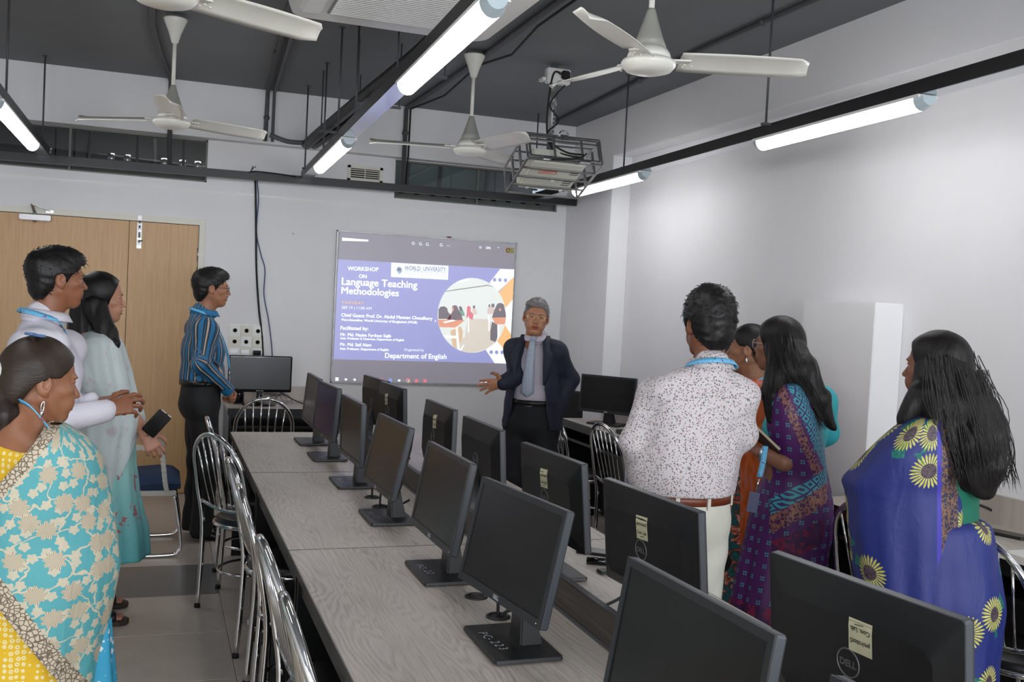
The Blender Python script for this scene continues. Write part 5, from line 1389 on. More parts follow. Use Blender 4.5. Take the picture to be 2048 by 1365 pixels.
    def torso(s, sd, inf=0., belly=0., k=.04, z0=.50, lean=0.):
        H = s.H; w = s.wd or (1. if not s.fem else .88); i = inf
        q = lambda y, z: s.L(0, y+lean*max(0, z-.55*H), z)
        sd.econe(q(0, z0*H), q(.0, .60*H), (.155*w+i, .112+i), (.138*w+i, .100+i+belly), s.r, 0)
        sd.econe(q(0, .60*H), q(.0, .70*H), (.138*w+i, .100+i+belly), (.150*w+i, .108+i), s.r, k)
        sd.econe(q(.0, .70*H), q(-.01, .765*H), (.150*w+i, .108+i), (.138*w+i, .078+i), s.r, k)
        for sx in (-1, 1): sd.cone(q(-.030, .798*H)+s.r*sx*.042, q(-.015, .774*H)+s.r*sx*(.148*w), .036+i, .043+i, k)
        return sd
    def neckhole(s, sd): return sd.cone(s.L(0, -.025, .79*s.H), s.L(0, -.022, .836*s.H), .070, .062, .03)
    def shoulder(s, sx): w = s.wd or (1. if not s.fem else .88); return s.L(sx*.160*w, -.015, .772*s.H)
    def arm(s, sd, pts, r=(.062, .054, .040), k=.03):
        a, b, c = pts; i_ = s.L(0, -.015, .768*s.H); sd.cone(i_+(a-i_)*V(.45, .45, 1.), a, r[0]*.85, r[0], .05); sd.cone(a, b, r[0], r[1], .045); sd.cone(b, c, r[1], r[2], .02); return sd
    def collar(s, m, z=None, r=.066, h=.042, tilt=.35, open_=.25, flare=.012):
        z = z or .828*s.H; rows = []
        for i, t in enumerate((0, .5, 1.)):
            rows.append([s.L(0, 0, .83*s.H)*V(1, 1, 0)+s.r*((r+flare*(1-t))*sin(a))-s.f*((r*1.05+flare*(1-t))*cos(a)+.01-.012*t)+V(0, 0, z+h*t-(tilt*.06)*(1-cos(a))*.5-.02*(1-t)*0) for a in np.linspace(-pi+open_, pi-open_, 30)])
        b = MB().use(m).grid([[p-s.o for p in rw] for rw in rows]); o = b.build('collar', s.root, recalc=False)
        sm = o.modifiers.new('s', 'SOLIDIFY'); sm.thickness = .004; sm.offset = 0
        # turned-down outer leaf
        rows = []
        for t in (0, .5, 1.):
            rows.append([s.L(0, 0, .83*s.H)*V(1, 1, 0)+s.r*((r+.003+.020*t)*sin(a))-s.f*((r*1.05+.003+.020*t)*cos(a)-.002)+V(0, 0, z+h-.036*t-(tilt*.06)*(1-cos(a))*.5) for a in np.linspace(-pi+open_, pi-open_, 30)])
        b = MB().use(m).grid([[p-s.o for p in rw] for rw in rows]); o2 = b.build('collar_leaf', o, recalc=False)
        sm = o2.modifiers.new('s', 'SOLIDIFY'); sm.thickness = .003
        return o
    def lanyard(s, m, z=None, r=.085, drop=.40, fw=.10, badge=True, w=.018):
        z = z or .848*s.H
        back = [s.L(r*sin(a)*1.0, -r*cos(a)-.010, z-.028*(1-cos(a))) for a in np.linspace(-pi*.62, pi*.62, 17)]
        e0, e1 = back[0], back[-1]; tip = s.L(0, fw+.03, z-drop)
        L_ = [tip]+[tip+(e0-tip)*t+s.f*.035*sin(pi*t) for t in (.3, .6, .85)]+back+[tip+(e1-tip)*t+s.f*.035*sin(pi*t) for t in (.85, .6, .3)]+[tip]
        b = MB().use(m); P_ = spline(L_, 3); rows = [[], []]
        axis = s.L(0, 0, .83*s.H)*V(1, 1, 0)
        for p in P_:
            out = unit(V(p[0]-axis[0], p[1]-axis[1], 0)); up = unit(V(0, 0, 1)+out*(-.9))
            rows[0].append(p+up*w/2-s.o); rows[1].append(p-up*w/2-s.o)
        b.grid(rows); o = b.build('lanyard', s.root, recalc=False); sm = o.modifiers.new('s', 'SOLIDIFY'); sm.thickness = .0025; sm.offset = 0
        if badge:
            g = MB().use(M_chrome).tube([tip-s.o, tip-s.o-V(0, 0, .03)], .004, 6).build('clip', o)
            MB().use(mat('badge_card', srgb(200, 206, 214), .3)).box(-.028, .028, -.001, .001, -.115, -.03, lambda p: tuple(tip-s.o+s.r*p[0]+s.f*p[1]+V(0, 0, p[2]))).build('id_card', o)
        return o
def lan_mat(name, prints=True):
    t = NT('lanyard_'+name); c = t.coord('Object', (1, 1, 1)); n = t.noise(c, 60., 2., .5)
    t.set(col=t.ramp(n, [(.38, srgb(96, 170, 212)), (.60, srgb(110, 186, 224)), (.66, srgb(40, 60, 110)), (.72, srgb(190, 60, 110)), (.76, srgb(104, 178, 218))]), rough=.55)
    return t.m
M_lan = lan_mat('sky_blue')
def shoe(p, toe, heel, m, z=0., lab='shoe'):
    toe, heel = np.asarray(toe, float), np.asarray(heel, float); d = unit(toe-heel); L = np.linalg.norm(toe-heel)
    s = SDF(np.minimum(toe, heel)-V(.07, .07, .01), np.maximum(toe, heel)+V(.07, .07, .13), .005)
    sd = V(-d[1], d[0], 0)
    s.econe(heel+d*.04+V(0, 0, .045), heel+d*L*.55+V(0, 0, .04), (.034, .045), (.042, .04), sd, 0)
    s.econe(heel+d*L*.5+V(0, 0, .034), toe-d*.05+V(0, 0, .024), (.044, .034), (.036, .022), sd, .03)
    s.cone(heel+d*.05+V(0, 0, .07), heel+d*.075+V(0, 0, .10), .038, .04, .03)
    s.plane_keep((0, 0, .003), (0, 0, 1))
    return p.part(lab, s, m)
def cyl_uv(p, arms, zref=0.):
    """u: distance round the torso or sleeve, v: along it"""
    def f(P):
        d = P-p.o; x = d@p.r; y = d@p.f; u = np.arctan2(x, y)*.15; v = P[:, 2].copy(); best = np.full(len(P), .085)
        tor = np.sqrt((x/.17)**2+(y/.115)**2)*.125
        for a, b in arms:
            ba = b-a; L = ba.dot(ba); t = np.clip((P-a)@ba/L, -.25, 1.); q = P-a-t[:, None]*ba; dist = np.linalg.norm(q, axis=1)
            ax = unit(ba); e = unit(np.cross(ax, p.f)); g = np.cross(ax, e); an = np.arctan2(q@e, q@g)*.055
            k = (dist < best) & (((P-a)@ba/L > .02) | (np.abs(x) > .165)); best = np.where(k, dist, best)
            u = np.where(k, an, u); v = np.where(k, t*sqrt(L), v)
        return np.stack([u, v], 1)
    return f

# ---- lofted drapery in a plane that faces the photographer
class Drape:
    def __init__(s, p, u0):
        """p: person; u0: image column the person stands at, gives the horizontal viewing direction"""
        d = ray(u0, 640.); s.n = unit(V(d[0], d[1], 0)); s.rs = V(s.n[1], -s.n[0], 0); s.p = p
    def at(s, u, v, dep=0.):
        d = ray(u, v); t = ((s.p.o+s.n*dep)@s.n)/(d@s.n); return d*t+V(0, 0, CAMH)
    def lev(s, v, ul, ur, ratio=.75, dep=0.):
        a, b = s.at(ul, v, dep), s.at(ur, v, dep); c = (a+b)/2; return [c[2], (c-s.p.o)@s.rs, dep, np.linalg.norm((b-a)[:2])/2, ratio*np.linalg.norm((b-a)[:2])/2]
    def loft(s, levs, n=110, rows=90, folds=(), jitter=0., seed=0, caps=False):
        """levs: rows of [z, offset right, offset deep, half width, half depth]; folds: (count, amp_top, amp_bottom, phase, twist)"""
        A = np.array(sorted(levs, key=lambda l: -l[0]), float); z = np.linspace(A[0, 0], A[-1, 0], rows)
        B = np.array(spline(list(A), 10)); zz = B[:, 0]; o_ = np.argsort(zz); C = [np.interp(z, zz[o_], B[o_, i]) for i in range(1, 5)]
        th = np.linspace(0, 2*pi, n, endpoint=False); T, Zg = np.meshgrid(th, z); t = np.linspace(0, 1, rows)[:, None]
        m_ = np.ones_like(T)
        for cnt, a0, a1, ph, tw in folds: m_ = m_+(a0+(a1-a0)*t)*np.sin(cnt*T+ph+tw*t+.8*np.sin(2*T+ph))
        if jitter:
            q = np.stack([np.cos(T), np.sin(T), Zg*2.2], -1).reshape(-1, 3); m_ = m_+jitter*vnoise(q, 3.2, seed).reshape(T.shape)
        X = C[0][:, None]+C[2][:, None]*np.cos(T)*m_; Y = C[1][:, None]+C[3][:, None]*np.sin(T)*m_
        P = s.p.o[None, None, :]+X[..., None]*s.rs+Y[..., None]*s.n; P[..., 2] = Zg
        P = P.reshape(-1, 3); i = np.arange(rows-1)[:, None]*n; j = np.arange(n)[None, :]; jn = (j+1) % n
        Q = np.stack([i+j, i+n+j, i+n+jn, i+jn], -1).reshape(-1, 4)
        # unwrapped print coordinates in metres: x round the front seen from the photographer, y height
        Tw = (T+pi/2+pi) % (2*pi)-pi
        uv = np.stack([(Tw*np.mean(C[2])).ravel(), Zg.ravel()], 1)
        return P, Q, uv
def loft_obj(name, p, PQ, mats_, parent=None, cuts=(), bands=(), thick=.004):
    """cuts: (point, normal) planes whose normal side is removed; bands: (point, normal, width, material index): marks faces within width of the plane"""
    P, Q, uv = PQ
    o = obj_arrays(name, P, Q, mats_, parent or p.root, p.o, None, uv)
    bm = bmesh.new(); bm.from_mesh(o.data)
    for co, no in cuts:
        bmesh.ops.bisect_plane(bm, geom=bm.verts[:]+bm.edges[:]+bm.faces[:], plane_co=Vector(np.asarray(co)-p.o), plane_no=Vector(no), clear_outer=True)
    for co, no, wd_, ix in bands:
        co = np.asarray(co)-p.o; no = unit(no)
        bmesh.ops.bisect_plane(bm, geom=bm.verts[:]+bm.edges[:]+bm.faces[:], plane_co=Vector(co-no*wd_), plane_no=Vector(no))
        for f in bm.faces:
            c = np.array(f.calc_center_median()); d = (c-co)@no
            if -wd_ < d < 1e-4: f.material_index = ix
    bm.to_mesh(o.data); bm.free()
    if thick: sm = o.modifiers.new('s', 'SOLIDIFY'); sm.thickness = thick; sm.offset = -1
    return o
def strip(name, parent, org, pts, width_dir, w, m, thick=.003, n=6):
    """ribbon along pts; width_dir fixed vector or list"""
    P = spline(pts, n); rows = [[], []]
    for i, p in enumerate(P):
        wd_ = width_dir if not isinstance(width_dir, list) else width_dir[min(len(width_dir)-1, int(i/len(P)*len(width_dir)))]
        rows[0].append(p+np.asarray(wd_)*w/2-org); rows[1].append(p-np.asarray(wd_)*w/2-org)
    o = MB().use(m).grid(rows).build(name, parent, recalc=False); sm = o.modifiers.new('s', 'SOLIDIFY'); sm.thickness = thick; sm.offset = 0
    return o
def strands(p, name, roots, m, r=.0012, parent=None):
    b = MB().use(m)
    for pts in roots: b.tube([q-p.o for q in spline(pts, 4)], [r]*(len(spline(pts, 4))-1)+[r*.2], 4, caps=False)
    return b.build(name, parent or p.root, recalc=False)
def glasses(p, m, w=.017, hgt=.013, full=True):
    M_ = lambda q: tuple(p.hd(q)-p.o); k = .955 if p.fem else 1.
    b = MB().use(m)
    for sx in (-1, 1):
        b.tube([M_((sx*.033*k+w*(1.25)*cos(t)*(1 if abs(cos(t)) < .8 else .98), .103-.004*abs(cos(t)), .002+hgt*1.25*sin(t))) for t in np.linspace(0, 2*pi, 24, endpoint=False)], .0014, 6, closed=True)
        b.tube([M_(q) for q in ((sx*.053*k, .099, .008), (sx*.070*k, .06, .008), (sx*.080*k, .0, .010), (sx*.080*k, -.018, .0))], .0015, 6)
    b.tube([M_(q) for q in ((-.013, .103, .005), (0, .106, .008), (.013, .103, .005))], .0014, 6)
    o = b.build('glasses', p.root)
    for sx in (-1, 1):
        l = MB().use(M_clear).add([M_((sx*.033*k+w*1.22*cos(t), .1025, .002+hgt*1.22*sin(t))) for t in np.linspace(0, 2*pi, 20, endpoint=False)], [tuple(range(20))]); l.build('lens', o, recalc=False)
    return o

# ------------------------------------------------------------------ printed fabrics
def uvn(t, sc, rot=0.):
    mp = t.n('ShaderNodeMapping'); t.put(mp.inputs[0], t.coord('UV')); mp.inputs['Scale'].default_value = (sc, sc, sc); mp.inputs['Rotation'].default_value = (0, 0, rot)
    return mp.outputs[0]
def flower(t, vec, petals, R, rc, rnd=.75):
    v = t.n('ShaderNodeTexVoronoi'); v.voronoi_dimensions = '2D'; t.put(v.inputs['Vector'], vec); v.inputs['Scale'].default_value = 1.; v.inputs['Randomness'].default_value = rnd
    d = t.vmath('SUBTRACT', vec, v.outputs['Position']); sp = t.n('ShaderNodeSeparateXYZ', i_0=d)
    r = t.math('SQRT', t.math('ADD', t.math('MULTIPLY', sp.outputs[0], sp.outputs[0]), t.math('MULTIPLY', sp.outputs[1], sp.outputs[1])))
    a = t.math('ARCTAN2', sp.outputs[1], sp.outputs[0])
    s1 = t.math('SINE', t.math('MULTIPLY', a, float(petals)))
    lim = t.math('ADD', R, t.math('MULTIPLY', s1, R*.16))
    pet = t.math('LESS_THAN', r, lim); gap = t.math('GREATER_THAN', s1, -.45); ctr = t.math('LESS_THAN', r, rc)
    return pet, gap, ctr, r, a, sp, v
def fabric_bump(t, fold=.3, strength=.25):
    t.bump(t.math('ADD', t.math('MULTIPLY', t.noise(t.coord(), 700., 2., .5), .1), t.math('MULTIPLY', t.noise(t.coord('Object', (1, 1, .4)), 12., 4., .55, .8), fold*4)), strength, .02)
def m_dotshirt():
    t = NT('shirt_tiny_print'); v = t.n('ShaderNodeTexVoronoi'); t.put(v.inputs['Vector'], t.coord()); v.inputs['Scale'].default_value = 135.; v.inputs['Randomness'].default_value = .8
    sp = t.n('ShaderNodeSeparateColor', i_0=v.outputs['Color'])
    dot = t.math('LESS_THAN', v.outputs['Distance'], t.math('ADD', .24, t.math('MULTIPLY', sp.outputs[1], .20)))
    dc = t.ramp(sp.outputs[0], [(0., srgb(92, 74, 70)), (.45, srgb(58, 52, 54)), (.75, srgb(138, 92, 84))], 'CONSTANT')
    t.set(col=t.mix(t.math('MULTIPLY', dot, .85), srgb(200, 194, 196), dc), rough=.75); fabric_bump(t, .35, .3); return t.m
def m_stripes():
    t = NT('shirt_blue_stripes'); sp = t.n('ShaderNodeSeparateXYZ', i_0=t.coord('UV'))
    f = t.math('FRACT', t.math('MULTIPLY', sp.outputs[0], 1/.052))
    t.set(col=t.ramp(f, [(0., srgb(24, 108, 154)), (.34, srgb(18, 22, 34)), (.46, srgb(24, 108, 154)), (.52, srgb(18, 20, 30)), (.64, srgb(172, 160, 148)), (.80, srgb(18, 22, 34)), (.92, srgb(20, 84, 124))], 'CONSTANT'), rough=.6)
    fabric_bump(t, .4, .35); return t.m
def m_tealflower():
    t = NT('sari_turquoise_floral'); uv = uvn(t, 1/.078)
    warp = t.vmath('ADD', uv, t.vmath('SCALE', t.n('ShaderNodeTexNoise', i_Scale=1.3).outputs[1], 0.))
    pet, gap, ctr, r, a, sp, v = flower(t, uv, 9, .30, .1, .8)
    uv2 = uvn(t, 1/.040, .6); p2, g2, c2, r2, a2, s2, v2 = flower(t, uv2, 5, .30, .05, .9)
    ve = t.n('ShaderNodeTexVoronoi'); ve.voronoi_dimensions = '2D'; ve.feature = 'DISTANCE_TO_EDGE'; ve.inputs['Scale'].default_value = 1.
    nz = t.n('ShaderNodeTexNoise'); t.put(nz.inputs['Vector'], uv); nz.inputs['Scale'].default_value = 1.6
    wv = t.vmath('ADD', uv, t.vmath('SCALE', nz.outputs[1], .9)); t.put(ve.inputs['Vector'], wv)
    vine = t.math('LESS_THAN', ve.outputs['Distance'], .035)
    cream = srgb(206, 194, 168); brown = srgb(128, 112, 92); teal = srgb(88, 166, 172)
    petl = t.math('MULTIPLY', pet, t.math('GREATER_THAN', t.math('SINE', t.math('ADD', t.math('MULTIPLY', a, 27.), t.math('MULTIPLY', r, 40.))), -.62))
    col = t.mix(vine, teal, cream); col = t.mix(t.math('MULTIPLY', p2, .9), col, cream); col = t.mix(pet, col, brown); col = t.mix(petl, col, cream)
    t.set(col=col, rough=.72); fabric_bump(t, .35, .4); return t.m
def m_creamborder():
    t = NT('sari_cream_border'); v = t.n('ShaderNodeTexVoronoi'); v.feature = 'DISTANCE_TO_EDGE'; t.put(v.inputs['Vector'], t.coord()); v.inputs['Scale'].default_value = 85.
    k = t.math('LESS_THAN', v.outputs['Distance'], .10)
    t.set(col=t.mix(k, srgb(200, 188, 164), srgb(112, 98, 84)), rough=.75); return t.m
def m_yellow():
    t = NT('blouse_yellow_bandhani'); v = t.n('ShaderNodeTexVoronoi'); t.put(v.inputs['Vector'], t.coord()); v.inputs['Scale'].default_value = 62.; v.inputs['Randomness'].default_value = .25
    k = t.math('MULTIPLY', t.math('LESS_THAN', v.outputs['Distance'], .36), t.math('GREATER_THAN', v.outputs['Distance'], .14))
    t.set(col=t.mix(k, srgb(228, 184, 34), srgb(238, 224, 172)), rough=.75); fabric_bump(t, .3, .3); return t.m
def m_bluewhite():
    t = NT('skirt_blue_white_print'); uv = t.coord(); v = t.n('ShaderNodeTexVoronoi'); v.distance = 'MANHATTAN'; t.put(v.inputs['Vector'], uv); v.inputs['Scale'].default_value = 40.
    t.set(col=t.mix(t.math('LESS_THAN', v.outputs['Distance'], .42), srgb(56, 156, 192), srgb(214, 220, 220)), rough=.75); return t.m
def m_sunflower():
    t = NT('sari_blue_sunflower'); uv = uvn(t, 1/.155); pet, gap, ctr, r, a, sp, v = flower(t, uv, 26, .32, .16, .65)
    cc = t.n('ShaderNodeSeparateColor', i_0=v.outputs['Color']); on = t.math('GREATER_THAN', cc.outputs[0], .30)
    blue = srgb(31, 43, 112)
    lv = t.math('MULTIPLY', t.math('MULTIPLY', t.math('LESS_THAN', r, .52), t.math('GREATER_THAN', t.math('SINE', t.math('MULTIPLY', a, 3.)), .35)), t.math('LESS_THAN', t.math('SINE', t.math('ADD', a, t.math('MULTIPLY', cc.outputs[1], 6.))), -.2))
    lv = t.math('MULTIPLY', lv, on)
    fine = t.noise(t.coord(), 120., 3., .6)
    col = t.mix(lv, blue, t.ramp(fine, [(.4, srgb(14, 84, 84)), (.6, srgb(20, 118, 104))]))
    yp = t.math('MULTIPLY', t.math('MULTIPLY', pet, gap), on)
    col = t.mix(yp, col, t.ramp(fine, [(.4, srgb(176, 172, 74)), (.6, srgb(206, 200, 106))]))
    col = t.mix(t.math('MULTIPLY', ctr, on), col, t.ramp(fine, [(.4, srgb(56, 46, 60)), (.6, srgb(92, 78, 82))]))
    t.set(col=col, rough=.55); fabric_bump(t, .3, .3); return t.m
def m_goldband(name, base, gold, sc=60.):
    t = NT(name); w = t.n('ShaderNodeTexVoronoi'); w.feature = 'DISTANCE_TO_EDGE'; t.put(w.inputs['Vector'], t.vmath('ADD', t.coord(), t.vmath('SCALE', t.n('ShaderNodeTexNoise', i_Scale=40.).outputs[1], .03))); w.inputs['Scale'].default_value = sc
    k = t.math('LESS_THAN', w.outputs['Distance'], .10)
    t.set(col=t.mix(k, base, gold), rough=.5); return t.m
def m_purple():
    t = NT('sari_purple_motif'); uv = uvn(t, 1/.050); sp = t.n('ShaderNodeSeparateXYZ', i_0=uv)
    fx = t.math('SUBTRACT', t.math('FRACT', sp.outputs[0]), .5); fy = t.math('SUBTRACT', t.math('FRACT', sp.outputs[1]), .5)
    ax = t.math('SUBTRACT', t.math('ABSOLUTE', fx), .10); ay = t.math('SUBTRACT', t.math('ABSOLUTE', fy), .10)
    r = t.math('SQRT', t.math('ADD', t.math('MULTIPLY', ax, ax), t.math('MULTIPLY', ay, ay))); dot = t.math('LESS_THAN', r, .075)
    t.set(col=t.mix(dot, srgb(76, 26, 92), srgb(60, 138, 150)), rough=.5); fabric_bump(t, .3, .3); return t.m
def m_tealdiamond():
    t = NT('sari_teal_diamond_border'); uv = uvn(t, 1/.045, .0); sp = t.n('ShaderNodeSeparateXYZ', i_0=t.coord('Object', (22, 22, 22)))
    fx = t.math('ABSOLUTE', t.math('SUBTRACT', t.math('FRACT', t.math('ADD', sp.outputs[0], sp.outputs[1])), .5)); fy = t.math('ABSOLUTE', t.math('SUBTRACT', t.math('FRACT', sp.outputs[2]), .5))
    d = t.math('FRACT', t.math('MULTIPLY', t.math('ADD', fx, fy), 2.4)); k = t.math('GREATER_THAN', d, .45)
    t.set(col=t.mix(k, srgb(60, 40, 100), srgb(58, 150, 160)), rough=.55); return t.m
def m_redpurple():
    t = NT('sari_purple_red_figure'); n = t.noise(t.coord(), 26., 3., .6, 1.)
    t.set(col=t.ramp(n, [(.50, srgb(60, 20, 72)), (.56, srgb(120, 20, 60))]), rough=.55); fabric_bump(t, .4, .35); return t.m
def m_floral_dark():
    t = NT('kurta_dark_floral'); n = t.noise(t.coord(), 16., 3., .6, 1.2)
    t.set(col=t.ramp(n, [(.30, srgb(30, 40, 44)), (.42, srgb(34, 110, 112)), (.50, srgb(24, 60, 66)), (.56, srgb(206, 88, 56)), (.64, srgb(206, 196, 176)), (.70, srgb(40, 46, 50))]), rough=.7); return t.m
def m_orange():
    t = NT('dupatta_orange'); n = t.noise(t.coord('Object', (1, 1, .3)), 30., 3., .6, .5)
    t.set(col=t.ramp(n, [(.4, srgb(176, 76, 22)), (.55, srgb(206, 98, 34)), (.68, srgb(168, 110, 128))]), rough=.6); fabric_bump(t, .5, .4); return t.m
def m_kameez():
    t = NT('kameez_aqua'); sp = t.n('ShaderNodeSeparateXYZ', i_0=t.coord()); n = t.noise(t.coord(), 15., 3., .6, .8)
    mid = t.math('MULTIPLY', t.math('GREATER_THAN', sp.outputs[2], .42), t.math('LESS_THAN', sp.outputs[2], .72))
    fl = t.math('MULTIPLY', t.math('GREATER_THAN', n, .60), mid)
    base = t.ramp(sp.outputs[2], [(.25, srgb(84, 174, 180)), (.5, srgb(122, 190, 192)), (.75, srgb(150, 202, 198))])
    t.set(col=t.mix(fl, base, srgb(168, 108, 116)), rough=.75); fabric_bump(t, .3, .3); return t.m
def m_dupatta():
    t = NT('dupatta_white_sheer'); n = t.noise(t.coord(), 15., 3., .6, .8)
    t.set(col=t.ramp(n, [(.58, srgb(206, 218, 218)), (.68, srgb(202, 196, 200))]), rough=.7, alpha=.90); fabric_bump(t, .5, .35); return t.m
M_shirtw = cloth('shirt_white', 214, 212, 222, .72, fold=.5, bump=.3)
M_trblack = cloth('trousers_black', 17, 18, 20, .7)
M_trsuit = cloth('trousers_charcoal', 22, 24, 30, .75)
M_trcream = cloth('trousers_offwhite', 202, 202, 190, .75, fold=.5, bump=.35)
M_jacket = cloth('jacket_navy', 24, 31, 50, .7, fold=.3, bump=.2)
M_lilac = cloth('shirt_pale_lilac', 190, 184, 196, .7)
def m_tie():
    t = NT('tie_silver_dots'); v = t.n('ShaderNodeTexVoronoi'); t.put(v.inputs['Vector'], t.coord()); v.inputs['Scale'].default_value = 120.; v.inputs['Randomness'].default_value = .1
    t.set(col=t.mix(t.math('LESS_THAN', v.outputs['Distance'], .3), srgb(160, 170, 186), srgb(120, 130, 152)), rough=.45); return t.m
M_belt_b = mat('belt_black', srgb(14, 14, 15), .35); M_belt_br = mat('belt_brown', srgb(104, 46, 24), .4, noise=.1, nscale=20)
M_shoe = mat('shoe_black_leather', srgb(14, 14, 15), .22)
SK = {k: skin_mats(k, *c) for k, c in dict(p1=(146, 98, 70), p2=(140, 90, 64), p3=(176, 126, 102), p4=(160, 110, 82), p5=(176, 122, 92), p6=(128, 82, 58), p7=(158, 110, 82), p8=(136, 92, 72), p9=(138, 92, 70), p10=(140, 96, 72)).items()}
def belt(p, m, z, rx, ry, h=.035, buckle=None, loops=None, cy=0.):
    b = MB().use(m); rows = []; of = (p.L(0, 0, z)-p.o)*V(1, 1, 0)
    for dz in (-h/2, h/2): rows.append([of+p.r*rx*cos(a)+p.f*(ry*sin(a)+cy)+V(0, 0, z+dz) for a in np.linspace(0, 2*pi, 49)])
    o = b.grid(rows).build('belt', p.root, recalc=False); sm = o.modifiers.new('s', 'SOLIDIFY'); sm.thickness = .006; sm.offset = 0
    if buckle:
        MB().use(buckle).tube([p.f*(ry+cy+.006)+p.r*(.022*x)+V(0, 0, z+.019*y) for x, y in ((-1, -1), (1, -1), (1, 1), (-1, 1))], .003, 6, closed=True).build('buckle', o)
    for a in (loops or ()):
        d = unit(p.r*rx*cos(a)+p.f*ry*sin(a)); c = of+p.r*(rx+.005)*cos(a)+p.f*((ry+.005)*sin(a)+cy)
        MB().use(M_trcream).bar(c+V(0, 0, z-.03), c+V(0, 0, z+.024), .014, .006, up=d).build('belt_loop', o)
    return o

# ------------------------------------------------------------------ man in the striped shirt
p = Person('standing man in a blue, black and tan striped shirt and black trousers', (424, 578), 6.62, 6., 0, SK['p4'], HB)
dr = Drape(p, 424); p.head(); p.hair('short')
bz = 1.02
aR = (p.shoulder(1), p.L(.215, -.045, 1.135), p.L(.085, .150, .965)); aL = (p.shoulder(-1), p.L(-.215, -.045, 1.135), p.L(-.06, .16, .965))
s = p.box(-.34, .34, -.24, .32, bz-.05, .88*p.H, .009); p.torso(s, .018, .012); p.neckhole(s); p.arm(s, aR, (.066, .056, .044)); p.arm(s, aL, (.066, .056, .044))
x_ = s.wrinkle(.0022, 30, 4); s.plane_keep((0, 0, bz+.005), (0, 0, 1)) if False else None
s2 = s
# keep sleeves below the belt, trim only the body
Z = s.z[None, None, :]; d_ = ((s.x[:, None, None]-p.o[0])*p.r[0]+(s.y[None, :, None]-p.o[1])*p.r[1]); d_f = ((s.x[:, None, None]-p.o[0])*p.f[0]+(s.y[None, :, None]-p.o[1])*p.f[1])
tor = np.sqrt((d_/.19)**2+(d_f/.14)**2) < 1
s.F = np.where(tor & (Z < bz+.003), np.maximum(s.F, (bz+.003-Z)), s.F).astype(np.float32)
MS = m_stripes(); p.part('shirt', s, MS, cyl_uv(p, [aR[:2], aR[1:], aL[:2], aL[1:]]))
p.collar(MS)
for A in (aR, aL):
    e = unit(A[2]-A[1]); MB().use(MS).tube([A[2]-e*.05-p.o, A[2]+e*.012-p.o], [.043, .041], 20, caps=False).build('cuff', p.root)
p.hand(aR[2]+V(0, 0, 0), p.L(-.10, .06, -.085)-p.o, p.L(.6, .6, .3)-p.o, 'grip', True); p.hand(aL[2]+p.f*.02, p.L(.085, .05, -.09)-p.o, p.L(-.3, .9, .2)-p.o, 'grip', False)
s = p.box(-.25, .25, -.22, .22, .03, bz+.03, .010); s.econe(p.L(0, 0, bz), p.L(0, -.01, .86), (.165, .122), (.172, .128), p.r, 0); p.legs(s, .085, (.096, .078, .066), (.0, .03)); s.wrinkle(.003, 24, 9); s.plane_keep((0, 0, bz+.002), (0, 0, -1)); p.part('trousers', s, M_trblack)
belt(p, M_belt_b, bz-.012, .176, .136, .032)
shoe(p, onz(458, 1083, 0), onz(378, 1076, 0), M_shoe); shoe(p, onz(456, 1056, 0), onz(380, 1052, 0), M_shoe)
glasses(p, M_gloss); p.lanyard(M_lan, drop=.40, fw=.14); p.under([aR, aL])
MB().use(HB).tube([tuple(p.hd(q)-p.o) for q in ((-.024, .086, -.051), (-.012, .0985, -.047), (0, .1010, -.046), (.012, .0985, -.047), (.024, .086, -.051))], .0042, 6).build('moustache', p.root)
p.body()

# ------------------------------------------------------------------ man in the dark suit
p = Person('grey-haired man in an open navy suit and silver tie, gesturing with one hand', (1072, 636), 6.0, 238., 0, SK['p5'], HG, head_yaw=250., head_roll=-5.)
p.browm = HG; p.wd = .87; p.H += .03; dr = Drape(p, 1072); p.head(); p.hair('grey')
A = dr.at
aR = (p.shoulder(1), A(1034, 752, -.06), A(1006, 767, -.16)); aL = (p.shoulder(-1), A(1141, 758, .05), A(1112, 826, -.02))
bz = A(1070, 800)[2]
s = p.box(-.36, .36, -.24, .26, bz-.02, .90*p.H, .009); p.torso(s, .004, .03); p.neckhole(s); s.plane_keep((0, 0, bz), (0, 0, 1)); p.part('shirt', s, M_lilac)
p.collar(M_lilac, z=.812*p.H, r=.066, h=.055, open_=.10)
s = p.box(-.60, .40, -.34, .55, .76, .90*p.H, .009); p.torso(s, .026, .030)
s.econe(p.L(0, -.01, .80), p.L(0, 0, 1.05), (.205, .160), (.180, .150), p.r, .04)
X = (s.x[:, None, None]-p.o[0])*p.r[0]+(s.y[None, :, None]-p.o[1])*p.r[1]; Y = (s.x[:, None, None]-p.o[0])*p.f[0]+(s.y[None, :, None]-p.o[1])*p.f[1]; Z = s.z[None, None, :]
wv = np.interp(s.z, [.76, .95, 1.10, 1.30, 1.42, 1.5], [.150, .112, .098, .082, .052, .045])[None, None, :]
op = np.maximum(np.abs(X)-wv, .015-Y); s.F = np.maximum(s.F, -op).astype(np.float32)
p.arm(s, aR, (.064, .058, .048)); p.arm(s, aL, (.064, .060, .050)); s.wrinkle(.0022, 20, 5)
inn = np.sqrt((X/.178)**2+(Y/.136)**2)-1      # hollow below the shirt
s.F = np.where(Z < bz+.02, np.maximum(s.F, -inn*.14), s.F).astype(np.float32)
hem = .80+.05*np.clip(Y*6, -1, 1)*0+.03*np.clip((np.abs(X)-.1)*0, 0, 1)
s.F = np.maximum(s.F, (hem-Z)).astype(np.float32)
jk = p.part('jacket', s, M_jacket)
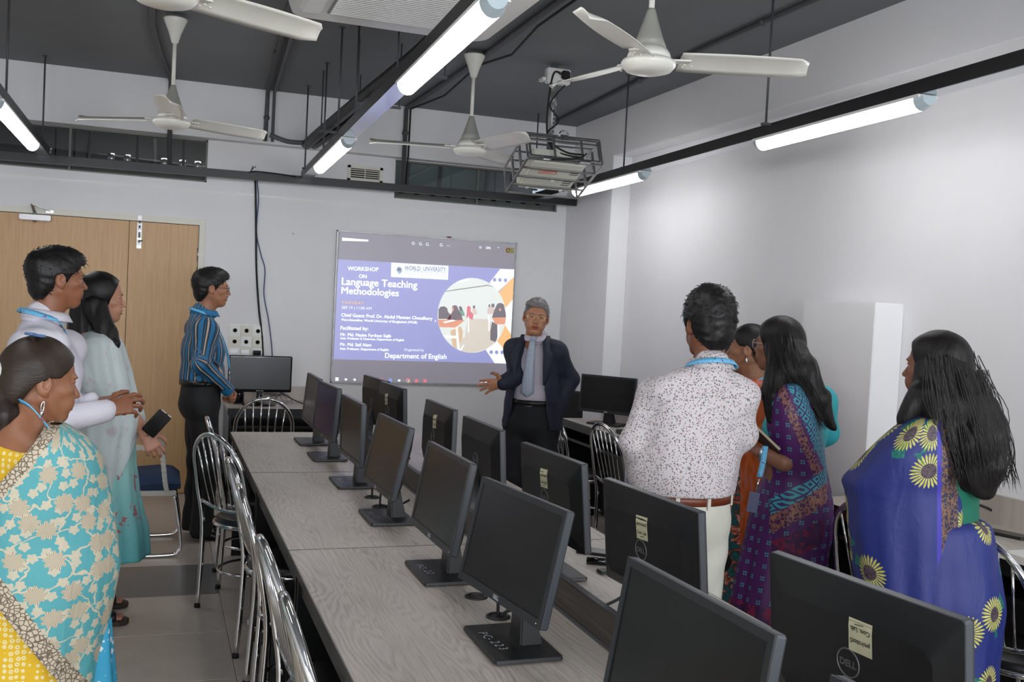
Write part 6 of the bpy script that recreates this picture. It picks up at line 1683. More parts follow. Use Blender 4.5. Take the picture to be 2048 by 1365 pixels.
for sx in (-1, 1):     # lapels
    def fr(x, z): return p.r*sx*x+p.f*(np.interp(z, [1.04, 1.21, 1.31, 1.37, 1.412], [.168, .160, .128, .075, .015])-.12*abs(x)*(x > .1))+V(0, 0, z)
    ed = lambda z: float(np.interp(z, [.76, .95, 1.10, 1.30, 1.42, 1.5], [.150, .112, .098, .082, .052, .045]))
    b = MB().use(M_jacket); zs = np.linspace(1.10, 1.412, 12); rows = [[fr(ed(z)-.004, z)+p.f*.008 for z in zs], [fr(ed(z)+(.060 if z < 1.30 else .042)*min(1., (z-1.08)/.16), z)+p.f*.006-p.f*.02*max(0, (z-1.3)*3) for z in zs]]
    o = b.grid(rows).build('lapel', jk, recalc=False); sm = o.modifiers.new('s', 'SOLIDIFY'); sm.thickness = .005; sm.offset = 0
for sx in (-1,):
    c = p.r*sx*.17+p.f*.118+V(0, 0, 1.0); MB().use(M_jacket).bar(c-p.r*.06+p.f*.03+V(0, 0, .01), c+p.r*.05+p.f*-.0+V(0, 0, .01), .006, .045).build('pocket_flap', jk)
MT = m_tie(); tz = p.H*.836
b = MB().use(MT); rows = []
for t in np.linspace(0, 1, 14):
    z = tz-.03-t*.37; y = float(np.interp(z, [1.0, 1.15, 1.3, 1.42, 1.47], [.150, .150, .132, .098, .082])); w = .017+.026*min(1, t*1.15) if t < .93 else .043*(1-t)/.07+.002
    rows.append([p.r*(w*q+.012*t)+p.f*(y+.006-.006*q*q)+V(0, 0, z) for q in (-1, -.5, 0, .5, 1)])
b.grid(rows); o = b.build('tie', p.root, recalc=False); sm = o.modifiers.new('s', 'SOLIDIFY'); sm.thickness = .006; sm.offset = 0
MB().use(MT).ball((0, 0, 0), (.021, .015, .022), 8, lambda q: tuple(p.f*.088+V(0, 0, tz-.024)+p.r*q[0]+p.f*q[1]+V(0, 0, q[2]))).build('tie_knot', o)
s = p.box(-.26, .26, -.24, .24, .03, bz+.03, .011); s.econe(p.L(0, 0, bz), p.L(0, -.01, .84), (.168, .138), (.178, .14), p.r, 0); p.legs(s, .09, (.10, .082, .072), (.02, -.02)); s.wrinkle(.003, 22, 3); s.plane_keep((0, 0, bz), (0, 0, -1)); p.part('trousers', s, M_trsuit)
belt(p, M_belt_b, bz-.012, .172, .142, .034, M_steel)
for sx in (-1, 1): shoe(p, p.L(sx*.12, .17, 0), p.L(sx*.095, -.10, 0), M_shoe)
p.hand(aR[2], A(978, 771, -.19)-A(1006, 767, -.16), V(0, 0, .25)+dr.n, 'open', True, 1.08); p.hand(aL[2], V(0, 0, -1), dr.rs, 'relaxed', False)
p.under([aR, aL]); glasses(p, mat('gold_wire', (.75, .58, .28), .25, 1.), .019, .012); p.body()

# ------------------------------------------------------------------ man in the small-print shirt, seen from behind
p = Person('man seen from behind in a small-print white shirt, brown belt and off-white trousers', (1417, 652), 3.2, 78., 0, SK['p6'], HB, head_yaw=86.)
dr = Drape(p, 1417); A = dr.at; p.sl = -dr.rs*.085; p.head(); p.hair('thick')
bz = A(1400, 990)[2]
aL = (A(1310, 792, -.02), A(1272, 885, -.04), A(1274, 960, .05)); aR = (A(1466, 800, .03), A(1484, 868, .06), A(1456, 905, .30))
s = p.box(-.42, .42, -.30, .44, bz-.06, .89*p.H, .008); p.torso(s, .022, .02); p.neckhole(s)
s.econe(p.L(0, -.01, bz+.06), p.L(0, 0, bz+.16), (.200, .155), (.195, .15), p.r, .05)
p.arm(s, aL, (.058, .055, .046)); p.arm(s, aR, (.058, .054, .046)); s.wrinkle(.0032, 26, 11)
X = (s.x[:, None, None]-p.o[0])*p.r[0]+(s.y[None, :, None]-p.o[1])*p.r[1]; Y = (s.x[:, None, None]-p.o[0])*p.f[0]+(s.y[None, :, None]-p.o[1])*p.f[1]; Z = s.z[None, None, :]
c_ = p.L(0, 0, bz)-p.o; X = X-c_@p.r; Y = Y-c_@p.f
tor = np.sqrt((X/.215)**2+(Y/.18)**2) < 1
s.F = np.where(tor & (Z < bz+.012), np.maximum(s.F, bz+.012-Z), s.F).astype(np.float32)
MD = m_dotshirt(); p.part('shirt', s, MD); p.collar(MD, z=.826*p.H, r=.068, h=.046)
e = unit(aL[2]-aL[1]); MB().use(cloth('cuff_blue_inside', 150, 160, 186)).tube([aL[2]-e*.03-p.o, aL[2]+e*.012-p.o], [.047, .046], 20, caps=False).build('cuff', p.root)
p.hand(aL[2], V(0, 0, -.8)+dr.n*.5+dr.rs*.5, -dr.rs, 'relaxed', False); p.hand(aR[2], dr.n-dr.rs*.6, V(0, 0, 1), 'relaxed', True)
s = p.box(-.28, .28, -.24, .24, .03, bz+.05, .010); s.econe(p.L(0, 0, bz+.02), p.L(0, -.012, .86), (.180, .128), (.188, .142), p.r, 0); p.legs(s, .095, (.104, .086, .074), (.0, .0)); s.wrinkle(.0035, 20, 21); s.plane_keep((0, 0, bz+.018), (0, 0, -1)); p.part('trousers', s, M_trcream)
belt(p, M_belt_br, bz-.004, .192, .146, .036, None, [-pi/2-.25, -pi/2+.35, -pi/2-1.0, -.2])
for sx in (-1, 1): shoe(p, p.L(sx*.12, .17, 0), p.L(sx*.10, -.10, 0), M_shoe)
p.lanyard(M_lan, z=.850*p.H, r=.092, w=.022); p.under([aR, aL]); p.body()

# ------------------------------------------------------------------ man in the white shirt
p = Person('man in a plain white shirt with blue lanyard, typing on something in his hands', (116, 560), 4.45, 22., 0, SK['p2'], HB)
dr = Drape(p, 116); A = dr.at; p.head(); p.hair('short')
bz = A(100, 893)[2]
aR = (A(62, 700, -.16), A(72, 850, -.20), A(212, 822, -.20)); aL = (A(132, 700, .12), A(105, 850, .12), A(180, 806, -.02))
s = SDF(V(p.o[0]-.42, p.o[1]-.46, bz-.10), V(p.o[0]+.52, p.o[1]+.42, .89*p.H), .009); p.torso(s, .022, .015); p.neckhole(s); p.arm(s, aR, (.074, .062, .044)); p.arm(s, aL, (.072, .06, .044)); s.wrinkle(.0028, 24, 31)
Z = s.z[None, None, :]; s.F = np.maximum(s.F, bz-Z).astype(np.float32)
p.part('shirt', s, M_shirtw); p.collar(M_shirtw, z=.826*p.H, r=.070, h=.05, open_=.2)
for a_ in (aR, aL):
    e = unit(a_[2]-a_[1]); MB().use(M_shirtw).tube([a_[2]-e*.065-p.o, a_[2]+e*.012-p.o], [.047, .045], 20, caps=False).build('cuff', p.root)
p.hand(aR[2], A(262, 806, -.20)-A(212, 822, -.20), dr.n*-.75+V(0, 0, .55), 'half', True, 1.12); p.hand(aL[2], A(240, 800, -.06)-A(180, 806, -.02), V(0, 0, .8)-dr.n*.3, 'half', False, 1.05)
s = p.box(-.25, .25, -.22, .22, .03, bz+.03, .011); s.econe(p.L(0, 0, bz), p.L(0, -.01, .82), (.17, .125), (.175, .13), p.r, 0); p.legs(s, .09, (.098, .08, .068)); s.plane_keep((0, 0, bz+.005), (0, 0, -1)); p.part('trousers', s, cloth('trousers_navy', 34, 34, 62))
for sx in (-1, 1): shoe(p, p.L(sx*.12, .17, 0), p.L(sx*.10, -.10, 0), M_shoe)
p.lanyard(M_lan, z=.850*p.H, r=.094, w=.022); p.under([aR, aL]); p.body()
wr = aR[2]; hh_ = A(262, 803, -.16)
ph_ = thing('mobile_phone', 'slim dark phone held by the man in the plain white shirt', 'phone', A(246, 806, -.14), radians(10))
MB().use(M_gloss).box(-.05, .05, -.006, .006, -.014, .014).build('body', ph_, bevel=.003)

# ------------------------------------------------------------------ woman in aqua with white scarf
p = Person('long-haired woman in aqua kameez and sheer white scarf, holding a phone', (203, 598), 5.06, 8., 1, SK['p3'], HB)
dr = Drape(p, 203); A = dr.at; p.head(); p.hair('long')
s = SDF(V(p.o[0]-.22, p.o[1]-.20, 1.05), V(p.o[0]+.22, p.o[1]+.20, 1.66), .007)
hc = p.hc
s.econe(hc+V(-.055, 0, .02), A(170, 690), (.075, .070), (.085, .065), dr.rs, 0); s.econe(A(170, 690), A(160, 770), (.085, .065), (.055, .045), dr.rs, .03)
s.econe(hc+V(-.02, -.075, -.02), A(222, 690, -.13), (.050, .030), (.040, .025), dr.rs, .03); s.econe(A(222, 690, -.13), A(236, 730, -.14), (.036, .022), (.012, .01), dr.rs, .02)
s.wrinkle(.003, 60, 2, (1, 1, .2)); p.part('hair_length', s, HL)
s = p.box(-.22, .22, -.2, .2, 1.0, .90*p.H, .009); p.torso(s, -.004); s.cone(p.hc+V(0, 0, -.08)-p.f*.03, p.L(0, -.01, .80*p.H), .048, .055, .05); p.skinmesh(s)
MK = m_kameez(); MDU = m_dupatta()
lv = [dr.lev(664, 176, 224, 1.9), dr.lev(674, 160, 234, 1.9), dr.lev(690, 146, 246, 1.6), dr.lev(730, 138, 258, 1.45), dr.lev(790, 140, 268, 1.35), dr.lev(860, 142, 270, 1.2), dr.lev(930, 140, 272, 1.2), dr.lev(1000, 138, 280, 1.15), dr.lev(1060, 136, 292, 1.1), dr.lev(1112, 135, 296, 1.1)]
loft_obj('kameez', p, dr.loft(lv, folds=[(7, .0, .05, .3, 1.), (13, .0, .025, 1., -1)], jitter=.012), [MK])
lv = [dr.lev(660, 178, 224, 2.1), dr.lev(672, 160, 238, 2.), dr.lev(690, 146, 250, 1.75), dr.lev(730, 140, 262, 1.55), dr.lev(790, 142, 276, 1.4), dr.lev(845, 144, 290, 1.3), dr.lev(880, 144, 282, 1.3), dr.lev(940, 146, 272, 1.3), dr.lev(1010, 148, 262, 1.3), dr.lev(1075, 150, 250, 1.3)]
c1, c2 = A(262, 905, -.2), A(225, 1080, -.2); no = unit(np.cross(c2-c1, dr.n)); no = no if no@dr.rs > 0 else -no
loft_obj('scarf', p, dr.loft(lv, folds=[(9, .012, .05, 2., 1.2), (17, .006, .02, 0., -1)], jitter=.012, seed=5), [MDU], cuts=[(A(255, 930, -.2), unit(no+V(0, 0, -.25)))], thick=.002)
s = p.box(-.2, .2, -.16, .16, .06, 1.06, .012); p.legs(s, .075, (.075, .05, .036), hem=.10)
for sx, (u, v) in zip((1, -1), ((256, 1247), (255, 1213))): s.cone(p.L(sx*.085, 0, .3), onz(u, v, 0)-p.f*.185+V(0, 0, .10), .045, .036, .03)
p.skinmesh(s)
for k, v0 in enumerate((1.0,)):
    s = p.box(-.18, .18, -.15, .15, .05, .42, .011)
    for sx in (-1, 1): s.cone(p.L(sx*.075, 0, .40), p.L(sx*.08, 0, .08), .062, .055, .02)
    p.part('trousers', s, cloth('salwar_aqua', 110, 186, 190))
w0 = A(290, 868, -.14); p.hand(w0, A(309, 898, -.16)-w0, -dr.n*.8+dr.rs*.2, 'half', True, 1.05)
s = SDF(np.minimum(w0, A(262, 830, -.05))-.08, np.maximum(w0, A(262, 830, -.05))+.08, .006); s.cone(A(258, 825, -.05), w0, .040, .026, 0); p.skinmesh(s)
MB().use(mat('pearl', srgb(226, 214, 196), .3)).tube([w0-p.o+.034*(dr.rs*cos(t)*.75+V(0, 0, 1)*sin(t)*.9-dr.n*.6*cos(t)) for t in np.linspace(0, 2*pi, 22, endpoint=False)], .0035, 6, closed=True).build('bracelet', p.root)
for u, v in ((256, 1247), (255, 1213)):
    toe = onz(u, v, 0); heel = toe-p.f*.235
    MB().use(mat('sandal_sole', srgb(58, 44, 38), .6)).prism([(0, -.03), (.05, -.036), (.13, -.034), (.19, -.042), (.225, -.034), (.24, 0), (.225, .034), (.19, .042), (.13, .034), (.05, .036), (0, .03)], lambda x, y: tuple(heel-p.o+p.f*x+p.r*y), lambda x, y: tuple(heel-p.o+p.f*x+p.r*y+V(0, 0, .026))).build('sandal_sole', p.root, bevel=.003)
    s = SDF(np.minimum(toe, heel)-V(.06, .06, 0), np.maximum(toe, heel)+V(.06, .06, .13), .005); s.econe(heel+p.f*.03+V(0, 0, .05), toe-p.f*.06+V(0, 0, .040), (.028, .03), (.038, .018), p.r, 0); s.cone(heel+p.f*.05+V(0, 0, .06), heel+p.f*.05+V(0, 0, .12), .034, .034, .03)
    for k in range(5): s.cone(toe-p.f*(.065)+p.r*(k-2)*.015+V(0, 0, .036), toe-p.f*(.022+.006*abs(k-1.5))+p.r*(k-2)*.016+V(0, 0, .034), .009, .008, .006)
    p.skinmesh(s)
    s = SDF(np.minimum(toe, heel)-V(.07, .07, 0), np.maximum(toe, heel)+V(.07, .07, .1), .005); s.econe(toe-p.f*.125+V(0, 0, .040), toe-p.f*.07+V(0, 0, .038), (.046, .036), (.047, .026), p.r, 0); s.plane_keep(toe-p.f*.135, p.f); s.plane_keep(toe-p.f*.055, -p.f); p.part('sandal_strap', s, M_blackpl)
p.body()
pc = A(311, 850, -.20)
ph_ = thing('mobile_phone', 'black phone with silver corners held by the woman in aqua', 'phone', pc)
ph_.rotation_euler = (radians(0), radians(40), radians(6))
MB().use(M_gloss).box(-.036, .036, -.004, .004, -.055, .07).build('body', ph_, bevel=.004)
MB().use(M_alu).box(-.028, .0, -.0042, .0042, .0685, .0712).box(.012, .03, -.0042, .0042, .0685, .0712).build('edge_trim', ph_)

# ------------------------------------------------------------------ woman in the turquoise floral sari
p = Person('woman in turquoise floral sari and yellow blouse, hair tied back with a white band', (80, 766), 3.0, 30., 1, SK['p1'], HBR, head_yaw=24., head_pitch=-6.)
dr = Drape(p, 80); A = dr.at; p.head(); p.hair('tied')
Mh = lambda q: tuple(p.hd(q)-p.o)
for (a_, b_, rz_) in ((.02, -.05, .35), (.045, -.035, -.1)):   # blue clip on the crown
    MB().use(mat('clip_blue', srgb(70, 104, 150), .35)).tube([Mh((a_+.020*cos(t), b_+.013*sin(t), .137-.12*(a_*a_)*8)) for t in np.linspace(0, 2*pi, 16, endpoint=False)], .004, 6, closed=True).build('hair_clip', p.root)
tie = p.hd((-.01, -.118, .012)); s = SDF(tie-V(.14, .16, .34), tie+V(.16, .16, .08), .006)
s.ell(tie, (.03, .03, .03), 0); s.econe(tie, A(-6, 830, -.04), (.035, .03), (.048, .04), dr.rs, .02); s.econe(A(-6, 830, -.04), A(-14, 960, -.06), (.047, .04), (.016, .02), dr.rs, .02); s.wrinkle(.003, 70, 8, (1, 1, .15)); p.part('ponytail', s, hair_mat('ponytail', 40, 28, 22, 2.2))
MB().use(mat('band_white', srgb(196, 196, 192), .7)).tube([tie-p.o+.030*(V(0, 0, 1)*cos(t)+unit(np.cross(V(0, 0, 1), p.f))*sin(t)) for t in np.linspace(0, 2*pi, 18, endpoint=False)], .012, 8, closed=True).build('hair_band', p.root)
MB().use(M_chrome).tube([Mh((.083, -.012+.004*sin(t), -.046-.016*(1-cos(t)))) for t in np.linspace(0, 2*pi, 14, endpoint=False)], .002, 6, closed=True).ball((.084, -.012, -.080), (.004, .005, .010), 6, Mh).build('earring', p.root)
s = SDF(V(p.o[0]-.34, p.o[1]-.3, .9), V(p.o[0]+.34, p.o[1]+.3, 1.32), .009); p.torso(s, .010)
s.cone(p.hc+V(0, 0, -.07)-p.f*.03, p.L(0, -.02, .80*p.H), .050, .062, .07); p.skinmesh(s)
MY = m_yellow()
s = SDF(V(p.o[0]-.34, p.o[1]-.3, .85), V(p.o[0]+.34, p.o[1]+.3, 1.32), .009); p.torso(s, .020); p.arm(s, (p.shoulder(-1), p.L(-.22, -.03, .98), p.L(-.16, .1, .85)), (.07, .06, .05))
# neckline of the blouse: deep scoop at the back
s.ell(A(52, 856, -.13), (.105, .15, .062), .01, True)
p.part('blouse', s, MY)
MTF = m_tealflower(); MCB = m_creamborder()
lv = [dr.lev(905, -40, 180, .8), dr.lev(960, -62, 208, .8), dr.lev(1060, -66, 222, .8), dr.lev(1160, -66, 226, .8), dr.lev(1260, -64, 212, .8), dr.lev(1400, -80, 210, .8), dr.lev(1600, -95, 232, .8), dr.lev(1680, -100, 240, .8)]
sk = loft_obj('sari_skirt', p, dr.loft(lv, folds=[(8, .0, .06, .0, 1.5), (15, .0, .03, 1., -2)], jitter=.01), [MY])
lv = [dr.lev(846, 98, 126, 2.6, -.05), dr.lev(852, 84, 140, 2.4, -.05), dr.lev(862, 58, 154, 2.1, -.05), dr.lev(880, 18, 178, 1.6, -.045), dr.lev(915, -25, 204, 1.25, -.04), dr.lev(965, -55, 218, 1.08, -.03), dr.lev(1015, -66, 226, .98, -.03), dr.lev(1070, -72, 233, .9, -.03), dr.lev(1130, -74, 240, .9, -.03), dr.lev(1180, -74, 232, .9, -.03), dr.lev(1240, -74, 220, .9, -.03), dr.lev(1300, -74, 208, .9, -.03), dr.lev(1380, -74, 200, .9, -.03), dr.lev(1440, -74, 190, .9, -.03)]
def edge(u0, v0, u1, v1, dep, side):
    a, b_ = A(u0, v0, dep), A(u1, v1, dep); no = unit(np.cross(b_-a, dr.n)); return a, (no if no@side > 0 else -no)
e1 = edge(0, 968, 100, 852, -.2, V(0, 0, 1)-dr.rs*.9); e2 = edge(0, 1228, 118, 1372, -.2, -dr.rs-V(0, 0, .8))
loft_obj('sari_drape', p, dr.loft(lv, n=150, rows=150, folds=[(5, .0, .02, 1.2, 3.), (11, .0, .012, .3, -3.)], jitter=.010, seed=4), [MTF, MCB], cuts=[e1, e2], bands=[(e1[0], e1[1], .028, 1), (e2[0], e2[1], .048, 1)], thick=.004)
lv = [dr.lev(1240, 165, 222, .9, -.06), dr.lev(1300, 150, 226, .9, -.06), dr.lev(1400, 140, 234, .9, -.06), dr.lev(1680, 120, 250, .9, -.06)]
loft_obj('sari_pleats', p, dr.loft(lv, n=80, rows=40, folds=[(6, .06, .10, .6, 1.)]), [m_bluewhite()])
lan = [A(34, 800, -.04), A(58, 812, -.10), A(80, 834, -.12), A(98, 858, -.10)]
strip('lanyard', p.root, p.o, lan, V(0, 0, 1)*.6-dr.rs*.5, .024, M_lan)
p.body()

# ------------------------------------------------------------------ woman in the purple sari
p = Person('long-haired woman with pink glasses in a purple sari and turquoise blouse', (1557, 692), 3.6, 108., 1, SK['p8'], HL, head_yaw=118., lean=.07)
dr = Drape(p, 1557); A = dr.at; p.head(); p.hair('long')
glasses(p, mat('glasses_rose', srgb(206, 170, 166), .3), .018, .016)
s = SDF(V(p.o[0]-.32, p.o[1]-.30, 1.05), V(p.o[0]+.36, p.o[1]+.32, 1.66), .0075)
s.econe(p.hc+dr.rs*.02-dr.n*.03, A(1588, 745, -.07), (.085, .075), (.098, .075), dr.rs, 0)
s.econe(A(1566, 735, -.08), A(1545, 790, -.12), (.060, .045), (.048, .030), dr.rs, .03); s.econe(A(1545, 790, -.12), A(1541, 842, -.13), (.045, .028), (.014, .012), dr.rs, .02)
s.econe(A(1600, 740, -.06), A(1636, 800, -.08), (.072, .060), (.050, .040), dr.rs, .03); s.econe(A(1636, 800, -.08), A(1668, 858, -.08), (.048, .036), (.020, .018), dr.rs, .02)
s.wrinkle(.003, 60, 2, (1, 1, .2)); p.part('hair_length', s, HL)
rg = np.random.RandomState(8); st_ = []
for k in range(46):
    t = rg.rand(); st_.append([A(1545+45*t, 655+14*rg.rand(), -.10), A(1562+42*t+4*rg.randn(), 735, -.155), A(1598+40*t+4*rg.randn(), 795, -.13), A(1640+26*t+5*rg.randn(), 848+14*rg.rand(), -.115)])
for k in range(26):
    t = rg.rand(); st_.append([A(1532+22*t, 668, -.08), A(1532+34*t+3*rg.randn(), 740, -.15), A(1528+32*t+3*rg.randn(), 795, -.155), A(1534+14*t+3*rg.randn(), 836+10*rg.rand(), -.145)])
strands(p, 'loose_strands', st_, HL, .0013)
MTQ = cloth('blouse_turquoise', 40, 160, 170, .6)
s = SDF(V(p.o[0]-.30, p.o[1]-.30, .98), V(p.o[0]+.34, p.o[1]+.30, 1.42), .009); p.torso(s, .008); p.arm(s, (p.shoulder(1), p.L(.19, -.02, 1.12), p.L(.16, .06, 1.06)), (.062, .055, .05)); s.plane_keep((0, 0, A(1650, 905)[2]), (0, 0, 1)); p.part('blouse', s, MTQ)
s = SDF(V(p.o[0]-.30, p.o[1]-.28, .8), V(p.o[0]+.30, p.o[1]+.28, 1.46), .01); p.torso(s, -.006); s.cone(p.hc+V(0, 0, -.08)-p.f*.03, p.L(0, -.01, .80*p.H), .046, .055, .05); p.skinmesh(s)
w0 = A(1522, 905, -.10); el = A(1568, 925, -.14)
s = SDF(np.minimum(w0, el)-.09, np.maximum(w0, el)+.09, .006); s.cone(el, w0, .040, .027, 0); p.skinmesh(s); p.hand(w0, A(1490, 890, -.04)-w0, V(0, 0, 1)-dr.n*.3, 'half', False)
e = unit(w0-el); u1 = unit(np.cross(e, V(0, 0, 1))); u2 = np.cross(u1, e)
wt = MB().use(M_steel).tube([w0-e*.012-p.o+.032*(u1*cos(t)+u2*sin(t)) for t in np.linspace(0, 2*pi, 20, endpoint=False)], .0075, 8, closed=True).build('watch', p.root)
fc = w0-e*.012-p.o-u2*.028+u1*.01; MB().use(M_steel).lathe([(.016, 0), (.016, .006), (.012, .008)], 18, lambda q: tuple(fc+e*q[0]+u1*q[1]-u2*q[2])).build('watch_case', wt)
MP = m_purple(); MTD = m_tealdiamond(); MGB = m_goldband('sari_gold_scroll', srgb(70, 24, 74), srgb(150, 104, 84), 52.); MRP = m_redpurple()
lv = [dr.lev(900, 1545, 1648, .8), dr.lev(940, 1535, 1655, .8), dr.lev(1000, 1508, 1666, .8), dr.lev(1060, 1492, 1664, .8), dr.lev(1110, 1482, 1655, .8), dr.lev(1200, 1462, 1650, .8), dr.lev(1300, 1446, 1650, .8), dr.lev(1380, 1436, 1655, .8)]
sk = loft_obj('sari_skirt', p, dr.loft(lv, folds=[(9, .012, .05, .4, 1.), (19, .0, .025, 1., -1.5)], jitter=.008), [MP, MRP], bands=[(A(1580, 1400), V(0, 0, -1), .42, 1)])
lv = [dr.lev(764, 1574, 1600, 2.4, -.07), dr.lev(772, 1556, 1608, 2.1, -.07), dr.lev(800, 1538, 1624, 1.7, -.06), dr.lev(850, 1532, 1642, 1.4, -.05), dr.lev(900, 1534, 1649, 1.2, -.04), dr.lev(950, 1532, 1654, .9, -.03), dr.lev(1000, 1524, 1657, .9, -.03), dr.lev(1060, 1518, 1656, .9, -.03), dr.lev(1130, 1515, 1652, .9, -.03)]
def edge(u0, v0, u1, v1, dep, side):
    a, b_ = A(u0, v0, dep), A(u1, v1, dep); no = unit(np.cross(b_-a, dr.n)); return a, (no if no@side > 0 else -no)
q1 = edge(1604, 775, 1650, 880, -.2, dr.rs); q2 = edge(1545, 1035, 1640, 985, -.2, V(0, 0, -1)); q3 = edge(1540, 1075, 1640, 1025, -.2, V(0, 0, -1)); q5 = edge(1540, 1140, 1640, 1100, -.2, V(0, 0, -1)); q4 = edge(1580, 800, 1626, 905, -.2, dr.rs)
loft_obj('sari_drape', p, dr.loft(lv, n=130, rows=120, folds=[(6, .0, .03, .5, 1.), (13, .0, .015, 1., -2)], jitter=.008, seed=2), [MP, MTD, MGB, MRP], bands=[(q4[0], q4[1], .035, 2), (q1[0], q1[1], .050, 1), (q5[0], q5[1], .09, 3), (q3[0], q3[1], .085, 2), (q2[0], q2[1], .055, 1)], thick=.004)
strip('lanyard', p.root, p.o, [A(1531, 893, -.26), A(1526, 925, -.265), A(1519, 955, -.27)], dr.rs, .022, M_lan)
lo = MB().use(M_chrome).tube([A(1518, 958, -.27)-p.o, A(1512, 982, -.27)-p.o], .004, 6).build('lanyard_clip', p.root)
MB().use(mat('badge_grey', srgb(96, 100, 128), .25)).bar(A(1510, 985, -.27)-p.o, A(1503, 1025, -.27)-p.o, .040, .003, up=dr.n).build('id_card', p.root)
p.body()
nb = thing('notebook', 'dark brown notebook held against the purple sari', 'notebook', A(1535, 880, -.17))
c_ = [A(1511, 850, -.14), A(1560, 897, -.22), A(1560, 903, -.16), A(1506, 872, -.05)]
c0_ = V(*nb.location)
MB().use(mat('notebook_cover', srgb(44, 26, 26), .5)).prism([(0, 0), (1, 0), (1, 1), (0, 1)], lambda a, b_: tuple((c_[0]*(1-a)+c_[1]*a)*(1-b_)+(c_[3]*(1-a)+c_[2]*a)*b_-c0_), lambda a, b_: tuple((c_[0]*(1-a)+c_[1]*a)*(1-b_)+(c_[3]*(1-a)+c_[2]*a)*b_-c0_+V(0, 0, -.014))).build('cover', nb)
MB().use(mat('notebook_pages', srgb(196, 184, 156), .7)).bar(c_[0]-c0_+V(0, 0, -.005)-dr.n*.003, c_[1]-c0_+V(0, 0, -.005)-dr.n*.003, .006, .008).build('page_edge', nb)

# ------------------------------------------------------------------ woman in the blue sunflower sari
p = Person('woman with long loose hair in a blue sari printed with sunflowers', (1872, 738), 2.62, 104., 1, SK['p9'], HL, head_yaw=116.)
dr = Drape(p, 1880); A = dr.at; p.head(); p.hair('long')
s = SDF(V(p.o[0]-.36, p.o[1]-.36, 1.0), V(p.o[0]+.42, p.o[1]+.34, 1.66), .0075)
s.econe(p.hc+dr.rs*.02-dr.n*.03, A(1898, 810, -.06), (.088, .080), (.120, .085), dr.rs, 0)
s.econe(A(1898, 810, -.06), A(1925, 890, -.09), (.118, .080), (.130, .070), dr.rs, .04); s.econe(A(1930, 890, -.09), A(1955, 945, -.09), (.125, .066), (.095, .055), dr.rs, .04); s.econe(A(1955, 945, -.09), A(1965, 982, -.09), (.085, .05), (.035, .03), dr.rs, .03)
s.econe(A(1850, 790, -.10), A(1815, 840, -.10), (.045, .035), (.030, .025), dr.rs, .03); s.econe(A(1815, 845, -.08), A(1775, 892, -.02), (.022, .02), (.006, .006), dr.rs, .02)
s.wrinkle(.0045, 42, 6, (1, 1, .25)); p.part('hair_length', s, HL)
rg = np.random.RandomState(5); st_ = []
for k in range(70):
    t = rg.rand(); u0 = 1850+110*t; st_.append([A(u0, 700+30*rg.rand(), -.16), A(u0+10+25*t+8*rg.randn(), 800, -.17), A(u0+25+35*t+8*rg.randn(), 880, -.18), A(u0+40+38*t+10*rg.randn(), 960+30*rg.rand(), -.16)])
for k in range(22): st_.append([A(1960+8*rg.randn(), 740, -.05), A(1992+9*rg.randn(), 820, -.06), A(2012+9*rg.randn(), 900, -.08), A(2015+14*rg.randn(), 960+20*rg.rand(), -.08)])
strands(p, 'loose_strands', st_, HL, .0013)
MGR = cloth('blouse_green', 8, 100, 78, .55)
s = SDF(V(p.o[0]-.30, p.o[1]-.30, .95), V(p.o[0]+.34, p.o[1]+.30, 1.42), .009); p.torso(s, .012); p.arm(s, (p.shoulder(1), p.L(.20, -.02, 1.10), p.L(.17, .06, 1.04)), (.064, .058, .05)); s.plane_keep((0, 0, A(1960, 1052)[2]), (0, 0, 1)); p.part('blouse', s, MGR)
s = SDF(V(p.o[0]-.30, p.o[1]-.28, .8), V(p.o[0]+.30, p.o[1]+.28, 1.46), .01); p.torso(s, -.006); s.cone(p.hc+V(0, 0, -.08)-p.f*.03, p.L(0, -.01, .80*p.H), .046, .055, .05); p.skinmesh(s)
MSF = m_sunflower(); MBZ = m_goldband('sari_bronze_border', srgb(46, 44, 66), srgb(122, 92, 70), 55.); MVI = cloth('sari_violet_edge', 56, 52, 160, .5)
lv = [dr.lev(1028, 1815, 1950, .8), dr.lev(1034, 1785, 1972, .85), dr.lev(1044, 1762, 1985, .85), dr.lev(1070, 1748, 1992, .85), dr.lev(1120, 1740, 2000, .85), dr.lev(1190, 1735, 2011, .85), dr.lev(1250, 1735, 2006, .85), dr.lev(1320, 1740, 1998, .85), dr.lev(1400, 1745, 1994, .85), dr.lev(1580, 1745, 2000, .85), dr.lev(1680, 1740, 2010, .85)]
loft_obj('sari_skirt', p, dr.loft(lv, n=130, rows=110, folds=[(7, .01, .04, .9, 1.), (16, .0, .02, 1., -1.5)], jitter=.010), [MSF])
lv = [dr.lev(832, 1834, 1886, 2., -.07), dr.lev(844, 1808, 1900, 1.7, -.07), dr.lev(870, 1775, 1916, 1.3, -.06), dr.lev(910, 1735, 1924, 1.05, -.06), dr.lev(945, 1705, 1927, .85, -.06), dr.lev(972, 1684, 1928, .72, -.06), dr.lev(1000, 1690, 1929, .72, -.06), dr.lev(1060, 1693, 1929, .74, -.06), dr.lev(1120, 1700, 1928, .76, -.06), dr.lev(1200, 1712, 1928, .8, -.06), dr.lev(1300, 1722, 1927, .8, -.06), dr.lev(1420, 1730, 1925, .8, -.06)]
def edge(u0, v0, u1, v1, dep, side):
    a, b_ = A(u0, v0, dep), A(u1, v1, dep); no = unit(np.cross(b_-a, dr.n)); return a, (no if no@side > 0 else -no)
g1 = edge(1890, 850, 1932, 930, -.2, dr.rs); g2 = edge(1918, 930, 1916, 1365, -.2, dr.rs); g3 = edge(1884, 930, 1884, 1365, -.2, dr.rs)
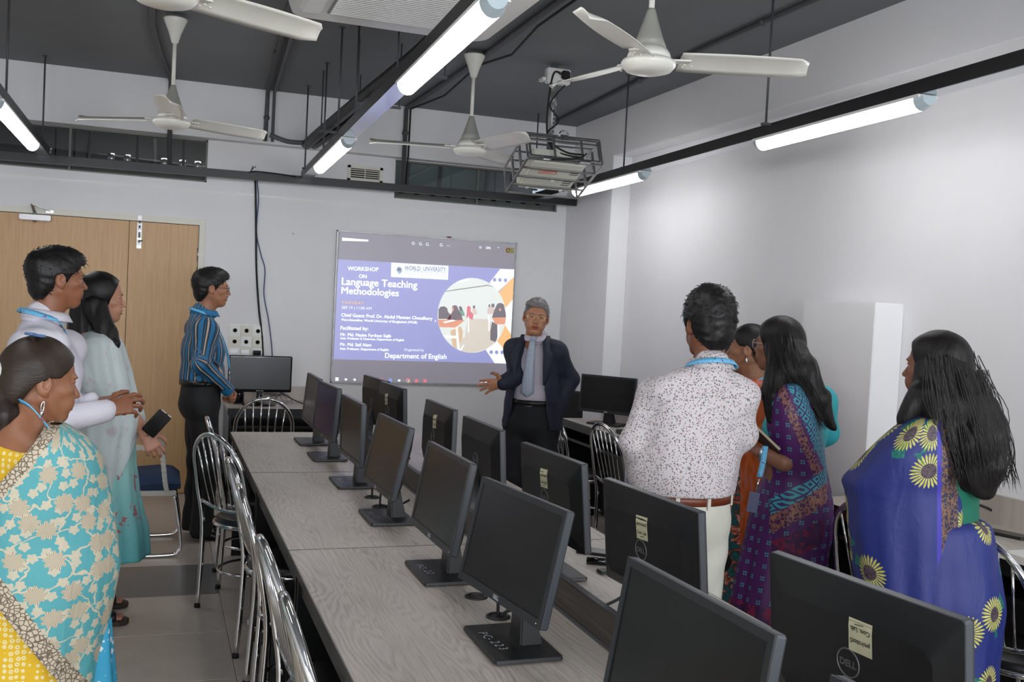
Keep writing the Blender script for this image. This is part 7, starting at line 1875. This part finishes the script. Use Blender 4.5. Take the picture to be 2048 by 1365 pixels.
loft_obj('sari_drape', p, dr.loft(lv, n=150, rows=130, folds=[(6, .006, .045, 2.1, .6), (13, .004, .026, .4, -.8)], jitter=.010, seed=9), [MSF, MBZ, MVI], bands=[(g2[0], g2[1], .050, 1), (g3[0], g3[1], .014, 2)], thick=.004)
p.body()

# ------------------------------------------------------------------ woman in orange, mostly hidden
p = Person('woman with tied hair, earring and orange scarf between the small-print shirt and the purple sari', (1497, 701), 4.1, 128., 1, SK['p7'], HB, head_yaw=134.)
dr = Drape(p, 1497); A = dr.at; p.head(); p.hair('tied')
s = SDF(p.hc-V(.15, .15, .16), p.hc+V(.15, .15, .1), .006); s.ell(p.hc-p.f*.10+V(0, 0, -.03), (.055, .055, .05), 0); s.wrinkle(.003, 60, 3); p.part('hair_bun', s, HB)
Mh = lambda q: tuple(p.hd(q)-p.o)
MB().use(M_chrome).ball((-.083, -.012, -.050), (.004, .005, .018), 6, Mh).build('earring', p.root)
s = SDF(V(p.o[0]-.30, p.o[1]-.28, .9), V(p.o[0]+.30, p.o[1]+.28, 1.46), .01); p.torso(s, -.006); s.cone(p.hc+V(0, 0, -.08)-p.f*.03, p.L(0, -.01, .80*p.H), .046, .055, .05); p.skinmesh(s)
MFD = m_floral_dark(); MO = m_orange()
lv = [dr.lev(762, 1478, 1530, 2.6), dr.lev(775, 1464, 1540, 2.2), dr.lev(795, 1454, 1548, 1.8), dr.lev(850, 1447, 1556, 1.45), dr.lev(950, 1446, 1558, 1.25), dr.lev(1050, 1440, 1562, 1.15), dr.lev(1200, 1434, 1568, 1.1), dr.lev(1290, 1430, 1572, 1.1)]
loft_obj('kurta', p, dr.loft(lv, folds=[(8, .0, .04, .3, 1.)], jitter=.01), [MFD])
lv = [dr.lev(756, 1492, 1530, 3.4, -.05), dr.lev(772, 1484, 1542, 2.8, -.05), dr.lev(795, 1478, 1550, 2.4, -.05), dr.lev(850, 1472, 1560, 1.9, -.05), dr.lev(950, 1474, 1560, 1.7, -.05), dr.lev(1050, 1474, 1562, 1.6, -.05), dr.lev(1130, 1476, 1562, 1.6, -.05)]
loft_obj('scarf', p, dr.loft(lv, folds=[(8, .02, .05, 1.3, 1.2), (15, .01, .02, .2, -1)], jitter=.012, seed=3), [MO], thick=.003)
strip('lanyard', p.root, p.o, [A(1500, 772, -.16), A(1518, 764, -.16), A(1534, 756, -.15)], V(0, 0, 1), .026, M_lan)
s = p.box(-.2, .2, -.16, .16, .03, .5, .012); p.legs(s, .075, (.07, .06, .05)); p.part('trousers', s, M_trblack)
for sx in (-1, 1): shoe(p, p.L(sx*.09, .15, 0), p.L(sx*.08, -.09, 0), M_shoe)
p.body()

# ------------------------------------------------------------------ hidden woman with black hair behind the small-print shirt
p = Person('black-haired person almost hidden behind the man in the small-print shirt', (1424, 708), 4.6, 120., 1, SK['p10'], HB)
dr = Drape(p, 1424); A = dr.at; p.head(); p.hair('tied')
s = SDF(p.hc-V(.25, .25, .2), p.hc+V(.25, .25, .1), .006); s.ell(A(1447, 700), (.05, .05, .055), 0); s.ell(A(1449, 724), (.045, .045, .05), .02); s.wrinkle(.003, 60, 3); p.part('hair_bun', s, HB)
s = SDF(V(p.o[0]-.30, p.o[1]-.28, .9), V(p.o[0]+.30, p.o[1]+.28, 1.46), .012); p.torso(s, -.006); s.cone(p.hc+V(0, 0, -.08)-p.f*.03, p.L(0, -.01, .80*p.H), .046, .055, .05); p.skinmesh(s)
lv = [dr.lev(758, 1410, 1446, 3.), dr.lev(768, 1398, 1456, 2.4), dr.lev(790, 1388, 1464, 2.), dr.lev(850, 1384, 1468, 1.6), dr.lev(950, 1384, 1466, 1.4), dr.lev(1050, 1384, 1466, 1.3), dr.lev(1160, 1382, 1468, 1.3)]
loft_obj('kurta', p, dr.loft(lv, n=70, rows=50, folds=[(8, .0, .05, .3, 1.)], jitter=.01), [cloth('kurta_plum', 60, 34, 48)])
s = p.box(-.2, .2, -.16, .16, .03, .5, .012); p.legs(s, .075, (.07, .06, .05)); p.part('trousers', s, M_trblack)
for sx in (-1, 1): shoe(p, p.L(sx*.09, .15, 0), p.L(sx*.08, -.09, 0), M_shoe)
p.body()
